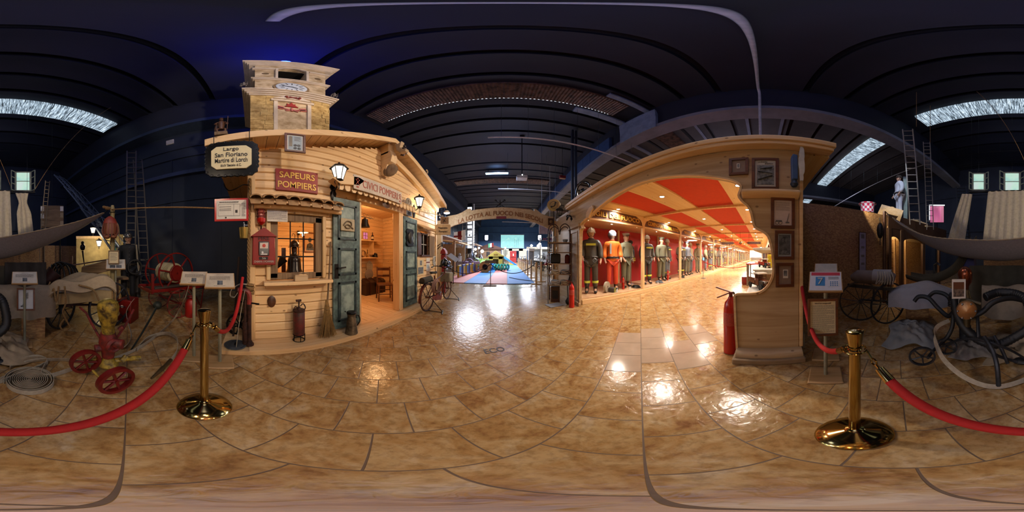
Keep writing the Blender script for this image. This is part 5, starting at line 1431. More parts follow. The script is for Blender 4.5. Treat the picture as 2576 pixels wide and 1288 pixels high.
# ---- mannequins
def skin(nodes, edges, sub=1):
    me = bpy.data.meshes.new('s'); me.from_pydata([n[:3] for n in nodes], edges, [])
    ob = bpy.data.objects.new('s', me); COL.objects.link(ob)
    sk = ob.modifiers.new('skin', 'SKIN'); sk.use_smooth_shade = True
    if not me.skin_vertices:
        with bpy.context.temp_override(object=ob, active_object=ob): bpy.ops.mesh.customdata_skin_add()
    for i, n in enumerate(nodes):
        r = n[3]; me.skin_vertices[0].data[i].radius = (r, r) if not isinstance(r, tuple) else r
        me.skin_vertices[0].data[i].use_root = (i == 0)
    if sub: s_ = ob.modifiers.new('sub', 'SUBSURF'); s_.levels = sub; s_.render_levels = sub
    bpy.context.view_layer.update()
    dg = bpy.context.evaluated_depsgraph_get()
    r = bpy.data.meshes.new_from_object(ob.evaluated_get(dg))
    bpy.data.objects.remove(ob)
    return r
def put(me, name, mat, parent):
    me.name = name; me.materials.clear(); me.materials.append(mat)
    for p in me.polygons: p.use_smooth = True
    o = bpy.data.objects.new(name, me); COL.objects.link(o); o.parent = parent
    return o
# joints of a standing figure 1.80 m tall facing -y
def figure(name, label, loc, rz, coat, trou, boots, head='helmet', hatc=None, stripes=None, arm=(0, 0), long=False, scale=1.05, extra=None, cat='mannequin'):
    t = T(name, label, cat, loc, rz, sc=scale)
    aL, aR = arm
    def armj(s, a):
        return [(s*.19, .0, 1.44), (s*.255, .02, 1.17), (s*(.26-.06*a), -.06-.2*a, .96+.12*a), (s*(.26-.10*a), -.09-.24*a, .88+.15*a)]
    nodes = [(0, 0, .98, .13), (0, 0, 1.18, .125), (0, 0, 1.40, .12), (0, 0, 1.50, .055), (0, -.01, 1.58, .055), (0, -.02, 1.64, .082), (0, -.01, 1.72, .088), (0, 0, 1.79, .05)]
    edges = [(0, 1), (1, 2), (2, 3), (3, 4), (4, 5), (5, 6), (6, 7)]
    nodes += [(0, -.10, 1.655, .014)]; edges += [(5, 8)]
    for s in (-1, 1):
        nodes.append((s*.088, 0, 1.67, .016)); edges.append((5, len(nodes)-1))
    for s, a in ((-1, aL), (1, aR)):
        j = armj(s, a); k = len(nodes)
        for p, r in zip(j, (.06, .045, .032, .036)): nodes.append(p+(r,))
        edges += [(2, k), (k, k+1), (k+1, k+2), (k+2, k+3)]
        h = Vector(j[3]); d = (h-Vector(j[2])).normalized()
        for f in range(4):
            b = h+Vector((0, (f-1.5)*.017, 0)); e = b+d*(.05+.008*(1.5-abs(f-1.5)))
            nodes += [tuple(b+d*.03)+(.009,), tuple(e+Vector((-s*.01, -.005, -.012)))+(.007,)]
            edges += [(k+3, len(nodes)-2), (len(nodes)-2, len(nodes)-1)]
        nodes += [tuple(h+Vector((-s*.018, -.035, -.012)))+(.01,), tuple(h+d*.035+Vector((-s*.028, -.045, 0)))+(.008,)]
        edges += [(k+3, len(nodes)-2), (len(nodes)-2, len(nodes)-1)]
        nodes += [(s*.10, 0, .92, .09), (s*.11, -.01, .52, .06), (s*.115, .01, .12, .045), (s*.125, -.12, .05, .04)]
        n = len(nodes); edges += [(0, n-4), (n-4, n-3), (n-3, n-2), (n-2, n-1)]
    put(skin(nodes, edges), 'body', SKIN, t)
    for s in (-.032, .032): M().ball((s, -.098, 1.685), .010, 8).out('eye', INK, t)
    M().tube([(-.024, -.101, 1.612), (0, -.106, 1.610), (.024, -.101, 1.612)], .005, 6).out('mouth', plain('lip', '#8a4a40'), t)
    low = .70 if long else .84
    cn = [(0, 0, 1.20, (.2, .165)), (0, 0, 1.38, (.215, .17)), (0, 0, 1.48, .11), (0, 0, 1.0, (.2, .175)), (0, 0, low, (.27, .21) if long else (.225, .185))]
    ce = [(0, 1), (1, 2), (0, 3), (3, 4)]
    for s, a in ((-1, aL), (1, aR)):
        j = armj(s, a); k = len(cn)
        for p, r in zip(j[:3], (.10, .09, .075)): cn.append(p+(r,))
        ce += [(1, k), (k, k+1), (k+1, k+2)]
    co = put(skin(cn, ce), 'jacket', coat, t)
    M().lathe([(.075, 1.47), (.088, 1.53), (.08, 1.535), (.065, 1.47)], (0, 0, 0), 14).out('collar', coat, co)
    M().lathe([(.18, .985), (.19, 1.0), (.19, 1.03), (.18, 1.04)], (0, 0, 0), 22, sx=1.16).bx(-.03, -.205, .98, .03, -.188, 1.045).out('belt', INK, co)
    tn = [(0, 0, .96, .15), (-.10, 0, .86, .105), (-.11, -.01, .52, .085), (-.115, .01, .16, .08), (.10, 0, .86, .105), (.11, -.01, .52, .085), (.115, .01, .16, .08)]
    put(skin(tn, [(0, 1), (1, 2), (2, 3), (0, 4), (4, 5), (5, 6)]), 'trousers', trou, t)
    for s in (-1, 1):
        put(skin([(s*.115, .01, .30, .068), (s*.117, .015, .10, .062), (s*.122, -.05, .055, .055), (s*.13, -.15, .045, .048)], [(0, 1), (1, 2), (2, 3)]), 'boot', boots, t)
        if stripes: M().lathe([(.088, .30), (.09, .31), (.09, .35), (.088, .36)], (s*.113, 0, 0), 16).out('reflective_band', stripes, t)
    if stripes:
        M().bx(-.13, -.195, 1.33, .13, -.16, 1.385).out('chest_band', stripes, co)
    hc = hatc or WHITE
    if head == 'helmet':
        M().ball((0, 0, 1.72), .118, 16, sz=1.05, a0=-.25).lathe([(.115, 1.70), (.128, 1.688), (.128, 1.695), (.115, 1.715)], (0, 0, 0), 18, sy=1.1).out('helmet', hc, t)
        M().tube(smooth([(0, -.12, 1.73), (0, -.06, 1.83), (0, .05, 1.845), (0, .12, 1.74)], 4), .01).out('helmet_crest', hc, t)
        M().tube(smooth([(-.1, 0, 1.7), (-.075, -.04, 1.6), (0, -.06, 1.565), (.075, -.04, 1.6), (.1, 0, 1.7)], 4), .007).out('chin_strap', BLACK, t)
    elif head == 'visor':
        M().ball((0, .01, 1.72), .13, 16, sz=1.05, a0=-.4).out('helmet', hc, t)
        M().ball((0, -.02, 1.69), .15, 18, a0=-.8, a1=.5).out('visor', glassmat('visor_glass', '#cfd6dc'), t)
    elif head == 'cap':
        M().lathe([(.098, 1.735), (.10, 1.77), (.13, 1.80), (.12, 1.815), (0, 1.825)], (0, 0, 0), 18).out('cap', hc, t)
        M().prism([(-.08, -.07), (.08, -.07), (.06, -.15), (0, -.17), (-.06, -.15)], 1.735, 1.747, 'z').out('peak', BLACK, t)
    else:
        M().ball((0, .015, 1.735), .1, 14, sz=.95, a0=-.1).out('hair', plain('hair', '#2d1d14', .7), t)
    if extra: extra(t)
    return t
DKCOAT = plain('dark_fire_coat', '#3a3632', .55, 0, .15, 12, .3)
ORANGE = plain('orange_suit', '#dd6a10', .7, 0, .05, 12, .3)
REDORANGE = plain('orange_trousers', '#cf3f17', .7, 0, .05, 12, .3)
OLIVE = plain('grey_green_uniform', '#6c6d58', .8, 0, .06, 12, .3)
BLUEG = plain('grey_blue_uniform', '#68727f', .8, 0, .06, 12, .3)
KHAKI = plain('pale_khaki', '#a39878', .8, 0, .06, 12, .3)
HIVIS = plain('hi_vis', '#c9d24a', .4)
SILVERB = plain('silver_band', '#a9adb5', .3, .3)
BOOT = plain('boot_black', '#1a1614', .35)
def hook(t): M().ring((.10, -.21, .93), .05, .006, (0, 1, 0), 16, 6).tube([(.10, -.2, 1.0), (.10, -.21, .98)], .008).out('karabiner', STEEL, t)
def lay(x, y=4.2, z=.16): return (x, y, z)
F1 = figure('mannequin', 'mannequin in a long dark coat and white helmet, first in the first case', lay(2.39), -.55, DKCOAT, DKCOAT, BOOT, 'helmet', plain('cream_helmet', '#d7cdbb', .3), HIVIS, (.5, .0), True, 1.07, hook)
F2 = figure('mannequin', 'mannequin in an orange jacket and clear visor helmet', lay(3.17), -.35, ORANGE, REDORANGE, BOOT, 'visor', plain('grey_helmet', '#b8bcc2', .25), None, (.1, .3), False, 1.06, lambda t: (hook(t), M().bx(-.13, -.2, 1.12, -.08, -.165, 1.42).out('reflective_braid', SILVERB, t), [M().lathe([(.073, 0), (.075, .01), (.075, .04), (.073, .05)], (s*.262, -.03, 1.0), 14).out('cuff_band', SILVERB, t) for s in (-1, 1)]))
F3 = figure('mannequin', 'mannequin in grey-green overalls and white peaked cap in the first case', lay(3.85, 4.3), .1, OLIVE, OLIVE, BOOT, 'cap', WHITE, None, (.25, .0), False, 1.06, hook)
F4 = figure('mannequin', 'mannequin in dark gear with a white helmet, first in the second case', lay(4.87), -.3, DKCOAT, DKCOAT, BOOT, 'helmet', WHITE, HIVIS, (.1, .2), False, 1.06, hook)
F5 = figure('mannequin', 'mannequin in an olive jacket and dark peaked cap in the second case', lay(5.85), -.15, OLIVE, OLIVE, BOOT, 'cap', OLIVE, None, (0, 0), False, 1.07, hook)
F6 = figure('mannequin', 'mannequin with yellow bands and white helmet, last in the second case', lay(6.45, 4.3), .1, DKCOAT, BLUEG, BOOT, 'helmet', WHITE, HIVIS, (.4, .0), False, 1.05, hook)
F7 = figure('mannequin', 'mannequin in a grey-blue jacket and peaked cap in the third case', lay(8.35), -.2, BLUEG, OLIVE, BOOT, 'cap', BLUEG, None, (0, .3), False, 1.07)
F8 = figure('mannequin', 'pale khaki mannequin with a white helmet in the third case', lay(9.0, 4.3), 0, KHAKI, BLUEG, BOOT, 'helmet', WHITE, None, (.2, 0), False, 1.05)
dup(F1, lay(7.65), -.2, 'dark coat mannequin with white helmet, first in the third case')
k = 0
for i in range(3, len(XS)-1):
    for j, dx in enumerate((.5, 1.25, 2.0)):
        src = (F5, F7, F8, F6, F1)[k % 5]; k += 1
        dup(src, lay(XS[i]+dx, 4.2+.15*(j % 2)), -.3+.3*j, {F5: 'olive jacket', F7: 'grey-blue jacket', F8: 'pale khaki', F6: 'dark yellow-banded', F1: 'long dark coat'}[src]+' mannequin in the '+ORD[i]+' display case, '+('left', 'middle', 'right')[j]+' figure', 'mannequins in the far display cases')
# hanging jackets
def jacket(x, y, label, mat, band):
    t = T('hanging_jacket', label, 'jacket', (x, y, .16), .8)
    put(skin([(0, 0, 1.25, .16), (0, 0, 1.45, .15), (0, 0, 1.56, .09), (0, 0, .98, .17), (-.2, 0, 1.45, .08), (-.27, 0, 1.2, .07), (-.28, 0, 1.0, .065), (.2, 0, 1.45, .08), (.27, 0, 1.2, .07), (.28, 0, 1.0, .065)], [(0, 1), (1, 2), (0, 3), (1, 4), (4, 5), (5, 6), (1, 7), (7, 8), (8, 9)]), 'jacket', mat, t)
    M().ball((0, .02, 1.66), .1, 12).out('hood', mat, t)
    M().cyl((0, 0, 0), (0, 0, 1.2), .02).lathe([(.15, 0), (.14, .02), (0, .025)], (0, 0, 0), 16).out('stand', STEEL, t)
    for z in (.92, 1.0): M().lathe([(.176, z), (.18, z+.01), (.18, z+.045), (.176, z+.055)], (0, 0, 0), 20).out('reflective_band', band, t)
    return t
jacket(4.5, 4.72, 'dark hooded jacket with yellow bands hanging at the back of the first case', DKCOAT, HIVIS)
jacket(5.3, 4.72, 'grey hooded jacket hanging at the back of the second case', BLUEG, SILVERB)
# things on the case floors
def ext(name, label, loc, s=1.0, first=[None], grp=None):
    if first[0] is None:
        t = T(name, label, 'extinguisher', loc, 0, sc=s)
        M().lathe([(.06, 0), (.072, .01), (.072, .53), (.06, .60), (.03, .64), (.025, .66)], (0, 0, 0), 22).out('cylinder', REDGLOSS, t)
        M().lathe([(.0725, .36), (.073, .361), (.073, .50), (.0725, .501)], (0, 0, 0), 22).out('label_band', plain('label_red', '#b9453c', .4, 0, .2, 60, 0), t)
        M().cyl((0, 0, .66), (0, 0, .71), .02).beam((-.01, 0, .71), (-.15, 0, .75), .022, .01).beam((-.01, 0, .70), (-.14, 0, .64), .02, .01).out('valve_handle', plain('dark_red', '#6b1712', .4), t)
        M().tube(smooth([(0, .02, .69), (.02, .09, .66), (.04, .10, .4), (.02, .09, .2)], 4), .011).lathe([(.015, 0), (.03, .14)], (.02, .09, .04), 12).out('hose_horn', BLACK, t)
        first[0] = t
    else: t = dup(first[0], loc, label=label, sc=s)
    return t
pe = P(1838, 884, z=0)
ext('fire_extinguisher', 'tall red fire extinguisher standing against the pillar end of the pine panel', (1.885, .375, 0), 1.2).rotation_euler = (0, 0, -pi/2)
pe = P(1456, 772, z=0)
ext('fire_extinguisher', 'red fire extinguisher standing at the left jamb of the arched opening', (1.52, 3.62, 0), .92).rotation_euler = (0, 0, -.6)
ext('fire_extinguisher', 'small red extinguisher inside the first display case between two mannequins', (3.55, 4.1, .16), .62)
ext('fire_extinguisher', 'small red extinguisher inside the second display case beside striped trousers', (6.25, 4.12, .16), .7)
t = T('white_hose_roll', 'pale rolled hose leaning on the floor of the first case', 'hose roll', (2.85, 4.05, .16), .5)
m = M()
for i in range(6): m.ring((0, 0, .17), .16-.022*i, .008, (0, 1, 0), 28, sq=.035)
m.out('roll', HOSE, t)
t = T('hi_vis_trousers', 'folded dark trousers with yellow stripes beside the hose roll', 'clothes', (3.0, 3.98, .16), .5)
M().bx(-.09, -.1, 0, .09, .1, .15).out('cloth', DKCOAT, t, .03)
for x in (-.05, .0): M().bx(x, -.105, .0, x+.02, -.1, .152).out('yellow_stripe', HIVIS, t)
for i, (x, y, lb) in enumerate(((3.15, 3.9, 'white label card in front of the orange mannequin'), (3.75, 3.95, 'white label card in front of the grey-green mannequin'), (5.25, 3.9, 'white label card at the left of the second case'), (6.05, 3.9, 'white label card before the olive jacket mannequin'))):
    t = T('label_card', lb, 'card', (x, y, .16), .7); M().prism([(0, 0), (.06, .0), (.02, .09)], -.08, .08, 'x').out('card', PAPER, t); lines(M(Matrix.Translation((0, -.002, .0))), -.06, .06, .02, .07, 4, .0).out('printed_text', INKGREY, t)
for i, (x, lb) in enumerate(((4.05, 'dark hose coil lying at the right of the first case'), (5.4, 'grey coil of line lying on the floor of the second case'), (7.3, 'black boots and coil at the left of the third case'))):
    t = T('hose_coil', lb, 'coil', (x, 3.98, .17)); m = M()
    for j in range(4): m.ring((0, 0, .015+.02*j), .16-.02*j, .012, (.1, 0, 1), 24, 6)
    m.out('coil', IRON if i != 1 else BLUEG, t)

# gallery props
t = T('arrow_sign', 'flat dark arrow signs pointing inward hung from the gallery ceiling', 'sign', (9.2, 1.24, 2.02))
for a, b, tip in ((1.15, .36, 1), (-.30, -1.12, -1)):
    lo, hi = min(a, b), max(a, b)
    if tip > 0: M().prism([(hi, -.07), (lo+.12, -.07), (lo, 0), (lo+.12, .07), (hi, .07)], -.02, .02, 'x').out('arrow', DARKWOOD, t)
    else: M().prism([(lo, -.07), (hi-.12, -.07), (hi, 0), (hi-.12, .07), (lo, .07)], -.02, .02, 'x').out('arrow', DARKWOOD, t)
M().ring((0, .03, 0), .05, .02, (1, 0, 0), 14, 6).cyl((0, .03, .04), (0, .03, .64), .006).cyl((0, .9, .06), (0, .9, .64), .004).cyl((0, -.8, .06), (0, -.8, .64), .004).cyl((0, .5, .06), (0, .5, .64), .004).cyl((0, -.45, .06), (0, -.45, .64), .004).out('chain', IRON, t)
def thin_post(px, py, label, screen=False):
    p = P(px, py, z=0); t = T('rope_post', label, 'post', p)
    M().lathe([(.16, 0), (.16, .01), (.05, .03), (.015, .04)], (0, 0, 0), 20).cyl((0, 0, .03), (0, 0, 1.0), .015).out('post', STEEL, t)
    if screen: M().bx(-.12, -.02, 1.02, .12, .01, 1.2).out('bezel', BLACK, t, .005); M().bx(-.105, -.024, 1.035, .105, -.02, 1.185).out('screen', glow('screen_blue', '#4f8fe8', 2.5), t)
    return p
a = thin_post(1769, 700, 'thin metal rope post with a small blue screen by the display cases', True)
velvet((a.x, a.y, .95), (11.0, .10, 1.0), .42, 'red rope across the gallery sagging from the screen post', False, False, .02)
b = thin_post(1846, 676, 'thin metal rope post farther down the gallery without a screen')
velvet((b.x, b.y, .95), (18.5, .2, .95), .4, 'second red rope across the gallery farther away', False, False, .02)

# right-hand counter with toy trucks, seen over the low part of the panel
t = T('white_counter', 'white counter directly behind the low curved part of the pine panel', 'counter', (1.86, 0, 0))
M().bx(0, -.35, .80, 1.6, .20, .835).out('top', WHITE, t, .005); M().bx(.02, -.33, 0, 1.58, .14, .80).out('body', PINEPALEZ, t)
M().bx(.45, -.35, .835, .48, .05, 1.02).out('divider', plain('divider_brown', '#8f7352'), t)
t = T('upper_shelf', 'raised white shelf on the counter carrying a second toy truck', 'shelf', (2.75, 0, .835))
M().bx(0, -.35, .19, 1.2, .17, .215).out('board', WHITE, t, .004); M().bx(.05, -.34, 0, .1, .14, .19).out('support', WHITE, t)
def truck(loc, rz, s, label, body, ladder=True):
    t = T('toy_fire_truck', label, 'toy truck', loc, rz, sc=s)
    M().bx(-.28, -.06, .07, .28, .06, .095).bx(-.26, -.07, .09, -.05, .07, .17).out('chassis', BLACK, t, .004)
    M().prism([(-.28, .09), (-.28, .17), (-.12, .19), (-.12, .09)], -.055, .055, 'y').out('bonnet', body, t, .01)
    M().bx(-.12, -.075, .09, .0, .075, .20).bx(-.01, -.075, .2, .0, .075, .27).bx(-.12, -.075, .2, -.112, -.065, .27).bx(-.12, .065, .2, -.112, .075, .27).out('cab', body, t, .004)
    M().prism([(-.15, .27), (.01, .27), (.0, .295), (-.13, .29)], -.085, .085, 'y').out('cab_roof', WHITE, t, .006)
    M().bx(.01, -.08, .10, .30, .08, .16).bx(.01, -.085, .16, .30, -.075, .20).bx(.01, .075, .16, .30, .085, .20).out('bed', body, t, .004)
    if ladder:
        m = M()
        for y in (-.03, .03): m.beam((.0, y, .24), (.30, y, .26), .008, .012)
        for i in range(8): m.cyl((.02+.036*i, -.03, .245), (.02+.036*i, .03, .245), .004)
        m.out('ladder', STEEL, t)
    for x in (-.2, .2):
        for y in (-.075, .075): M().ring((x, y, .06), .045, .014, (0, 1, 0), 18, 8).cyl((x, y-.01, .06), (x, y+.01, .06), .03).out('wheel', RUBBER, t)
    M().bx(-.315, -.075, .05, -.30, .075, .075).out('bumper', STEEL, t, .003)
    for y in (-.045, .045): M().ball((-.29, y, .16), .022, 10).out('head_lamp', STEEL, t)
    m = M().ring((-.285, 0, .14), .028, .006, (1, 0, 0), 14, 6); m.out('radiator', STEEL, t)
    return t
BRT = plain('brown_toy', '#5d2a1c', .3, .1)
truck((2.16, .05, .836), .5, .78, 'brown vintage toy fire truck at the front of the white counter', BRT)
truck((3.2, -.03, 1.051), .5, .6, 'small red vintage toy fire truck on the raised shelf', plain('red_toy', '#8c2a1a', .3))
t = T('yellow_box', 'yellow box standing beside the small red toy truck', 'box', (3.35, -.22, 1.05)); M().bx(-.1, -.12, 0, .3, .12, .26).out('body', plain('bright_yellow', '#d8c021', .5), t, .006); M().bx(-.102, -.06, .17, -.1, .06, .22).out('orange_label', flat('label_orange', '#d0782c'), t)
t = T('red_table', 'red-topped table farther along the right side of the gallery', 'table', (7.5, .25, 0)); M().bx(-.8, -.55, .93, 1.2, .45, .97).out('tabletop', REDGLOSS, t, .006)
for x, y in ((-.7, .4), (-.2, .4), (1.1, .4), (1.1, -.5)): M().cyl((x, y, 0), (x, y, .93), .03).out('leg', STEEL, t)
t = T('red_bin', 'small red box standing under the red table edge', 'box', (7.2, .8, 0)); M().lathe([(.12, 0), (.14, .05), (.14, .32), (.12, .36)], (0, 0, 0), 14).out('body', REDPAINT, t)
t = T('white_canopy', 'white curved canopy shape projecting at the right of the gallery', 'canopy', (4.8, -.15, 1.36)); M().lathe([(.0, .0), (.2, .0), (.42, .08), (.45, .14), (.44, .15), (0, .12)], (0, 0, 0), 20).cyl((0, 0, -1.36), (0, 0, 0), .03).out('shell', WHITE, t)
t = T('globe_lamp', 'glowing round globe lamp on the right side deep in the gallery', 'lamp', (13.5, .15, 1.88)); M().ball((0, 0, 0), .13, 16).out('globe', glow('globe_glow', '#fff3dc', 10), t); M().cyl((0, 0, .1), (0, 0, .78), .01).out('rod', IRON, t)
t = T('pistol_banner', 'white banner with a dark picture at the far end of the gallery', 'banner', (30, 1.3, 1.0)); M().bx(0, -1.1, -1, .04, -1.05, 0).bx(0, 1.05, -1, .04, 1.1, 0).out('support', WHITE, t); M().bx(0, -1.1, 0, .04, 1.1, 1.35).out('sheet', PAPER, t); M().beam((-.01, .6, .9), (-.01, -.5, .6), .12, .02).beam((-.01, .3, .8), (-.01, .6, .55), .1, .02).out('picture', INK, t)
rnd = random.Random(21)
for i in range(14):
    x = 5.5+i*1.9; t = T('shelf_exhibit', 'helmet column on a white plinth along the gallery right side, '+ORD[i]+' from the arch', 'exhibit', (x, -.2+.1*(i % 2), 0), group='exhibits along the right side of the gallery')
    M().bx(-.3, -.12, 0, .3, .2, .9).out('plinth', WHITE, t, .01); M().lathe([(.1, .9), (.13, 1.0), (.08, 1.2), (.11, 1.35+.3*rnd.random()), (.0, 1.7)], (0, 0, 0), 12).out('helmet_column', [BRT, STEEL, WHITE, DARKWOOD][i % 4], t)
# ================================================================ arch over the aisle
t = T('aisle_arch', 'pine arch beam carrying the routed lettering over the aisle', 'arch', (0, 5.62, 0))
A_ = 5.62
def tp(px, py): v = P(px, py, Y=A_); return (v.x, v.z)
top = [tp(*q) for q in [(1117, 548), (1133, 543), (1150, 540), (1162, 535), (1175, 527), (1184, 525), (1187, 530), (1197, 528), (1230, 524), (1262, 522), (1300, 524), (1335, 528), (1344, 532), (1343, 526), (1350, 528), (1362, 538), (1380, 545), (1395, 546)]]
bot = [tp(*q) for q in [(1395, 590), (1388, 580), (1376, 574), (1350, 562), (1320, 554), (1290, 550), (1262, 549), (1230, 551), (1200, 554), (1170, 560), (1145, 567), (1133, 573), (1117, 582)]]
M().prism(top+bot, -.04, .04, 'y').out('arch_board', PINEPALE, t, .008)
zc = tp(1262, 536)[1]
text('LA LOTTA AL FUOCO NEI SECOLI', 2.96, .17, plain('routed_brown', '#86562c', .7), t, -.23, zc-.01, -.046, arc=lambda a: -.12*(a+.0)**2, bold=.03)
M().bx(-.36, -.05, zc-.22, -.02, -.04, zc-.13).out('red_plate', REDPAINT, t)
M().bx(-2.52, -.08, 0, -2.36, .08, 2.62).out('post', PINEZ, t, .01)
M().bx(1.62, -.06, 0, 1.74, .06, 2.55).out('post', PINEPALEZ, t, .01)
t = T('black_emblem', 'black crossed-tools ironwork standing on top of the arch', 'emblem', (P(1258, 522, Y=A_).x, A_, P(1258, 522, Y=A_).z))
m = M().cyl((0, 0, 0), (0, 0, .3), .012)
for s in (-1, 1): m.tube([(-s*.16, 0, 0), (s*.14, 0, .26)], .014).ball((s*.15, 0, .27), .04, 8)
m.out('ironwork', IRON, t)
t = T('yellow_phone_sign', 'round yellow sign with a black telephone receiver above the ladder rack', 'sign', P(1393, 516, Y=4.9), face(1393))
M().lathe([(0, 0), (.205, 0), (.21, .01), (.2, .02), (0, .02)], (0, 0, 0), 32, (0, -1, 0)).out('disc', plain('sign_yellow', '#a8882a', .4), t)
M().ring((0, -.022, 0), .12, .004, (0, 1, 0), 28, 5).out('circle', BLACK, t)
M().tube(smooth([(-.07, -.025, -.06), (.02, -.03, -.035), (.05, -.03, .07)], 5), .014).ball((-.07, -.025, -.06), .028, 8).ball((.05, -.025, .08), .026, 8).out('receiver', BLACK, t)
M().cyl((.0, .03, -t.location.z), (0, .03, .1), .015).out('rod', IRON, t)
t = T('white_flag_box', 'small square relief picture on the right end of the arch', 'picture', P(1386, 558, Y=A_-.05)); M().bx(-.11, -.02, -.13, .11, 0, .13).out('board', DARKWOOD, t, .004); M().ball((0, -.02, 0), .06, 10, sy=.4).out('relief', OLDWOOD, t)

# ---- wrought rack with folded hoses at the left jamb
p0 = Vector((1.08, 4.28, 0))
rk = T('iron_shelf_rack', 'tall rusty iron rack of shelves with folded hoses beside the arched panel', 'rack', (1.42, 4.22, 0), -.35)
m = M()
for x, y in ((-.3, -.2), (.28, -.2), (-.3, .22), (.28, .22)):
    M().beam((x, y, 0), (x, y, 1.95), .028, .028).out('leg', STEEL if (x, y) == (-.3, -.2) else RUST, rk)
for z in (.5, .78, 1.06, 1.36, 1.62):
    M().bx(-.31, -.22, z, .30, .24, z+.022).out('shelf', OLDWOODX, rk)
for s in (-.3, 0):
    for y in (-.2, .22): M().tube(smooth([(s, y, 1.9), (s+.03, y, 2.05), (s+.14, y, 2.13), (s+.25, y, 2.05), (s+.28, y, 1.9)], 5), .012).out('top_hoop', RUST, rk)
def at_rack(x, y, z): return rk.location + Matrix.Rotation(-.35, 3, 'Z') @ Vector((x, y, z))
def folded(z, x, y, label, mat, w=.24):
    t = T('folded_hose', label, 'hose', at_rack(x, y, z), -.35+.1)
    for k in range(3):
        m = M().grid(lambda u, v, k=k: ((u-.5)*w*(1-.05*k), (v-.5)*.3+.01*sin(9*u), .012+.035*k+.012*sin(7*u+3*v+k)), 8, 6, .022)
        m.out('fold', mat, t)
    return t
folded(.525, -.12, -.05, 'pile of folded brown hose on the lowest rack shelf, left half', CANVASGREY)
folded(.525, .14, -.05, 'pile of folded brown hose on the lowest rack shelf, right half', CANVAS)
folded(.805, -.12, -.05, 'pile of folded hose on the second rack shelf, left half', CANVAS)
folded(.805, .14, -.05, 'pile of folded hose on the second rack shelf, right half', CANVASGREY)
t = T('black_bag', 'black case standing on the middle rack shelf', 'bag', at_rack(-.1, 0, 1.083), -.35); M().bx(-.15, -.1, 0, .12, .12, .26).out('body', BLACK, t, .03); M().tube(smooth([(-.06, 0, .26), (-.02, 0, .31), (.03, 0, .26)], 4), .008).out('handle', BLACK, t)
t = T('red_canister', 'dark red canister on the middle rack shelf', 'canister', at_rack(.2, 0, 1.083), -.35); M().lathe([(.06, 0), (.065, .02), (.065, .2), (.03, .24), (0, .245)], (0, 0, 0), 16).out('body', REDPAINT, t)
t = T('glass_jar', 'clear glass lamp on the top rack shelf', 'lamp', at_rack(-.15, 0, 1.643), -.35); M().lathe([(.04, 0), (.05, .1), (.03, .14), (.035, .18)], (0, 0, 0), 14).out('glass', plain('milky_glass', '#9aa0a2', .1), t); M().cyl((0, 0, 0), (0, 0, .03), .045).out('foot', BRASS, t)
t = T('glass_bowl', 'small bluish glass bowl on the top rack shelf', 'bowl', at_rack(.15, 0, 1.643), -.35); M().lathe([(.03, 0), (.07, .05), (.075, .09), (.07, .09), (.02, .01)], (0, 0, 0), 16).out('bowl', MATS['milky_glass'], t)
t = T('lower_box', 'dark wooden crate at the bottom of the iron rack', 'crate', at_rack(-.1, .05, 0), -.35); M().bx(-.14, -.12, 0, .1, .14, .44).out('box', DARKWOOD, t, .005); M().bx(-.1, -.125, .1, .06, -.12, .34).out('slot', BLACK, t)
t = T('newspaper', 'grey newspaper lying on the floor at the foot of the iron rack', 'newspaper', at_rack(-.12, -.35, .004), .3); M().grid(lambda u, v: ((u-.5)*.4, (v-.5)*.3, .006+.004*sin(8*u)), 6, 4, .004).out('sheet', flat('newsprint', '#8c8e92', .8), t)
t = T('black_plunger', 'black ball-ended rod leaning behind the rack foot', 'tool', at_rack(.22, -.28, 0)); M().lathe([(.03, 0), (.06, .04), (.07, .1), (.04, .16), (.015, .2)], (0, 0, 0), 14).tube([(0, 0, .18), (.02, .1, .5), (.1, .15, .72)], .012).out('tool', BLACK, t)
t = T('panel_lantern', 'unlit six-sided black lantern at the left end of the arched panel', 'lantern', P(1408, 533, Y=4.35)); lantern(t, (0, 0, 0), .85, False); M().tube(smooth([(0, 0, .17), (.1, 0, .2), (.22, -.02, .1), (.25, 0, 0)], 4), .01).out('bracket', IRON, t)
t = T('iron_dragon', 'black wrought-iron dragon head bracket beside the unlit lantern', 'ornament', P(1436, 548, X=XP-.1)); M().tube(smooth([(0, .3, 0), (0, .2, .08), (0, .05, .06), (0, -.05, -.02), (0, -.02, -.1)], 4), [.02+.012*sin(i*.3) for i in range(17)]).tube(smooth([(0, .2, .08), (0, .26, .14), (0, .33, .1)], 3), .012).ball((0, -.04, -.04), .035, 8).out('dragon', IRON, t)
t = T('lever_tool', 'long red-brown lever hanging at the left edge of the pine panel', 'tool', (XP-.06, 4.12, 1.0)); M().tube([(0, 0, .9), (0, .0, .2), (0, .03, 0)], .02).out('shaft', REDWORN, t)
t = T('black_fan_motor', 'black cables and bent tubes piled on top of the panel left end', 'fittings', (XP+.15, 3.75, 2.76))
M().ring((0, 0, .3), .26, .025, (1, .3, .1), 24).tube([(0, .3, 0), (0, .1, .3), (0, -.2, .25)], .03).tube([(0, -.3, 0), (0, 0, .3)], .03).ball((0, 0, .3), .07).out('tubes', BLACKGLOSS, t)
t = T('steel_column', 'dark twin steel post rising beyond the arch to the roof', 'post', P(1444, 470, Y=7.2)); t.location.z = 0
M().bx(-.14, -.06, 0, -.03, .06, 8.9).bx(.05, -.06, 0, .14, .06, 8.9).out('column', plain('column_blue', '#161c2b', .6), t)

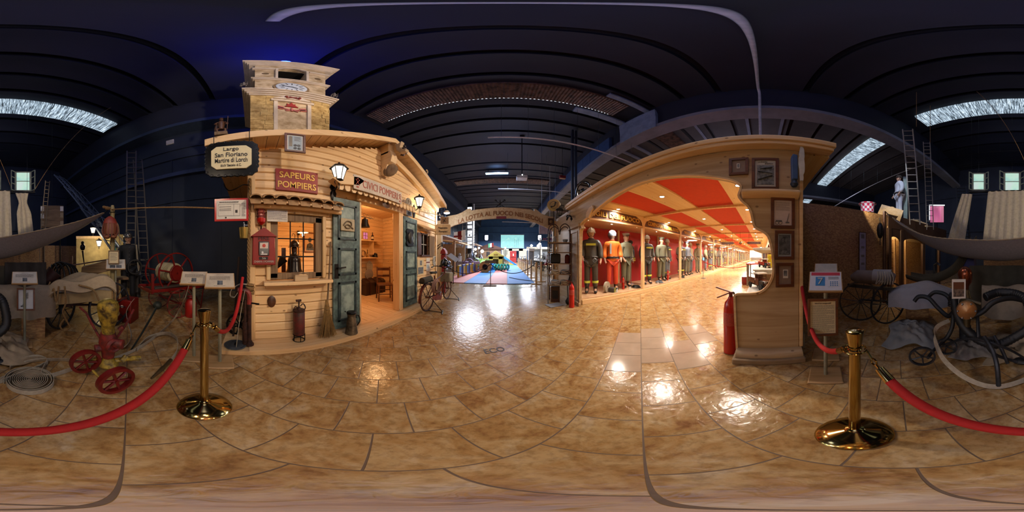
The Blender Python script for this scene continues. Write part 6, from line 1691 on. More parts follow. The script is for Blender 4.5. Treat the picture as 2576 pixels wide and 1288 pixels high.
# ================================================================ play mats and rope barrier
PINKM = plain('pink_mat', '#dd8b86', .6, 0, .03, 5, 0); BLUEM = plain('blue_mat', '#5095dd', .6, 0, .03, 5, 0)
for i, (a, b) in enumerate(((-3.2, -1.97), (-1.97, -.95), (-.95, .02), (.02, 1.28))):
    t = M().bx(a+.004, 0, 0, b-.004, 15.2, .03).out('play_mat', PINKM if i % 2 == 0 else BLUEM, None, .004, (0, 7.3, 0))
    tag(t, ['pink foam mat strip nearest the stalls', 'blue foam mat strip, second from the stalls', 'pink foam mat strip, third from the stalls', 'blue foam mat strip nearest the row of wooden posts'][i], 'play mat')
t = T('sign_post', 'thin centre post with a slanted wooden sign at the front of the mats', 'sign post', P(1234, 719, z=0)); M().bx(-.3, -.12, 0, .25, .12, .03).cyl((0, 0, .03), (0, 0, .98), .016).out('post', OLDWOODX, t); q = M().bx(-.24, -.08, 0, .24, .08, .015).out('sign_board', OLDWOODX, t); q.location = (0, -.02, 1.03); q.rotation_euler = (.8, 0, 0)
cp = P(1234, 719, z=0)
def wpost(x, y, label, g=None, first=[None]):
    if first[0] is None:
        t = T('wooden_post', label, 'post', (x, y, 0)); M().bx(-.045, -.045, .03, .045, .045, 1.0).out('post', PINEZ, t, .006); M().bx(-.22, -.1, 0, .22, .1, .03).out('foot', PINE, t, .004); first[0] = t; return t
    return dup(first[0], (x, y, 0), label=label, group=g)
wpost(1.32, 7.25, 'nearest square wooden rope post at the mat corner')
wpost(1.68, 7.9, 'square wooden rope post just behind the nearest one')
for i in range(8): wpost(1.42, 9.4+1.6*i, 'square wooden rope post along the blue mat edge, '+ORD[i]+' behind the corner pair', 'row of wooden posts along the mat')
for i in range(3): wpost(1.95, 13+3*i, 'square wooden rope post in the outer aisle row, '+ORD[i]+' from the arch', 'outer row of wooden posts')
DR = plain('dark_rope', '#26232b', .8)
def hall_rope(a, b, s, label, mat=DR):
    t = M().tube([p-Vector(a) for p in sag(a, b, s, 18)], .016, 8).out('barrier_rope', mat, None, 0, a); tag(t, label, 'rope')
hall_rope((cp.x, cp.y, .93), (1.30, 7.25, .96), .42, 'dark rope sagging from the centre post to the mat corner post')
hall_rope((-3.0, 7.6, .8), (cp.x, cp.y, .93), .40, 'dark rope sagging from the stalls to the centre post')
hall_rope((0.1, 7.45, .30), (1.3, 7.25, .14), .03, 'low dark rope across the front corner of the blue mat')
for i in range(6): hall_rope((1.42, 9.4+1.6*i, .95), (1.42, 11+1.6*i, .95), .2, 'red rope between posts of the blue mat row, '+ORD[i]+' span from the front', REDPAINT); bpy.context.scene.collection.objects[-1]['group'] = 'ropes of the mat post row'

# ---- toys
t = T('toy_playhouse', 'yellow plastic playhouse with a gabled roof at the back of the mats', 'playhouse', P(1248, 673, Y=15.5)); t.location.z = .03
YT = plain('playhouse_yellow', '#d1bd5c', .5, 0, .04)
M().bx(-.65, -.5, 0, -.25, .5, 1.25).bx(.25, -.5, 0, .65, .5, 1.25).bx(-.65, -.5, .95, .65, .5, 1.25).bx(-.65, .45, 0, .65, .5, 1.25).out('walls', YT, t, .02); M().prism([(-.8, 1.2), (.8, 1.2), (0, 1.75)], -.6, .6, 'y').out('gable_roof', YT, t, .02); M().prism([(-2.0, .75), (-.6, 1.0), (-.6, 1.1), (-2.0, .85)], -.4, .4, 'y').out('side_roof', YT, t); M().bx(-.18, -.62, 1.32, .18, -.6, 1.45).out('sign', plain('sign_brown2', '#9c7a32'), t); M().bx(.62, -.52, 0, .75, -.4, 1.3).out('dark_column', plain('olive_column', '#6b6a3a'), t)
t = T('toy_crocodile', 'lime green inflatable play creature left of the playhouse', 'toy', P(1218, 680, Y=13.5)); t.location.z = .03
LG = plain('lime', '#7fb95a', .5)
M().ball((0, 0, .5), .42, 14, sx=1.3, sz=1.0).tube(smooth([(-.3, 0, .7), (-.55, -.1, .95), (-.75, -.1, .98)], 4), [.2-.012*i for i in range(9)]).out('body', LG, t)
for i in range(4): M().lathe([(.1, 0), (0, .22)], (-.3+.22*i, 0, .88), 8).out('spike', LG, t)
def ring_toy(px, py, y, r, mat, label, n=3):
    t = T('play_barrel', label, 'toy', P(px, py, Y=y)); t.location.z = r+.03
    for k in range(n): M().ring((.32*k*.8, .05*k, 0), r*.72, r*.28, (1, -.5, 0), 22, 8).out('hoop', mat, t)
TEAL = plain('teal_plastic', '#3fae97', .4); BLT = plain('blue_plastic', '#2f7fc4', .4); ORT = plain('orange_plastic', '#c98a3a', .5)
ring_toy(1247, 674, 14.0, .3, TEAL, 'teal ribbed tunnel rings lying on the mat in front of the playhouse', 5)
ring_toy(1236, 670, 14.6, .34, BLT, 'blue play rings left of the teal rings', 2)
t = T('play_cube', 'orange play block with a round dark hole at the left of the mats', 'toy', P(1221, 675, Y=12.3)); t.location.z = .03
M().ring((0, 0, .42), .33, .11, (0, 1, 0), 28, 8, sq=.3).out('ring', ORT, t); M().cyl((0, .2, .42), (0, .24, .42), .3, n=22).out('dark_inside', plain('dark_red_in', '#3a1a12'), t)
ring_toy(1210, 672, 13.3, .26, BLT, 'blue play ring between the fence panels and the orange block', 1)
cols = [YT, plain('toy_yellow', '#d3b02a', .5), BLT, plain('toy_blue', '#4c63b0', .5), plain('toy_violet', '#8d7fc0', .5)]
for i in range(8):
    y = 9.2+.72*i
    t = T('play_fence_panel', ['yellow play fence panel nearest the front stalls', 'blue play fence panel, second of the fence', 'yellow play fence panel, third of the fence', 'blue play fence panel, fourth of the fence', 'yellow play fence panel, fifth of the fence', 'blue play fence panel, sixth of the fence', 'yellow play fence panel, seventh of the fence', 'violet play fence panel at the far end of the fence'][i], 'play fence', (-2.75+.05*i, y, .03), pi/2)
    M().bx(-.3, -.05, 0, .3, .05, .72).out('panel', cols[1] if i % 2 == 0 else (cols[4] if i == 7 else cols[3]), t, .03); M().bx(-.2, -.06, .1, .2, -.05, .62).out('inset', cols[2] if i % 2 == 0 else cols[1], t)
t = T('blue_slide', 'small blue slide leaning at the far end of the mats', 'slide', P(1283, 668, Y=22.5)); t.location.z = 0; M().prism([(-.9, 1.1), (-.7, 1.2), (1.0, .05), (1.0, 0), (.7, 0), (-.8, .95)], -.4, .4, 'y').out('chute', BLT, t)
t = T('yellow_mat_roll', 'low yellow roll lying at the far edge of the mats', 'mat roll', P(1279, 665, Y=22.0)); t.location.z = .1; M().tube([(-.9, 0, 0), (.7, .2, 0)], .09).out('roll', plain('lime_yellow', '#c6c93a'), t)

# ================================================================ far end of the hall
sc_ = T('projection_screen', 'large bright projection screen with a pale map on the far blue wall', 'screen', (0, 33.38, 0)); a = P(1260, 591, Y=33.38); b = P(1318, 624, Y=33.38)
m_, t_, b_ = newmat('projected_map'); v_ = coords(t_, (.7, .7, .9)); n_ = nd(t_, 'ShaderNodeTexNoise', {'Vector': v_, 'Scale': 2.0, 'Detail': 5.0}); c_ = ramp(t_, n_.outputs[0], [(.4, '#9fe4e2'), (.55, '#8bd8dc'), (.62, '#b5efe8')]); t_.links.new(c_, b_.inputs['Emission Color']); b_.inputs['Emission Strength'].default_value = .6; b_.inputs['Base Color'].default_value = (.2, .4, .4, 1)
M().bx(a.x, -.02, b.z, b.x, 0, a.z).out('screen_cloth', m_, sc_); M().bx(a.x-.08, -.03, a.z, b.x+.08, .03, a.z+.08).bx(a.x-.08, -.03, b.z-.06, b.x+.08, .0, b.z).out('roller', WHITE, sc_)
m = M(); 
for x, z0, z1 in ((1.6, 3.1, 4.8), (2.0, 3.1, 4.6), (2.35, 3.0, 4.9), (.2, 3.2, 3.5)): m.bx(x, -.025, z0, x+.04, -.02, z1)
m.out('map_lines', flat('map_line', '#4a8a96'), sc_)
fw_ = T('far_shop_front', 'cream painted facade with a shield and red door below the screen', 'facade', (0, 32.2, 0))
a = P(1262, 626, Y=32.2); b = P(1318, 660, Y=32.2)
M().bx(a.x, 0, 0, 1.05-.0, .2, a.z).bx(2.05+.35, 0, 0, b.x+.6, .2, a.z).bx(.4, 0, 2.3, 3.2, .2, a.z).out('wall', plain('cream_facade', '#c4c2b0', .7), fw_)
d0 = P(1283, 640, Y=32.15).x; d1 = P(1299, 640, Y=32.15).x
dr = M().bx(d0, -.06, 0, d1, .1, 2.25).out('door', plain('red_door', '#b02a2a', .5), fw_); M().bx(d0+.55, -.08, 1.3, d1-.5, -.06, 1.75).out('paper_notice', PAPER, dr); M().bx(d0+.1, -.09, 1.0, d1-.1, -.06, 1.06).out('push_bar', IRON, dr)
x = P(1271, 630, Y=32.15).x; M().prism([(x-.45, 2.4), (x, 2.55), (x+.45, 2.4), (x+.4, 1.7), (x, 1.2), (x-.4, 1.7)], -.08, 0, 'y').out('shield', plain('stone_shield', '#8b8d80'), fw_)
text('Pompieri', 1.3, .3, INKGREY, fw_, 1.6, 2.75, -.02)
for px, lb in ((1224, 'bright cool stained window high on the far wall, left of the screen'), (1357.5, 'bright cool stained window high on the far wall, right of the screen')):
    a = P(px, 598, Y=33.41); t = T('lit_window', lb, 'window', a); M().bx(-.42, -.06, -.6, .42, .0, .6).out('frame', IRON, t); M().prism([(-.33, -.4), (-.2, -.52), (.25, -.52), (.33, -.3), (.33, .52), (-.28, .52), (-.33, .4)], -.09, -.06, 'y').out('pane', glow('window_cool', '#dfe4ff', 3), t)
# vertical letter totem of stacked glowing boxes
LB = glow('letter_box', '#eef4ff', 1.2)
tt = T('letter_totem', 'tall post of stacked white glowing letter boxes behind the stalls', 'sign', (P(1182, 600, Y=15).x, 15, 0))
M().bx(-.22, .0, 0, .22, .1, 6.4).out('post', IRON, tt)
for ch, py in (('C', 525), ('A', 541), ('M', 560), ('A', 571), ('B', 584), ('I', 592), ('E', 602), ('R', 611), ('O', 621)):
    z = P(1182, py, Y=15).z; bx_ = M().bx(-.2, -.12, z-.13, .2, 0, z+.13).out('letter_box', LB, tt); text(ch, .17, .17, INK, bx_, 0, z, -.125)
# hall lamps
FL = glow('flood_white', '#f4f8ff', 18)
for px, py, Y_, r, lb in ((1213, 632, 22, .22, 'blazing white lamp over the stalls'), (1196, 627, 17, .13, 'bright lamp left of the blazing one'), (1190, 634, 14, .09, 'bright lamp close to the letter totem'), (1205, 624, 19, .12, 'upper bright lamp of the stall cluster'), (1197, 638, 16, .08, 'lower bright lamp of the stall cluster'), (1337, 618, 28, .2, 'white globe lamp right of the screen'), (1358, 614, 26, .2, 'second white globe lamp, under the right stained window'), (1325, 628, 30, .15, 'small white lamp at the right end of the cream facade'), (1255, 626, 30, .15, 'small white lamp left of the screen'), (1271, 624, 31, .15, 'small white lamp on the cream facade')):
    p = P(px, py, Y=Y_); t = T('globe_lamp', lb, 'lamp', p); M().ball((0, 0, 0), r, 12).out('globe', FL, t); M().cyl((0, .02, -p.z), (0, .02, 0), .025, n=6).out('post', IRON, t)
t = T('ceiling_projector', 'white ceiling projector hung on a black pole down the aisle', 'projector', P(1313, 446, Y=8.5)); M().bx(-.28, -.2, -.11, .28, .25, .06).out('housing', WHITE, t, .02); M().cyl((0, -.2, .06), (0, -.1, .06), .07).out('lens_ring', BLACK, t); M().ball((0, -.2, .06), .035, 8).out('lens', glow('proj_lens', '#ffffff', 8), t); M().cyl((0, 0, .05), (0, 0, 8.95-t.location.z), .025).out('pole', BLACK, t); M().bx(-.12, -.12, 8.4-t.location.z+.45, .12, .12, 8.95-t.location.z).out('mounting_plate', IRON, t)
t = T('blue_ceiling_lamp', 'pale blue strip lamp fixed on the ceiling left of the projector', 'lamp', P(1250, 436, Y=13)); M().bx(-.95, -.2, 0, .95, .2, .12).out('housing', STEEL, t, .02); M().bx(-.9, -.16, -.015, .9, .16, 0).out('tube', glow('strip_blue', '#a8d8ff', 3), t); M().cyl((-.7, 0, .1), (-.7, 0, 8.95-t.location.z), .02).out('hanger', IRON, t); M().cyl((.7, 0, .1), (.7, 0, 8.95-t.location.z), .02).out('hanger', IRON, t)
lamp('SPOT', tuple(Vector(t.location)+Vector((0, 0, -.4))), 160, '#9cc8ff', .3, tuple(Vector(t.location)+Vector((0, 1, 5))), 120, .8, 'strip_glow')
t = T('red_pennant', 'small red box fixed at the right roof beam', 'box', P(1415, 446, Y=9)); M().bx(-.18, -.1, -.1, .18, .1, .1).out('body', REDPAINT, t, .01); M().cyl((0, 0, 0), (0, 0, 9.0-t.location.z), .01).out('wire', IRON, t)
t = T('white_panel_sign', 'pinkish white panel hung behind the right end of the arch', 'panel', P(1380, 574, Y=9)); M().bx(-.55, -.02, -.35, .55, .02, .45).out('panel', plain('pinkish_panel', '#c9b4b4'), t); M().cyl((-.4, 0, .4), (-.4, 0, 8.95-t.location.z), .008).cyl((.4, 0, .4), (.4, 0, 8.95-t.location.z), .008).out('wire', STEEL, t)
t = T('bell_lamp', 'white bell-shaped hanging lamp behind the arch right end', 'lamp', P(1383, 595, Y=12)); M().lathe([(.0, .25), (.08, .22), (.12, .05), (.24, -.08), (.22, -.08), (0, 0)], (0, 0, 0), 18).out('shade', WHITE, t); M().cyl((0, 0, .2), (0, 0, 8.95-t.location.z), .012).out('cord', WHITE, t)
t = T('red_letter_sign', 'red letter sign on a post above the far black chairs', 'sign', P(1384, 602, Y=14)); text('POMPA', 1.3, .22, plain('neon_red', '#b02238', .4), t); M().bx(-.95, 0, -.2, -.85, .05, .12).cyl((-.9, .02, -t.location.z), (-.9, .02, -.1), .03).bx(-.9, .01, -.14, .7, .04, -.11).out('frame', WHITE, t)
t = T('white_post_board', 'pale board of dense grey text hung beside the red letter sign', 'board', P(1390, 616, Y=13)); M().bx(-.3, 0, -.35, .3, .04, .35).out('board', PAPER, t); lines(M(), -.25, .25, -.3, .3, 7, 0, .01, .6).out('printed_text', INKGREY, t); M().cyl((0, .03, -t.location.z), (0, .03, -.3), .03).out('post', IRON, t)
# right far display row: black stands with sheets
for i in range(7):
    p = P(1377-5.2*i, 682-2.2*i, z=0)
    if i == 0:
        st0 = T('black_display_stand', 'nearest black reading stand with white sheets by the right aisle', 'stand', p, -.5); M().prism([(-.18, 0), (.18, 0), (.12, .4), (.22, .9), (-.2, .75), (-.1, .4)], -.4, -.36, 'x').prism([(-.18, 0), (.18, 0), (.12, .4), (.22, .9), (-.2, .75), (-.1, .4)], .36, .4, 'x').bx(-.38, -.02, .3, .38, .04, .34).bx(-.38, -.02, .55, .38, .04, .6).out('frame', BLACK, st0)
        q = M().bx(-.42, -.22, 0, .42, .22, .02).out('desk', BLACK, st0); q.location = (0, 0, .85); q.rotation_euler = (.5, 0, 0)
        for x in (-.2, .2): M().bx(x-.17, -.18, .02, x+.17, .18, .026).out('sheet', PAPER, q)
    else: dup(st0, p, -.5, 'black reading stand with white sheets, '+ORD[i]+' of the row by the right aisle', 'row of black reading stands')
rnd = random.Random(31)
# far right exhibits behind: facade, round clock, wheels and machines
t = T('far_right_facade', 'cream stall facade with a clock disc beyond the black stands', 'stall', P(1362, 640, Y=26)); t.location.z = 0
M().bx(-2.2, 0, 0, -1.9, .2, 2.6).bx(-.1, 0, 0, .1, .2, 2.6).bx(2.2, 0, 0, 2.5, .2, 2.6).bx(-2.4, -.1, 2.4, 2.8, .3, 2.75).out('frame', plain('cream_facade', ''), t); M().lathe([(0, 0), (.42, 0), (.42, .05), (0, .05)], (-.4, -.12, 2.85), 20, (0, -1, 0)).out('clock_disc', WHITE, t); M().bx(-1.9, .6, 0, 2.2, .7, 2.4).out('dark_back', plain('mid_grey', '#6c7276'), t)
t = T('tall_showcase', 'tall white narrow showcase standing beside the outer post row', 'showcase', P(1337, 660, Y=20)); t.location.z = 0
M().bx(-.35, -.3, 0, .35, .3, .25).bx(-.35, -.3, 1.9, .35, .3, 2.2).bx(-.35, .2, .25, .35, .3, 1.9).out('body', WHITE, t); M().bx(-.28, .1, .3, .28, .18, 1.85).out('picture', PHOTOGREY, t)
def machine(px, py, Y_, s, label, mat, wmat, seed, tall=1.0, z=0):
    """a wheeled pump or cart: body, boiler, wheels, shafts"""
    r = random.Random(seed); p = P(px, py, Y=Y_); t = T('wheeled_pump', label, 'pump', (p.x, Y_, z), r.uniform(-.6, .6), sc=s)
    M().bx(-.5, -.2, .45, .5, .2, .6).tube([(-.5, 0, .5), (-1.0, 0, .35)], .03).out('chassis', mat, t, .01)
    M().lathe([(.0, .6), (.2, .6), (.22, .75), (.18, 1.0*tall), (.08, 1.1*tall), (.05, 1.3*tall), (0, 1.32*tall)], (.1, 0, 0), 14).tube([(-.4, 0, .6), (-.4, 0, 1.0), (.5, 0, 1.15)], .025).out('pump_body', STEEL if seed % 2 else mat, t)
    for y in (-.26, .26):
        m = M(); wheel(m, (.1, y, .4), .4, (0, 1, 0), .04, .05, 8, .014, .02, 20); m.out('wheel', wmat, t)
    return t
for i, (px, py, Y_, s, lb, mt, wm) in enumerate((
    (1392, 660, 12.0, 1.3, 'large red spoked wheel pump right of the black stands', REDPAINT, REDPAINT),
    (1352, 660, 24.5, 1.2, 'steel pump behind the black stands, left of the red wheel one', STEEL, STEEL),
    (1366, 660, 24.0, 1.3, 'dark pump behind the black stands', IRON, STEEL),
    (1318, 660, 25.0, 1.1, 'dark red pump right of the red door', REDPAINT, IRON),
    (1308, 660, 28.0, 1.0, 'small steel pump at the right of the red door', STEEL, IRON),
    (1268, 661, 27.0, 1.0, 'small pale machine left of the red door', STEEL, STEEL),
    (1259, 661, 29.5, 1.0, 'pink and grey machine behind the playhouse', plain('dusty_pink', '#b58a90'), STEEL),
    (1276, 660, 29.0, .9, 'grey cart just left of the red door', STEEL, IRON),
    (1207, 664, 19.0, 1.2, 'steel pump behind the fence panels', STEEL, STEEL),
    (1184, 672, 12.8, 1.4, 'pale violet wheeled pump under the first stall roof', plain('violet_metal', '#9a8aac'), plain('violet_metal', '')))):
    machine(px, py, Y_, s, lb, mt, wm, i+40)

# ---- stalls on the left side of the hall
def stall(x0, x1, y0, y1, h, label, mat, col=PINE):
    t = T('market_stall', label, 'stall', ((x0+x1)/2, y0, 0)); c = (x0+x1)/2
    for x in (x0, x1):
        for y in (0, y1-y0): M().bx(x-c-.06, y-.06, 0, x-c+.06, y+.06, h).out('post', col, t)
    M().prism([(x0-c-.3, h+.25), (x1-c+.5, h-.05), (x1-c+.5, h+.02), (x0-c-.3, h+.33)], -.2, y1-y0+.2, 'y').out('roof', mat, t)
    M().bx(x0-c, .02, .0, x0-c+.05, y1-y0, h).bx(x0-c, y1-y0-.05, 0, x1-c, y1-y0, h*.9).out('back_wall', col, t)
    M().bx(x0-c+.2, .3, .8, x1-c, .8, .86).out('counter', OLDWOODX, t)
stall(-5.25, -3.6, 7.6, 10.8, 2.35, 'first pine stall with a sloping roof beyond the arch', PINE)
stall(-5.25, -3.9, 11.4, 14.6, 2.3, 'second pine stall farther down the left side', PINEX, PINEPALE)
stall(-5.25, -3.5, 16.0, 19.5, 2.5, 'third stall behind the blazing lamp', OLDWOODX, OLDWOOD)
t = T('brown_hut', 'brown wooden hut with a low gable and a small flag behind the stalls', 'hut', P(1232, 640, Y=24)); t.location.z = 0; M().bx(-1.6, 0, 0, 1.6, 2, 2.3).out('walls', OLDWOODX, t); M().prism([(-2.1, 2.25), (2.0, 2.25), (2.1, 2.35), (0, 3.1), (-2.2, 2.35)], -.3, 2.3, 'y').out('roof', DARKWOOD, t); M().bx(-.5, -.02, 1.2, 0, 0, 1.9).out('window_opening', BLACK, t)
def flag(px, py, Y_, label, w, h, cols, vert=True, tilt=0):
    p = P(px, py, Y=Y_); t = T('flag', label, 'flag', p, tilt); M().cyl((-w/2, 0, -p.z), (-w/2, 0, h*.6), .02).out('flagpole', STEEL, t)
    for i, c in enumerate(cols):
        a, b = i/len(cols), (i+1)/len(cols)
        M().grid(lambda u, v, a=a, b=b: ((-w/2+w*(a+(b-a)*u)), .06*sin(5*(a+(b-a)*u)), (v-.5)*h+.2*h*(a+(b-a)*u)), 4, 3, .01).out('stripe', c, t)
    return t
t = flag(1156, 596, 12, 'white flag with a red cross hanging above the first stall', .95, .75, [PAPER, REDPAINT, PAPER]); M().bx(-.45, -.03, -.02, .45, .1, .1).out('cross_bar', REDPAINT, t)
flag(1235, 618, 23.5, 'small green, white and red flag on the brown hut', .8, .6, [plain('flag_green', '#2c8c5a'), PAPER, REDPAINT])
def ladder(name, label, a, b, w, n, mat, r=.018, off=None, parent_w=None):
    a = Vector(a); b = Vector(b); d = b-a
    t = T(name, label, 'ladder', a)
    s = (Vector(off) if off else d.cross(Vector((0, 0, 1))).cross(Vector((0, 0, 1)))).normalized() if off or d.cross(Vector((0, 0, 1))).length > .01 else Vector((1, 0, 0))
    s = s*w/2
    for sg in (-1, 1): M().tube([s*sg, s*sg+d], r, 6).out('rail', mat, t)
    m = M()
    for i in range(n): c = d*((i+.6)/n); m.cyl(c-s, c+s, r*.7, n=6)
    o = m.out('rungs', mat, t)
    return t
PL = plain('pale_ladder', '#a7a6a2', .5)
ladder('wooden_ladder', 'pale ladder leaning behind the white flag', (-4.6, 16.5, 0), (-4.5, 17.2, 6.2), .42, 16, PL, .03, (1, 0, 0))
ladder('wooden_ladder', 'short blue-grey ladder high up behind the hanging wooden sign', (-5.5, 13.5, 0), (-5.6, 13.8, 5.0), .4, 14, plain('blue_ladder', '#5f7fa5'), .03, (1, 0, 0))
t = T('derrick_tower', 'bluish lattice mast rising above the first stall roof', 'mast', (-4.95, 12, 2.6)); m = M()
for k in range(6):
    w0, w1 = .5-.07*k, .43-.07*k; z0, z1 = .5*k, .5*k+.5
    m.tube([(-w0, 0, z0), (w1, 0, z1)], .015, 5).tube([(w0, 0, z0), (-w1, 0, z1)], .015, 5)
m.tube([(-.5, 0, -2.6), (-.5, 0, 0), (0, 0, 3.2)], .025, 6).tube([(.5, 0, -2.6), (.5, 0, 0), (0, 0, 3.2)], .025, 6); m.out('lattice', plain('blue_ladder', ''), t)
t = T('notched_pole', 'tall white notched pole leaning beside the letter totem', 'pole', P(1190, 600, Y=14)); t.location.z = 0
m = M().cyl((0, 0, 0), (.1, 0, 6.0), .05)
for k in range(22): m.bx(.02, -.08, 2.2+.15*k, .14, .02, 2.27+.15*k)
m.out('notched_pole', WHITE, t)
rnd = random.Random(8)
for i in range(24):
    y = 8.0+i*.55; x = -4.7+1.3*rnd.random(); h = .5+1.2*rnd.random()
    t = T('stall_exhibit', ('post-like', 'wheeled', 'cabinet', 'easel')[i % 4]+' exhibit crowding the left stalls of the hall, '+ORD[i]+' from the arch', 'exhibit', (x, y, 0), rnd.uniform(-1, 1), group='exhibits crowding the left stalls')
    mt = [OLDWOOD, IRON, STEEL, WHITE, REDPAINT, CANVAS, BLUEG][i % 7]
    k = i % 4
    if k == 0: M().lathe([(.16, 0), (.1, .05), (.03, .1), (.03, h), (.12, h+.1), (.1, h+.3), (0, h+.35)], (0, 0, 0), 10).out('stand', mt, t)
    elif k == 1: m = M(); wheel(m, (0, 0, .42), .42, (0, 1, .1), .04, .05, 8, .014, .02, 20); m.bx(-.3, -.1, .4, .3, .1, .8); m.out('cart', mt, t)
    elif k == 2: M().bx(-.18, -.12, 0, .18, .12, h).ball((0, 0, h+.12), .14, 10).out('cabinet', mt, t, .01)
    else: M().tube([(-.2, 0, 0), (0, 0, h+.3)], .02).tube([(.2, 0, 0), (0, 0, h+.3)], .02).tube([(0, .25, 0), (0, 0, h+.3)], .02).bx(-.2, -.03, h*.6, .2, 0, h).out('easel', mt, t)
t = T('tilted_info_panel', 'bright tilted info panel behind the bicycle handlebar', 'lectern', P(1140, 655, Y=7.0)); t.location.z = 0; M().cyl((0, 0, 0), (0, 0, 1.2), .02).out('pole', IRON, t); q = M().bx(-.25, -.16, 0, .25, .16, .02).out('panel', PAPER, t); q.location = (0, 0, 1.2); q.rotation_euler = (.5, .6, 0)
for _n, px, py in (('exit_sign', 1093, 570),):
    t = T('exit_sign', 'green emergency exit sign glowing behind the house corner', 'sign', P(px, py, X=-5.7)); M().bx(-.2, -.2, -.1, .02, .2, .1).out('sign', glow('exit_green', '#3fae7a', 1.2), t); M().bx(.02, -.06, -.06, .025, .0, .06).out('arrow', WHITE, t)
# ================================================================ exhibits behind the velvet rope
def path(pts, d=None, z=None, o=(0, 0, 0), n=4):
    """pixels followed through the place at a ground distance (or on a height); per-point override as third value"""
    o = Vector(o); r = []
    for q in pts:
        if z is not None and len(q) < 3: v = P(q[0], q[1], z=z)
        else:
            v = P(q[0], q[1], d=(q[2] if len(q) > 2 else d))
            if v.z < .034: v = P(q[0], q[1], z=.034)
        r.append(v-o)
    return smooth(r, n)
DKMETAL = plain('dark_grey_metal', '#3a3b40', .45, .5, .2, 15, .1)
# ---- hammock between two posts
pl = P(283, 640, d=3.25); plz = P(277, 515, d=3.2).z
t = T('hammock_post', 'pale wooden post holding the left end of the hammock', 'post', (pl.x, pl.y, 0))
M().lathe([(.045, 0), (.045, plz-.12), (.05, plz-.1), (.03, plz)], (0, 0, 0), 14).out('post', plain('pale_post', '#a39468', .6), t)
M().ring((0, 0, plz-.16), .055, .008, n=16).out('iron_band', IRON, t)
prr = P(2225, 540, d=4.35); przz = P(2225, 532, d=4.35).z
t = T('hammock_post', 'dark wooden post holding the right end of the hammock', 'post', (prr.x, prr.y, 0))
M().cyl((0, 0, 0), (0, 0, przz), .06, .045, 12).out('post', DARKWOOD, t)
A1 = P(262, 537, d=3.2); B1 = P(2245, 548, d=4.3)
def ham(u, v):
    c = A1.lerp(B1, u); w = sin(pi*u)**.8
    side = Vector((.25, 1, 0)).normalized()
    s = (v-.5)
    zz = -1.02*4*u*(1-u)
    return c+Vector((0, 0, zz+ (.30 if s > 0 else .02)*w*(s*2)**2 - .03*w*sin(20*u)*(.3)))+side*(s*.95*w)
t = M().grid(ham, 60, 14, .008).out('hammock', plain('hammock_cloth', '#8a8487', .85, 0, .06, 30, .35))
tag(t, 'long grey canvas hammock with a corded hem slung between two posts', 'hammock')
for v in (0, 1): M().tube([ham(i/90, v)+Vector((0, 0, .012)) for i in range(91)], [.008+.006*(i % 2) for i in range(91)], 6).out('corded_hem', CANVAS, t)
M().tube([A1, P(272, 527, d=3.2)], .01).out('ring_rope', IRON, t)
M().tube([B1, prr+Vector((0, 0, .1))], .012).out('chain', IRON, t)
c0 = P(281, 527, d=3.2); c1 = Vector((-2.12, -.03, P(541, 532, X=-2.1).z))
t = M().tube([p-c0 for p in sag(c0, c1, .02, 24)], .011, 6).out('guy_rope', ROPE, None, 0, c0); tag(t, 'brown rope stretched from the hammock post to the house corner', 'rope')
t = M().ball((.04, 0, 0), .035, 8).ball((.1, .01, -.01), .04, 8, sx=1.5).ball((.16, .0, .0), .03, 8, sx=1.6).out('rope_knot', ROPE, None, 0, c0+Vector((.05, .03, 0))); tag(t, 'large knot in the brown rope beside the hammock post', 'knot')
# striped red leather bag
t = T('red_leather_bag', 'red ribbed leather bag hanging on the hammock post', 'bag', P(277, 570, d=3.05), face(277))
M().lathe([(.03, .20), (.10, .15), (.135, .07), (.13, .05)], (0, 0, 0), 20, sy=.6).out('top', plain('bag_red', '#8c3223', .5, 0, .1, 10, .2), t)
for i in range(14):
    a = 2*pi*i/14; M().sweep(smooth([(.13*cos(a), .08*sin(a), .06), (.155*cos(a), .10*sin(a), -.08), (.12*cos(a), .08*sin(a), -.2)], 4), [(-.013, -.004), (.013, -.004), (.013, .004), (-.013, .004)], up=(cos(a), sin(a), .1)).out('strap', plain('bag_rib', '#7f4030', .5), t)
M().ball((-.06, -.02, -.2), .065, 10, sz=.6).ball((.06, -.02, -.2), .065, 10, sz=.6).lathe([(.12, -.15), (.13, .05), (.10, .1)], (0, 0, 0), 16, sy=.55).out('lining', plain('bag_brown', '#8a5434', .6), t)
M().tube(smooth([(.1, 0, .12), (.16, 0, .0), (.17, 0, -.2), (.18, 0, -.33)], 4), .008).out('side_strap', ROPE, t)

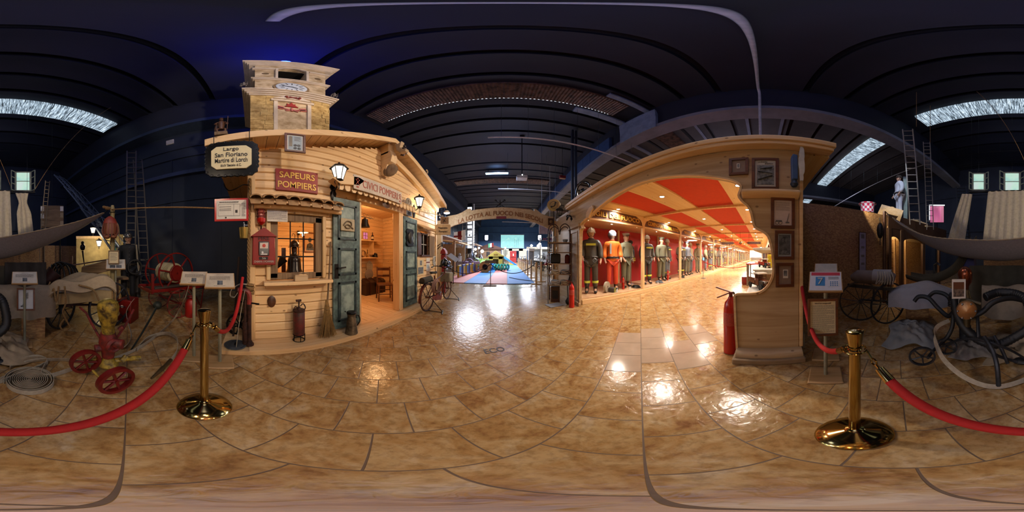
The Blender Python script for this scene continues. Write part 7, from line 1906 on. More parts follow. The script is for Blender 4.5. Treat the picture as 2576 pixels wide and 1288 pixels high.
# ---- hanging windows, curtains and shutters
def hang_window(px, py, w, h, Y_, label, lit, sh=True, ropes=None):
    p = P(px, py, Y=Y_); t = T('hanging_window', label, 'window', p, face(px))
    M().bx(-w/2, -.03, -h/2, -w/2+.05, .03, h/2).bx(w/2-.05, -.03, -h/2, w/2, .03, h/2).bx(-w/2, -.03, h/2-.05, w/2, .03, h/2).bx(-w/2, -.03, -h/2, w/2, .03, -h/2+.05).bx(-w/2+.05, -.02, -.015, w/2-.05, .02, .015).out('frame', plain('window_frame_grey', '#7f857c'), t)
    M().bx(-w/2+.05, -.005, -h/2+.05, w/2-.05, .005, h/2-.05).out('pane', lit, t)
    for s in (-1, 1):
        x = s*w/2; q = T_child = M()
        ww = w*.42
        q.bx(0, -.015, -h/2, .03, .015, h/2).bx(ww-.03, -.015, -h/2, ww, .015, h/2)
        for k in range(4): q.bx(0, -.015, -h/2+k*(h-.03)/3, ww, .015, -h/2+.03+k*(h-.03)/3)
        o = q.out('casement', MATS['window_frame_grey'], t); o.location = (x, 0, 0); o.rotation_euler = (0, 0, (-.9 if s > 0 else -pi+.9))
    if ropes:
        m = M()
        for a, b in ropes:
            e = P(a, b, Y=Y_*.9)-p; e = Matrix.Rotation(-face(px), 3, 'Z') @ e
            k = (8.95-p.z)/max(.1, e.z); e = e*max(1, k)
            M().tube([(w*.7*(1 if e.x > 0 else -1), 0, -h/2), e], .012, 5).out('rope', ROPE, t)
    else: M().tube([(-.1, 0, h/2), (0, 0, h/2+.15), (.1, 0, h/2)], .008).tube([(0, 0, h/2+.15), (0, 0, 8.95-p.z)], .006).out('wire', IRON, t)
    M().bx(-w*.8, -.04, -h/2-.08, w*.8, .04, -h/2-.02).out('sill_bar', IRON, t)
    return t
m_, t_, b_ = newmat('glowing_pane'); v_ = coords(t_); n_ = nd(t_, 'ShaderNodeTexNoise', {'Vector': v_, 'Scale': 2.5, 'Detail': 2.0}); c_ = ramp(t_, n_.outputs['Fac'], [(.35, '#7fb7b0'), (.5, '#a9d0b8'), (.65, '#b8c8c0')]); t_.links.new(c_, b_.inputs['Emission Color']); b_.inputs['Emission Strength'].default_value = .62; b_.inputs['Base Color'].default_value = (.3, .4, .4, 1); PANE = m_
hang_window(58, 456, .62, .98, -6.5, 'glowing green-blue window with open casements hung left of the big curtain', PANE, ropes=((8, 362), (124, 378)))
hang_window(2546, 457, .62, .92, -6.3, 'pale glowing window with dark casements hung above the big curtain', PANE)
hang_window(2462, 457, .50, .86, -6.3, 'greenish glowing window with casements hung above the narrow curtain', PANE)
CURT = plain('curtain_cloth', '#b8aa92', .9, 0, .08, 12, .3)
def curtain(tl, tr, bl, br, Y_, label, folds=8, amp=.05, nu=40, nv=14, pinch=0):
    a, b, c, d = [P(*q, Y=Y_) for q in (tl, tr, bl, br)]
    def f(u, v):
        p = a.lerp(b, u).lerp(c.lerp(d, u), v)
        if pinch: p = p+(a.lerp(b, .5).lerp(c.lerp(d, .5), v)-p)*pinch*max(0, 1-abs(v-.18)*5)
        return p+Vector((0, amp*(.4+.6*v)*sin(folds*2*pi*u+1.5*v), 0))
    t = M().grid(f, nu, nv, .01).out('curtain', CURT); tag(t, label, 'curtain'); return t
curtain((2486, 482), (25+2576, 480), (2470, 640), (32+2576, 640), -6.2, 'broad beige sheet hanging straight below the high windows', 7, .05)
curtain((2420, 488), (2446, 488), (2380, 620), (2425, 625), -6.2, 'narrow beige strip curtain slanting down left of the broad sheet', 3, .04, 16)
curtain((38+2576, 486), (72+2576, 486), (48+2576, 625), (88+2576, 625), -6.2, 'narrow beige curtain tied near its top, below the window with ropes', 3, .05, 16, 20, .45)
t = T('curtain_rail', 'black rail carrying the broad beige sheet', 'rail', (0, -6.2, P(2540, 481, Y=-6.2).z+.03)); M().cyl((-1.3, 0, 0), (1.9, 0, 0), .02).cyl((-1.25, 0, 0), (-1.25, 0, 8.9-t.location.z), .006).cyl((1.85, 0, 0), (1.85, 0, 8.9-t.location.z), .006).out('rail', IRON, t)
# wooden shutter board and thin ladder
p = P(131, 544, Y=-6.6); t = T('shutter_board', 'brown boarded shutter with small white panes standing against the dark wall', 'shutter', p, face(131))
M().bx(-.5, 0, -.5, .5, .04, .5).out('board', OLDWOODX, t, .01)
for x in (-.42, .42):
    for z, mt in ((.36, PAPER), (.02 if x < 0 else .06, PAPER if x < 0 else CANVAS), (-.32, CANVAS)): M().bx(x-.07, -.015, z-.12, x+.07, 0, z+.1).out('pane', mt, t)
M().cyl((.0, .02, .5), (.0, .02, 8.95-p.z), .008).cyl((-.35, .05, -.5), (-.35, .05, -p.z), .03).cyl((.35, .05, -.5), (.35, .05, -p.z), .03).out('support', IRON, t)
POLEW = plain('pole_wood', '#7a6a55', .7)
ladder('thin_ladder', 'thin wooden ladder leaning before the boarded shutter', P(106, 605, Y=-6.0), P(120, 455, Y=-6.3), .18, 14, POLEW, .018, (1, 0, 0)); _l = bpy.data.objects['thin_ladder']; M().tube([(-.09, 0, -_l.location.z), (-.09, 0, 0)], .018, 6).tube([(.09, 0, -_l.location.z), (.09, 0, 0)], .018, 6).out('lower_rail', POLEW, _l)
# ladders
LADW = plain('ladder_wood', '#5f5a54', .6)
def ladder_px(name, label, b, t_, w, n, mat, r=.022, db=None, dt=None, rs=False):
    B_ = P(b[0], b[1], z=0) if db is None else P(b[0], b[1], d=db); B_.z = max(B_.z, 0)
    T_ = P(t_[0], t_[1], d=dt or hypot(B_.x, B_.y)*1.02)
    off = Vector((cos(az(b[0])), -sin(az(b[0])), 0))
    return ladder(name, label, B_, T_, w, n, mat, r, off)
ladder_px('tall_ladder', 'tall wooden ladder standing upright against the dark side wall', (329, 735), (331, 380), .29, 22, LADW, .025, 5.2, 5.3)
ladder_px('tall_ladder', 'second wooden ladder leaning to the right behind the upright one', (367, 733), (346, 402), .29, 20, LADW, .022, 5.5, 5.3)
ladder_px('folding_ladder', 'small dark stepladder low against the side wall behind the mannequin', (372, 725), (350, 650), .4, 6, DKMETAL, .02, 5.3, 5.4)
RL = plain('rope_ladder', '#9b958c', .8)
t = ladder_px('rope_ladder', 'tall pale rope ladder hanging from the roof beside the white-suited mannequin', (2302, 565), (2283, 325), .30, 15, RL, .02, 4.9, 4.9); t.location.z = P(2302, 565, d=4.9).z; M().cyl((-.05, 0, 4), (-.05, 0, 8.95-t.location.z), .01).out('hanging_rope', ROPE, t)
ladder_px('rope_ladder', 'second pale rope ladder hanging nearer the curtains, crossing the pink window', (2340, 578), (2331, 357), .24, 20, RL, .015, 5.8, 5.9); _h = bpy.data.objects['rope_ladder.001']; _h.location.z = P(2340, 578, d=5.8).z; M().cyl((0, 0, 3.9), (0, 0, 8.95-_h.location.z), .01).out('hanging_rope', ROPE, _h)
ladder_px('extension_ladder', 'grey ladder stack leaning against the back wall left of the narrow curtain', (2436, 715), (2417, 470), .5, 26, DKMETAL, .04, 8.5, 8.6).location.z = 0
# lattice turntable ladder boom
a = P(345, 700, d=5.0); b = P(143, 441, d=8.5)
t = T('lattice_ladder', 'blue-grey lattice ladder boom rising diagonally above the back exhibits', 'ladder', a)
d = b-a; sd = d.cross(Vector((0, 0, 1))).normalized(); upv = sd.cross(d).normalized()
if upv.z < 0: upv = -upv
BM = plain('boom_blue', '#5b6577', .5, .3)
for k, (u0, u1, w_, h_) in enumerate(((0, .5, .28, .26), (.28, .78, .22, .2), (.55, 1, .16, .14))):
    m = M(); p0, p1 = d*u0, d*u1
    for s in (-1, 1): m.beam(p0+sd*w_*s, p1+sd*w_*s, .05, .06).tube([p0+sd*w_*s, p0.lerp(p1, .25)+sd*w_*s+upv*h_, p0.lerp(p1, .75)+sd*w_*s+upv*h_*.8, p1+sd*w_*s], .018, 5)
    for i in range(12):
        c = p0.lerp(p1, (i+.5)/12); m.cyl(c-sd*w_, c+sd*w_, .014, n=5)
        if 2 < i < 10:
            for s in (-1, 1): m.cyl(c+sd*w_*s, p0.lerp(p1, (i+1)/12)+sd*w_*s+upv*h_*.85, .01, n=5)
    m.out('ladder_section', BM, t)
M().cyl((0, 0, -a.z), (0, 0, .1), .1).out('pedestal', DKMETAL, t)
# vent grille on the wall
t = T('vent_grille', 'small white square grille high on the dark side wall', 'grille', P(428, 358, X=-5.88)); M().bx(-.02, -.17, -.14, .03, .17, .14).out('frame', WHITE, t)
m = M()
for i in range(5): m.bx(.03, -.15, -.11+.05*i, .035, .15, -.08+.05*i)
m.out('slats', plain('pale_grey', '#9a9ca6'), t)

# ---- low partition and lit corner at the back left
OSB = None
def osb():
    m, t, b = newmat('osb_board')
    v = coords(t, (5, 5, 5)); n0 = nd(t, 'ShaderNodeTexNoise', {'Vector': v, 'Scale': 1.0, 'Detail': 2.0})
    vo = nd(t, 'ShaderNodeTexVoronoi', {'Vector': coords(t, (16, 22, 34), (.4, .3, .5)), 'Scale': 1.3, 'Randomness': 1.0})
    c = ramp(t, vo.outputs['Color'], [(.1, '#7a5433'), (.5, '#8f6a42'), (.95, '#a98453')])
    t.links.new(c, b.inputs['Base Color']); b.inputs['Roughness'].default_value = .6
    bump(t, b, vo.outputs['Distance'], .3, .005); return m
OSB = osb()
struct(M().bx(-4.4, -6.95, 0, 1.5, -6.85, 1.75), 'wall_partition_back', OSB)
struct(M().bx(3.5, -3.35, 0, 3.58, -.45, 2.50), 'wall_partition_right', OSB)
CREAMW = plain('cream_wall', '#b9a26a', .7)
t = T('stage_set', 'cream painted stage corner lit by wall lanterns behind the handcart', 'stage set', P(250, 640, d=6.0), face(250)); t.location.z = 0
M().bx(-.9, .3, 0, .3, .36, 2.0).bx(.3, .1, 0, .36, .36, 2.05).bx(.36, .1, 0, .9, .16, 2.1).out('wall', CREAMW, t); M().bx(.42, .06, 0, .62, .12, 1.7).out('blue_door', plain('teal_door', '#28665f', .5), t); M().bx(-.9, .25, 1.95, .9, .4, 2.05).out('cornice', PINE, t)
for px, py, lb in ((234, 578, 'bright white lantern on the stage corner, upper one'), (249, 611, 'yellow wall lantern on the stage corner, lower one')):
    q = T('bracket_lantern', lb, 'lantern', P(px, py, d=5.7), face(px)); lantern(q, (0, 0, 0), .9, True); M().tube([(0, 0, -.15), (0, .1, -.2), (0, .3, -.15)], .012).out('bracket', IRON, q)
    lamp('POINT', tuple(Vector(q.location)+Vector((0, .1, -.25))), 9, '#ffe9bd', .05)
t = T('bird_weathervane', 'small black bird-shaped figure standing before the stage corner', 'figure', P(208, 622, d=4.6), face(208)); M().ball((0, 0, .0), .08, 10, sz=1.2).ball((0, -.02, .12), .05, 8).tube([(0, 0, -.1), (.02, 0, -.3), (.05, 0, -.5)], [.03, .02, .012]).out('figure', IRON, t); M().cyl((.05, 0, -t.location.z), (.05, 0, -.45), .012).out('rod', IRON, t)

# ---- fireman mannequin of the back corner
def gear(t): M().tube(smooth([(.18, -.16, 1.5), (.2, -.2, 1.1), (.24, -.2, .8)], 4), .022).out('hose_strap', plain('strap_pale', '#8e8674'), t); M().ring((.12, -.24, .95), .17, .025, (0, 1, 0), 20, 6).out('coil', RUBBER, t); [M().ball((.0, -.168, 1.42-.09*i), .012, 6).out('button', STEEL, t) for i in range(5)]
figure('mannequin', 'dark-uniformed fireman mannequin with a steel helmet in the dim back corner', P(322, 735, d=4.4)*1+Vector((0, 0, -P(322, 735, d=4.4).z)), face(322)+.2, plain('navy_uniform', '#12151f', .7), plain('navy_uniform', ''), BOOT, 'helmet', plain('steel_helmet', '#77726b', .25, .8), None, (.2, .1), False, 1.05, gear)

# ---- handcart covered with canvas
def hit(px, py, z=0): return P(px, py, z=z)
cc = P(215, 780, d=2.75); cc.z = 0
t = T('canvas_handcart', 'two-wheeled handcart piled with folded beige canvas and rope', 'handcart', cc, face(215))
M().bx(-.50, -.30, .58, .42, .40, .64).out('bed', plain('pale_bed', '#a38c63', .7), t, .01)
M().prism([(-.45, .52), (.40, .62), (.42, .80), (-.44, .70)], -.34, -.30, 'y').out('tailboard', MATS['pale_bed'], t, .005)
def can(u, v): x = -.56+1.0*u; y = -.42+.85*v; return (x, y, .84+.10*u+.035*sin(9*u+4*v)+.03*sin(14*v)-.10*(abs(u-.5)*2)**6-.12*max(0, .12-v)*8)
M().grid(can, 26, 18, .03).out('folded_canvas', CANVAS, t)
M().grid(lambda u, v: (-.5+.9*u, -.36+.75*v, .74+.08*u+.02*sin(11*u)), 16, 10, .08).out('canvas_bundle', CANVASGREY, t)
for x in (-.38, .42):
    m = M(); wheel(m, (x, -.05, .42), .42, (1, -.5, 0) if x < 0 else (.5, -1, 0), .03, .05, 12, .008, .018, 32); m.out('wheel', DKMETAL, t)
M().cyl((-.4, .1, .4), (.44, .1, .4), .02).beam((-.3, -.3, .5), (.5, .3, .55), .04, .04).out('axle', RUST, t)
for pts in ([(-.3, -.42, .84), (-.28, -.46, .6), (-.32, -.46, .45), (-.26, -.46, .30), (-.22, -.46, .2), (-.3, -.46, .14), (-.36, -.46, .22), (-.30, -.46, .34)], [(.36, -.3, .95), (.43, -.36, .8), (.45, -.36, .5), (.50, -.36, .38), (.44, -.36, .34), (.41, -.36, .5), (.40, -.34, .9)], [(-.56, -.2, .86), (-.60, -.3, .7), (-.52, -.38, .62), (-.46, -.42, .8), (-.42, -.44, .6), (-.38, -.44, .84)], [(-.1, -.42, .86), (.1, -.43, .80), (.18, -.44, .66), (.22, -.42, .56)]):
    M().tube(smooth(pts, 5), .014, 7).out('rope', ROPE, t)
t = T('wood_crate_heap', 'old brown wooden chest and boards heaped behind the handcart', 'chest', P(240, 662, d=3.9), face(240)); t.location.z = 0
M().prism([(-.35, .75), (.38, .95), (.34, 1.2), (-.32, 1.02)], -.1, .35, 'y').bx(-.7, -.05, .7, .8, .3, .76).out('chest', OLDWOODX, t, .01); M().tube([(-.6, 0, 1.05), (.45, 0, 1.22)], .015).bx(-.6, -.02, 0, -.55, .03, 1.28).bx(.5, -.02, 0, .56, .03, .75).out('frame', DARKWOOD, t)
t = T('fan_bellows', 'dark ribbed bellows wheel behind the handcart, left of the chest', 'bellows', P(152, 655, d=3.4), face(152)); t.location.z = 0
m = M()
for i in range(7): m.ring((-.18+.06*i, .05*i, .85), .3-.02*abs(i-3), .02, (1, .3*i, 0), 22, 6)
m.cyl((0, .1, 0), (0, .1, .6), .04); m.out('bellows', RUBBER, t)
t = T('red_cylinder', 'dark red round drum half hidden behind the handcart', 'drum', P(120, 668, d=3.2), face(120)); t.location.z = 0; M().tube([(-.05, 0, .75), (.14, 0, .98)], [.13, .15], 14).cyl((0, 0, 0), (0, 0, .75), .04).out('drum', plain('deep_red', '#3a1512'), t)

# ---- red fuel box with its hose
bp = P(322, 792, d=3.1); bp.z = 0
t = T('red_tank_box', 'red metal box with a white round dial on the floor beside the reel cart', 'box', bp, face(322)-.5)
M().bx(-.13, -.17, 0, .15, .17, .46).out('body', REDPAINT, t, .015); M().lathe([(0, 0), (.028, 0), (.028, .006), (0, .006)], (-.03, -.17, .33), 16, (0, -1, 0)).out('dial', PAPER, t); M().cyl((.1, -.17, .26), (.1, -.21, .26), .022).out('outlet', BRASS, t); M().tube(smooth([(-.06, 0, .46), (0, 0, .49), (.06, 0, .46)], 4), .008).out('handle', REDPAINT, t)
def strap(name, label, pts, d=None, z=None, w=.055, up=(0, 0, 1), cat='hose', mat=None, closed=False):
    o = P(pts[0][0], pts[0][1], z=z) if (z is not None and len(pts[0]) < 3) else P(pts[0][0], pts[0][1], d=(pts[0][2] if len(pts[0]) > 2 else d))
    pp = path(pts, d, z, o)
    t = M().band(pp, w, .005, up).out(name, mat or HOSE, None, 0, o); tag(t, label, cat); return t
strap('canvas_strap', 'pale flat hose hanging from the red box outlet to the floor', [(338, 752, 2.95), (328, 765, 2.9), (318, 785, 2.8), (322, 810, 2.7), (330, 840, 2.6), (325, 860, 2.5), (308, 876, 2.35)], w=.06, up=(.7, .5, .3))
strap('canvas_strap', 'pale flat hose running from the reel cart down across the floor', [(475, 720, 3.3), (462, 760, 3.1), (440, 800, 3.0), (405, 835, 2.6), (360, 868, 2.1), (310, 893, 1.9), (240, 912, 1.9), (170, 905, 1.85), (100, 905, 1.85), (60, 912, 1.8)], w=.06, up=(.2, .2, 1))
strap('canvas_strap', 'pale flat hose looping on the floor near the brass nozzle', [(345, 880, 2.0), (372, 850, 2.4), (415, 838, 2.35), (443, 850, 2.2), (446, 880, 2.05), (432, 902, 1.9)], w=.06, up=(.1, .1, 1))
t = T('hose_nozzle', 'long dark brass nozzle lying on the floor at the end of the looping hose', 'nozzle', P(430, 905, z=.03)); e = P(380, 952, z=.02)-Vector(t.location); M().tube([(0, 0, 0), e*.4, e*.45, e], [.022, .018, .024, .01], 10).out('nozzle', plain('old_brass', '#5a4a30', .4, .5), t)
# ---- reel cart
q = P(425, 770, d=3.55); q.z = 0
rc = T('hose_reel_cart', 'red antique hose reel cart with two tall spoked wheels and pale wound hose', 'cart', q, face(425)+.55)
for y, xo in ((-.30, 0), (.34, 0)):
    m = M(); wheel(m, (xo, y, .93), .42, (.0, 1, 0), .025, .03, 6, .018, .018, 40); m.out('reel_wheel', REDPAINT, rc)
    M().cyl((xo, y-.03, .93), (xo, y+.03, .93), .14, n=24).ring((xo, y, .93), .15, .015, (0, 1, 0), 24).out('hub_disc', REDPAINT, rc)
m = M()
for i in range(8): m.ring((0, -.24+.07*i, .93), .17, .038, (0, 1, 0), 26, 8)
m.cyl((0, -.28, .93), (0, .32, .93), .15); m.out('wound_hose', plain('wound_hose', '#9e9474', .8, 0, .1, 20, .3), rc)
M().beam((-.55, -.32, .62), (.75, -.32, .58), .04, .06).beam((-.55, .36, .62), (.75, .36, .58), .04, .06).beam((-.55, -.34, .6), (-.55, .38, .6), .05, .06).beam((.7, -.34, .58), (.7, .38, .58), .05, .06).beam((-.55, -.32, .6), (-.55, -.32, .95), .05, .05).prism([(.5, .56), (1.1, .66), (1.1, .72), (.5, .66)], -.3, .34, 'y').out('chassis', REDPAINT, rc, .006)
M().cyl((-.5, -.28, .66), (.45, -.28, .66), .045).out('nickel_tube', STEEL, rc)
for y in (-.4, .44):
    m = M(); wheel(m, (.02, y, .31), .31, (0, 1, 0), .018, .04, 10, .007, .012, 32); m.out('wheel', REDWORN, rc)
M().tube([(.5, 0, .58), (.75, 0, .3), (.9, 0, .02)], .018).tube([(.75, -.3, .58), (.65, -.3, .02)], .015).cyl((0, -.4, .31), (0, .44, .31), .018).out('stay', REDPAINT, rc)
t = T('long_iron_tool', 'round dark iron disc on a long rod lying from the reel cart to the floor', 'tool', P(396, 768, d=2.9)); e = P(330, 880, z=.02)-Vector(t.location); M().ball((0, 0, 0), .085, 14, sz=.9).tube([(0, 0, 0), e], [.022, .012], 8).out('tool', plain('green_iron', '#272c25', .6, .3), t)
t = T('red_gas_cylinder', 'small bright red gas cylinder behind the reel cart lectern pole', 'cylinder', P(480, 795, d=3.3)); t.location.z = 0; M().lathe([(.10, 0), (.12, .03), (.12, .3), (.08, .38), (.03, .4)], (0, 0, 0), 18).out('body', plain('cylinder_red', '#a01b16', .4), t); M().ring((0, 0, .44), .07, .01, n=16, k=6).cyl((0, 0, .38), (0, 0, .45), .02).out('collar', REDPAINT, t)
# ---- hydrant on wheels
hp = P(272, 925, z=.0); hp = P(272, 640, d=1.5); hp.z = 0
hy = T('wheeled_hydrant', 'red and yellow pump hydrant on two red spoked wheels', 'hydrant', hp, face(272))
M().lathe([(.06, .58), (.085, .66), (.10, .75), (.105, .80), (.09, .845), (.05, .87), (0, .875)], (0, 0, 0), 24).lathe([(.062, .52), (.062, .585), (.05, .59)], (0, 0, 0), 18).out('yellow_dome', YELLOWWORN, hy)
M().lathe([(.06, .22), (.065, .30), (.075, .34), (.09, .40), (.08, .48), (.07, .52)], (0, 0, 0), 20).cyl((0, -.02, .42), (.13, -.08, .42), .05).cyl((-.02, .0, .34), (-.12, -.03, .34), .04).ring((.05, -.07, .40), .06, .022, (.6, -1, 0), 18, 8).cyl((.1, 0, .55), (.14, 0, .58), .025).out('red_body', REDWORN, hy)
M().lathe([(.09, .10), (.10, .12), (.085, .15), (.045, .20), (.045, .24)], (0, 0, 0), 20).tube(smooth([(.06, 0, .16), (.16, .02, .16), (.24, 0, .18), (.30, 0, .17)], 4), .028).tube(smooth([(-.06, 0, .16), (-.15, .0, .17), (-.20, -.02, .13), (-.16, -.05, .09), (-.05, -.2, .04)], 4), [.03-.0012*i for i in range(17)]).tube([(.12, -.02, .16), (.17, .02, .2)], .03).out('yellow_base', YELLOWWORN, hy)
for px, py, d_, lb in ((215, 910, 1.42, 'left'), (292, 958, 1.10, 'right')):
    c = P(px, py, d=d_)-hp; c = Matrix.Rotation(-face(272), 3, 'Z') @ c
    m = M(); wheel(m, c, .145, (.55, -1, .0), .03, .022, 6, .013, .024, 30); m.out('wheel', REDPAINT, hy)
M().tube([(-.05, 0, .4), (-.25, .35, .6), (-.35, .5, .62)], .014).tube([(.05, 0, .4), (.22, .25, .55), (.3, .4, .62)], .014).out('drawbar', REDWORN, hy)
# ---- rolled hose
o = P(74, 962, z=0); t = T('hose_roll', 'large flat rolled pale hose lying on the tiles', 'hose roll', o)
def spiral(r0, r1, turns, z, w, th=.004):
    n = int(turns*28); return M().band([((r0+(r1-r0)*i/n)*cos(2*pi*turns*i/n), (r0+(r1-r0)*i/n)*sin(2*pi*turns*i/n), z) for i in range(n+1)], w, th)
spiral(.012, .155, 9, .035, .055, .005).out('wound_band', plain('wound_brown', '#a39580', .8, 0, .1, 20, .2), t)
spiral(.17, .205, 2.0, .036, .06, .005).out('outer_band', HOSE, t)
strap('canvas_strap', 'pale flat hose curving from the roll across the tiles to the hydrant', [(190, 925, 1.6), (160, 935, 1.5), (125, 945, 1.45), (104, 942, 1.47), (112, 920, 1.62), (118, 906, 1.75), (95, 897, 1.85), (60, 903, 1.75), (25, 925, 1.55)], w=.06)
strap('canvas_strap', 'pale flat hose crossing over the top edge of the floor roll', [(120, 912, 1.7), (80, 930, 1.48), (40, 945, 1.42), (0, 960, 1.42)], w=.06)
# ---- draped long frame
def drape(name, label, px0, px1, d, z0, z1, dep, mat, cat='cover', seed=1, hem=.02, nu=36):
    def f(u, v):
        a = az(px0+(px1-px0)*u); vv = v*2-1
        w_ = dep*.5
        if abs(vv) < .45: off = vv/.45*w_*.8; z = z1-.04*abs(vv/.45)**2
        else: k = (abs(vv)-.45)/.55; off = (1 if vv > 0 else -1)*w_*(.8+.25*k); z = z1-.04-(z1-z0-.04)*k
        z += .018*sin(13*u+seed)+.012*sin(29*u+3*v+seed)+hem*sin(9*u+seed)*max(0, abs(vv)-.6)
        e = 1-(abs(u-.5)*2)**10*.5
        dd = d+off*e+.012*sin(22*u+5*v)
        return (dd*sin(a), dd*cos(a), z)
    t = M().grid(f, nu, 24, .01).out(name, mat); tag(t, label, cat); return t
drape('draped_cover', 'beige cloth draped over a long low frame behind the framed ladder photograph', 2470, 2576+140, 2.58, .34, .80, .50, plain('drape_beige', '#8f7f6c', .9, 0, .08, 12, .3), seed=2)
t = M().prism([(-.17, 0), (.17, 0), (.17, .36), (-.17, .36)], -.15, .3, 'y').out('osb_block', OSB, None, .004, P(95, 858, z=0)+Vector((0, -.25, 0)), face(95)); tag(t, 'particle-board block under the left end of the beige draped cover', 'block')
t = M().bx(-.15, -.1, 0, .15, .3, .36).out('osb_block', OSB, None, .004, P(2520, 820, z=0)+Vector((0, -.3, 0)), face(2520)); tag(t, 'particle-board block under the right part of the beige draped cover', 'block')
def boat(u, v):
    a = az(2235+185*u); vv = v*2-1; w_ = .05+.30*sin(pi*min(1, u*1.1+.04))**.6
    k = abs(vv); z = .30+.50*sin(pi*min(1, u*.85+.1))**.5*(1-k**3*.75)+.015*sin(15*u)+.01*sin(23*v+9*u)
    d = 2.95+vv*w_*1.2
    return (d*sin(a), d*cos(a), z)
t = M().grid(boat, 34, 20, .012).out('draped_cover', plain('drape_white', '#8d8b92', .9, 0, .05, 12, .25)); tag(t, 'pale grey sheet draped over a long pointed load beyond the suction hoses', 'cover')
t = M().bx(-.25, -.15, 0, .2, .2, .34).out('osb_block', OSB, None, .004, P(2282, 808, z=0)+Vector((0, -.35, 0)), face(2282)); tag(t, 'particle-board block beneath the pale grey draped sheet', 'block')
t = M().bx(-.2, -.1, 0, .2, .2, .36).out('osb_block', OSB, None, .004, P(2390, 800, z=0)+Vector((0, -.35, 0)), face(2390)); tag(t, 'particle-board block behind the brass pump under the sheet', 'block')
def heap(name, label, pxs, pys, mat, seed, h=.12):
    r = random.Random(seed); c = P((pxs[0]+pxs[1])/2, (pys[0]+pys[1])/2, z=0)
    a = P(pxs[0], (pys[0]+pys[1])/2, z=0); L = (a-c).length
    wd = (P(sum(pxs)/2, pys[0], z=0)-P(sum(pxs)/2, pys[1], z=0)).length/2
    ph = [r.uniform(0, 6) for _ in range(8)]
    def f(u, v):
        x = u*2-1; y = v*2-1; rr = sqrt(min(1, x*x*.7+y*y*.7)); 
        z = h*max(0, 1-rr**1.6)*(.8+.35*abs(sin(5*x+ph[0]+3*y))+.35*abs(sin(9*y+ph[1]+5*x)))+.02+.02*sin(17*x+ph[2])*(1-rr)
        return (x*L*(1+.1*sin(4*y+ph[3])), y*wd*(1+.12*sin(5*x+ph[4])), max(.006, z))
    t = M().grid(f, 30, 24, .01).out(name, mat, None, 0, c, face(sum(pxs)/2)); tag(t, label, 'cloth heap'); return t
heap('canvas_heap', 'crumpled white canvas bundle on the tiles below the pale sheet', (2236, 2350), (808, 872), plain('heap_white', '#8e8c88', .9, 0, .05, 12, .3), 5, .14)
heap('canvas_heap', 'crumpled beige canvas lying under the suction hoses', (2395, 2515), (850, 905), CANVASGREY, 7, .10)
heap('canvas_heap', 'crumpled brown canvas at the right beneath the hose loop', (2500, 2576+75), (840, 915), CANVAS, 9, .12)
t = M().ball((0, 0, .05), .07, 12, sx=1.8, sz=.6).out('black_shoe', BLACK, None, 0, P(2576, 915, z=0)); tag(t, 'black rounded boot tip lying by the brown canvas', 'boot')

# ---- covered cart beside the particle-board wall
q = P(2195, 790, d=3.05); q.z = 0
t = T('covered_cart', 'two-wheeled cart with a rolled grey cover and tied ropes by the particle-board wall', 'cart', q, face(2195)-.25)
M().tube([(-.42, 0, .86), (-.3, 0, .88), (.35, 0, .88), (.42, 0, .86)], [.06, .13, .13, .08], 16).out('rolled_cover', plain('cover_brown', '#6f6566', .9, 0, .08, 12, .3), t)
M().tube([(.02, -.0, .895), (.36, 0, .895)], [.137, .137], 18).out('white_end', plain('drape_white', ''), t)
for j in range(7): M().tube(smooth([(.12+.04*j, -.1, 1.0), (.14+.045*j, -.16, .9), (.10+.05*j, -.15, .78), (.16+.04*j, -.17, .84)], 5), .012, 6).out('tied_rope', plain('pale_cord', '#a39d94', .8), t)
for x in (-.22, .32):
    m = M(); wheel(m, (x, -.05, .40), .40, (.4, -1, 0) if x < 0 else (1, -.9, 0), .026, .05, 12, .007, .014, 36); m.out('wheel', DKMETAL, t)
M().beam((-.5, 0, .7), (.6, 0, .66), .05, .06).cyl((-.25, .1, .4), (.35, .1, .4), .02).beam((.0, .1, .4), (0, .1, .7), .04, .04).out('chassis', DKMETAL, t)
t = T('tall_text_board', 'narrow pale board with small drawings on the particle-board wall', 'board', P(2169, 634, X=3.45), -pi/2)
M().bx(-.11, -.02, -.52, .11, 0, .52).out('frame', DARKWOOD, t); M().bx(-.095, -.024, -.5, .095, -.02, .5).out('sheet', plain('violet_sheet', '#9a98a8', .5), t); m = M()
for i, z in enumerate((.38, .12, -.1, -.3)): m.bx(-.05, -.027, z-.03, .05, -.024, z+(.08 if i == 0 else .03))
m.out('drawings', INKGREY, t)

# ---- timber shed with arched openings, in line with the particle-board wall
sh = T('timber_shed', 'brown timber shed front with arched openings and lit particle board inside', 'shed', (3.5, -3.05, 0), -pi/2)
BR = plain('brown_panel', '#4d3019', .6, 0, .1, 3, .1)
M().bx(.31, -.05, 2.10, 4.2, 0, 2.55).out('header_board', BR, sh, .005)
m = M()
for b, a in ((.34, .82), (.97, 2.1), (2.22, 3.4)):
    n = 12; w_ = a-b
    m.prism([(b, 2.12), (b, 1.74)]+[(b+w_*i/n, 1.74+.14*sin(pi*i/n)**.5) for i in range(1, n)]+[(a, 1.74), (a, 2.12)], -.05, 0, 'y')
m.out('arch_head', BR, sh)
for x in (.36, .90, 2.16, 3.46): M().bx(x-.06, -.07, 0, x+.06, .03, 2.12).out('post', BR, sh, .006)
M().bx(1.15, .5, 0, 1.2, .56, 1.9).out('inner_post', PINE, sh); M().bx(1.75, .5, 0, 1.8, .56, 1.9).out('inner_post', PINE, sh)
M().bx(.0, 1.2, 0, 4.2, 1.26, 1.95).out('inner_wall', OSB, sh); M().bx(.0, 1.2, 1.95, 4.2, 1.26, 2.5).out('upper_strip', PINEPALE, sh); M().bx(.31, 0, 2.5, 4.2, 1.9, 2.55).out('roof', BR, sh)
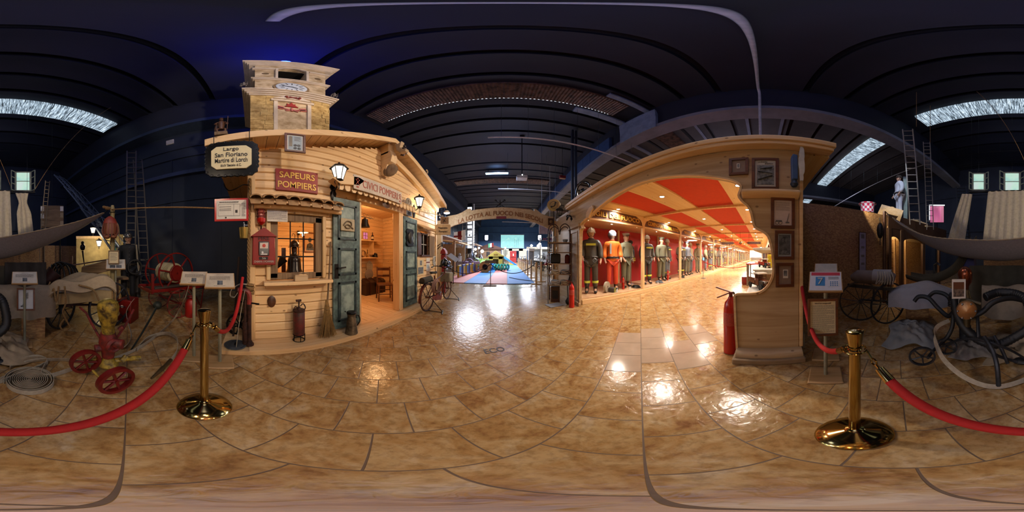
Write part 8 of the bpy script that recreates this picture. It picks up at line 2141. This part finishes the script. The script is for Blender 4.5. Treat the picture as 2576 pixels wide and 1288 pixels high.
for z in (.8, 1.15, 1.4): M().bx(1.3, 1.0, z, 1.7, 1.2, z+.02).out('shelf', DARKWOOD, sh)
lamp('POINT', (4.3, -3.6, 2.3), 24, '#ffdca0', .08); lamp('POINT', (4.2, -4.7, 2.3), 24, '#ffdca0', .08)
lamp('SPOT', (3.2, -2.2, 2.75), 40, '#fff2d8', .03, (3.5, -3.3, 2.3), 60, .3)
def lid(px, py, d, w, h, tilt, rz, label):
    t = T('tilted_board', label, 'board', P(px, py, d=d), face(px)+rz); q = M().bx(-w/2, -.015, -h/2, w/2, .015, h/2).bx(-.05, -.02, h/2-.02, .05, .02, h/2+.02).out('board', PINE, t, .004); q.rotation_euler = (tilt, .3, 0)
    M().cyl((0, .04, -t.location.z+2.55), (0, .04, -h*.2), .025).out('support', DARKWOOD, t); return t
lid(2240, 536, 5.15, .74, .55, -.5, 0, 'large tilted pine board above the shed roof, nearest the checkered drum')
lid(2315, 561, 6.4, .62, .3, -.9, .2, 'smaller tilted pine board on the shed roof before the rope ladders')
t = T('checkered_drum', 'red and white checkered flaring drum above the particle-board wall', 'drum', P(2182, 522, d=5.4))
m_, t_, b_ = newmat('checker'); tc = nd(t_, 'ShaderNodeTexCoord'); sx = nd(t_, 'ShaderNodeSeparateXYZ', {0: tc.outputs['Object']}); at = nd(t_, 'ShaderNodeMath', {0: sx.outputs[1], 1: sx.outputs[0]}, operation='ARCTAN2'); a2 = nd(t_, 'ShaderNodeMath', {0: at.outputs[0], 1: 18/(2*pi)}, operation='MULTIPLY'); z2 = nd(t_, 'ShaderNodeMath', {0: sx.outputs[2], 1: 11.5}, operation='MULTIPLY')
f1 = nd(t_, 'ShaderNodeMath', {0: a2.outputs[0]}, operation='FLOOR'); f2 = nd(t_, 'ShaderNodeMath', {0: z2.outputs[0]}, operation='FLOOR'); s_ = nd(t_, 'ShaderNodeMath', {0: f1.outputs[0], 1: f2.outputs[0]}, operation='ADD'); md = nd(t_, 'ShaderNodeMath', {0: s_.outputs[0], 1: 2.0}, operation='PINGPONG'); md.inputs[1].default_value = 1.0
c_ = ramp(t_, md.outputs[0], [(.4, '#d8d2d0'), (.6, '#c02c4a')]); t_.links.new(c_, b_.inputs['Base Color']); b_.inputs['Roughness'].default_value = .4
M().lathe([(.22, -.2), (.225, .0), (.24, .06), (.30, .12), (.29, .13), (.2, .06), (.2, -.2)], (0, 0, 0), 40).out('drum', m_, t); M().cyl((0, 0, -t.location.z), (0, 0, -.19), .04).cyl((0, 0, -.21), (0, 0, -.19), .22).out('stand', IRON, t)
lamp('SPOT', (3.2, -2.4, 3.6), 70, '#e8f0ff', .06, tuple(t.location), 40, .5)
# white-suited mannequin against its board
wm = figure('mannequin', 'white-suited mannequin with a dark helmet standing high behind the shed', P(2262, 552, d=5.6), face(2262)-1.2, plain('white_suit', '#c9ced8', .7, 0, .05, 8, .2), plain('white_suit', ''), WHITE, 'helmet', plain('brown_helmet', '#3c332e', .3), None, (.3, .1), True, .95)
t = T('green_board', 'pale green upright board beside the white-suited mannequin', 'board', P(2277, 510, d=5.7), face(2277)); t.location.z = 0; z0 = 2.55; M().bx(-.07, 0, z0, .08, .08, z0+1.75).out('board', plain('board_green', '#8fa39a', .6), t)
wl = Vector(wm.location); lamp('SPOT', (wl.x-1.4, wl.y+2.2, wl.z+2.6), 150, '#dfeaff', .06, (wl.x, wl.y, wl.z+.8), 34, .4)
# pink window
t = T('pink_window', 'bright pink curtained window standing before the back wall', 'window', P(2357, 539, d=8.0), face(2357))
M().bx(-.36, -.02, -.45, .36, .02, .45).out('frame', IRON, t)
m_, t_, b_ = newmat('pink_curtain'); n_ = nd(t_, 'ShaderNodeTexNoise', {'Vector': coords(t_, (9, 1, .8)), 'Scale': 1.0, 'Detail': 3.0}); c_ = ramp(t_, n_.outputs['Fac'], [(.3, '#8c0f4a'), (.6, '#d8347f'), (.75, '#e86aa0')]); t_.links.new(c_, b_.inputs['Emission Color']); b_.inputs['Emission Strength'].default_value = .45
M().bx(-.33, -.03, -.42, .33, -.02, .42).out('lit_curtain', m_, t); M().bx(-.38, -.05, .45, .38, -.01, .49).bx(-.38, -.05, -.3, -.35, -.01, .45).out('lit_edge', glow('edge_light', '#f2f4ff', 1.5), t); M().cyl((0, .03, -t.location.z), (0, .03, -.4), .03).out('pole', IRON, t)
# ---- pump frame with suction hoses
q = P(2440, 900, d=1.75); q.z = 0
pf = T('suction_pump', 'antique brass hand pump on a pipe frame with small spoked wheels', 'pump', q, 0)
def L(pts, d=None): return path(pts, d, None, pf.location)
M().tube(L([(2372, 868, 1.8), (2430, 852, 1.65), (2490, 862, 1.45), (2540, 880, 1.5), (2576, 900, 1.6)]), .014).tube(L([(2476, 848, 1.5), (2496, 880, 1.35), (2508, 920, 1.25), (2512, 970, 1.24)]), .022).tube(L([(2500, 845, 1.7), (2520, 880, 1.6), (2535, 914, 1.55)]), .02).tube(L([(2372, 860, 1.8), (2350, 880, 1.65), (2334, 900, 1.5)]), .018).tube(L([(2458, 780, 1.8), (2462, 850, 1.6)]), .02).tube(L([(2480, 865, 1.45), (2500, 890, 1.5), (2540, 905, 1.6), (5+2576, 915, 1.7)]), .018).out('pipe_frame', DKMETAL, pf)
for px, py, d_, r_ in ((2320, 897, 1.50, .125), (2381, 872, 1.86, .125)):
    c = P(px, py, d=d_)-q; m = M(); wheel(m, c, r_, (.7, -1, 0) if px < 2350 else (.3, -1, 0), .018, .02, 5, .008, .014, 26); m.out('wheel', DKMETAL, pf)
pc = P(2432, 775, d=1.75)-q; fn = Vector((sin(az(2432)), cos(az(2432)), 0))
M().lathe([(0, 0), (.105, 0), (.11, .015), (.10, .04), (.06, .06), (0, .07)], pc-fn*.06, 24, -fn).out('brass_face', plain('pump_brass', '#a8794a', .35, .5, .1, 8, .1), pf)
m = M()
for i in range(6): a = 2*pi*i/6; rt = Vector((fn.y, -fn.x, 0)); m.ball(pc-fn*.11+rt*.09*cos(a)+Vector((0, 0, .09*sin(a))), .013, 6)
m.out('bolt', STEEL, pf)
M().lathe([(.08, -.12), (.09, -.05), (.09, .07), (.05, .12), (.03, .2)], pc+fn*.04, 18).cyl(pc+Vector((0, 0, .1)), pc+Vector((.03, -.1, .12)), .03).tube([pc+fn*.02, pc+Vector((0, 0, -.3))], [.06, .03], 12).cyl(pc+Vector((0, 0, .1)), pc-Vector((.16, 0, -.06)), .022).out('pump_body', plain('aged_brass', '#5d5037', .4, .6, .2, 12, .1), pf)
def rib(pts, r, label, d=None, ribbed=True, mat=RUBBER, name='suction_hose'):
    o = P(pts[0][0], pts[0][1], d=(pts[0][2] if len(pts[0]) > 2 else d)); pp = path(pts, d, None, o, 10 if ribbed else 5)
    rs = [r*(1+.12*(i % 2)) if ribbed else r for i in range(len(pp))]
    t = M().tube(pp, rs, 12).out(name, mat, None, 0, o); tag(t, label, 'hose'); return t
rib([(2396, 770, 1.9), (2398, 745, 1.9), (2408, 790, 1.85), (2432, 830, 1.75), (2470, 858, 1.7), (2510, 866, 1.7), (2550, 850, 1.75), (2590, 820, 1.8), (2588, 775, 1.9), (2576, 750, 2.0), (2550, 738, 2.1), (2510, 736, 2.1), (2478, 748, 2.0)], .052, 'thick ribbed black suction hose looping beside the brass pump')
rib([(2300, 758, 2.2), (2312, 746, 2.2), (2336, 750, 2.15), (2360, 775, 2.1), (2385, 795, 2.0), (2402, 780, 1.95)], .03, 'smooth dark hose arching up at the left of the brass pump', ribbed=False)
rib([(2335, 748, 2.4), (2352, 735, 2.4), (2380, 742, 2.35), (2396, 765, 2.3), (2410, 790, 2.2)], .03, 'dark hose arching behind the first one toward the brass pump', ribbed=False)
rib([(2440, 797, 1.75), (2470, 785, 1.75), (2500, 760, 1.8), (2540, 750, 1.9), (2576, 757, 2.0), (2590, 770, 2.0)], .032, 'dark hose leaving the brass pump to the right', ribbed=False)
rib([(2398, 790, 1.9), (2396, 820, 1.85), (2385, 845, 1.8), (2372, 858, 1.8)], .026, 'dark hose dropping from the pump to the wheel frame', ribbed=False)
strap('canvas_strap', 'pale flat hose sweeping in a wide curve over the tiles before the pump', [(2388, 806, 1.9), (2360, 820, 1.8), (2351, 838, 1.72), (2354, 862, 1.62), (2370, 898, 1.48), (2400, 930, 1.36), (2440, 956, 1.27), (2490, 972, 1.22), (2540, 968, 1.25), (2600, 945, 1.38)], w=.05, up=(.3, -.6, .9))
t = T('picture_card', 'white card with a brown photograph tied to the brass pump', 'card', P(2412, 727, d=1.7), face(2412)+.1); M().bx(-.072, -.003, -.105, .072, 0, .105).out('card', PAPER, t); M().bx(-.058, -.005, -.085, .055, -.003, .075).out('photograph', plain('brown_photo', '#7d6a5c', .4, 0, .3, 30, 0, '#2f2a2a'), t); M().bx(-.058, -.006, .0, .055, -.005, .075).out('brown_upper_half', FRAMEWOOD, t); M().cyl((.0, .01, -.25), (0, .01, -.1), .004).out('wire', STEEL, t)
t = T('copper_dome', 'round copper air vessel behind the picture card', 'vessel', P(2428, 690, d=2.1)); M().ball((0, 0, .0), .095, 18, sz=1.1).lathe([(.095, 0), (.09, -.1), (.05, -.16), (.04, -t.location.z+.3)], (0, 0, 0), 18).out('vessel', plain('copper', '#8a4a30', .25, .8, .05), t); M().cyl((0, 0, -t.location.z), (0, 0, -t.location.z+.32), .08).out('stand', DKMETAL, t)
# dark hanging canvases and round trunk-like chute
def swag(u, v):
    p = smooth([P(2285, 700, d=3.7), P(2340, 708, d=3.5), P(2400, 680, d=3.3), P(2430, 640, d=3.4), P(2450, 610, d=3.8)], 8)
    i = u*(len(p)-1); k = min(int(i), len(p)-2); q = p[k].lerp(p[k+1], i-k); a = pi*(v-.1)*1.1
    r = .10+.14*u; return q+Vector((0, -r*cos(a), -r*sin(a)*1.1+.1))
t = M().grid(swag, 30, 12, .012).out('canvas_chute', plain('olive_canvas', '#4d4638', .9, 0, .1, 10, .3)); tag(t, 'dark olive canvas chute sweeping up behind the pale sheet', 'chute')
def back(px0, px1, py0, py1, d, label, mat, seed):
    def f(u, v):
        a = P(px0+(px1-px0)*u, py0, d=d).lerp(P(px0+(px1-px0)*u, py1, d=d-.25), v); return a+Vector((.0, .05*sin(14*u+seed), 0))
    t = M().grid(f, 30, 8, .012).out('dark_drape', mat); tag(t, label, 'drape'); return t
back(2440, 2576+12, 668, 792, 3.1, 'dark olive canvas hanging behind the suction hoses', MATS['olive_canvas'], 1)
back(2576+12, 2576+118, 660, 790, 3.0, 'dark grey-brown canvas hanging behind the leftmost lectern', plain('grey_brown_canvas', '#433c38', .9, 0, .1, 10, .3), 4)
t = T('violet_blue_box', 'small violet-blue box under the hammock', 'box', P(2440, 665, d=3.5)); M().bx(-.12, -.1, -.14, .12, .1, .14).out('body', plain('violet_box', '#2a2560', .5), t, .01); M().cyl((0, 0, -t.location.z), (0, 0, -.13), .03).out('stand', IRON, t)  # plain violet-blue body without emission
t = T('black_hanging_bag', 'black pouch hanging on the dark hammock post', 'bag', P(2214, 580, d=4.2)); M().ball((0, 0, 0), .09, 12, sz=2.4).tube([(0, 0, .2), (.03, 0, .35)], .01).tube([(0, 0, -.2), (0, 0, -.38)], .012).out('pouch', BLACK, t)
t = T('mannequin_arm_lamp', 'small grey machine tap behind the canvas chute', 'tap', P(2350, 668, d=4.3)); M().cyl((0, 0, -t.location.z), (0, 0, 0), .03).tube(smooth([(0, 0, 0), (-.1, 0, .06), (-.18, 0, 0)], 4), .03).out('tap', DKMETAL, t)
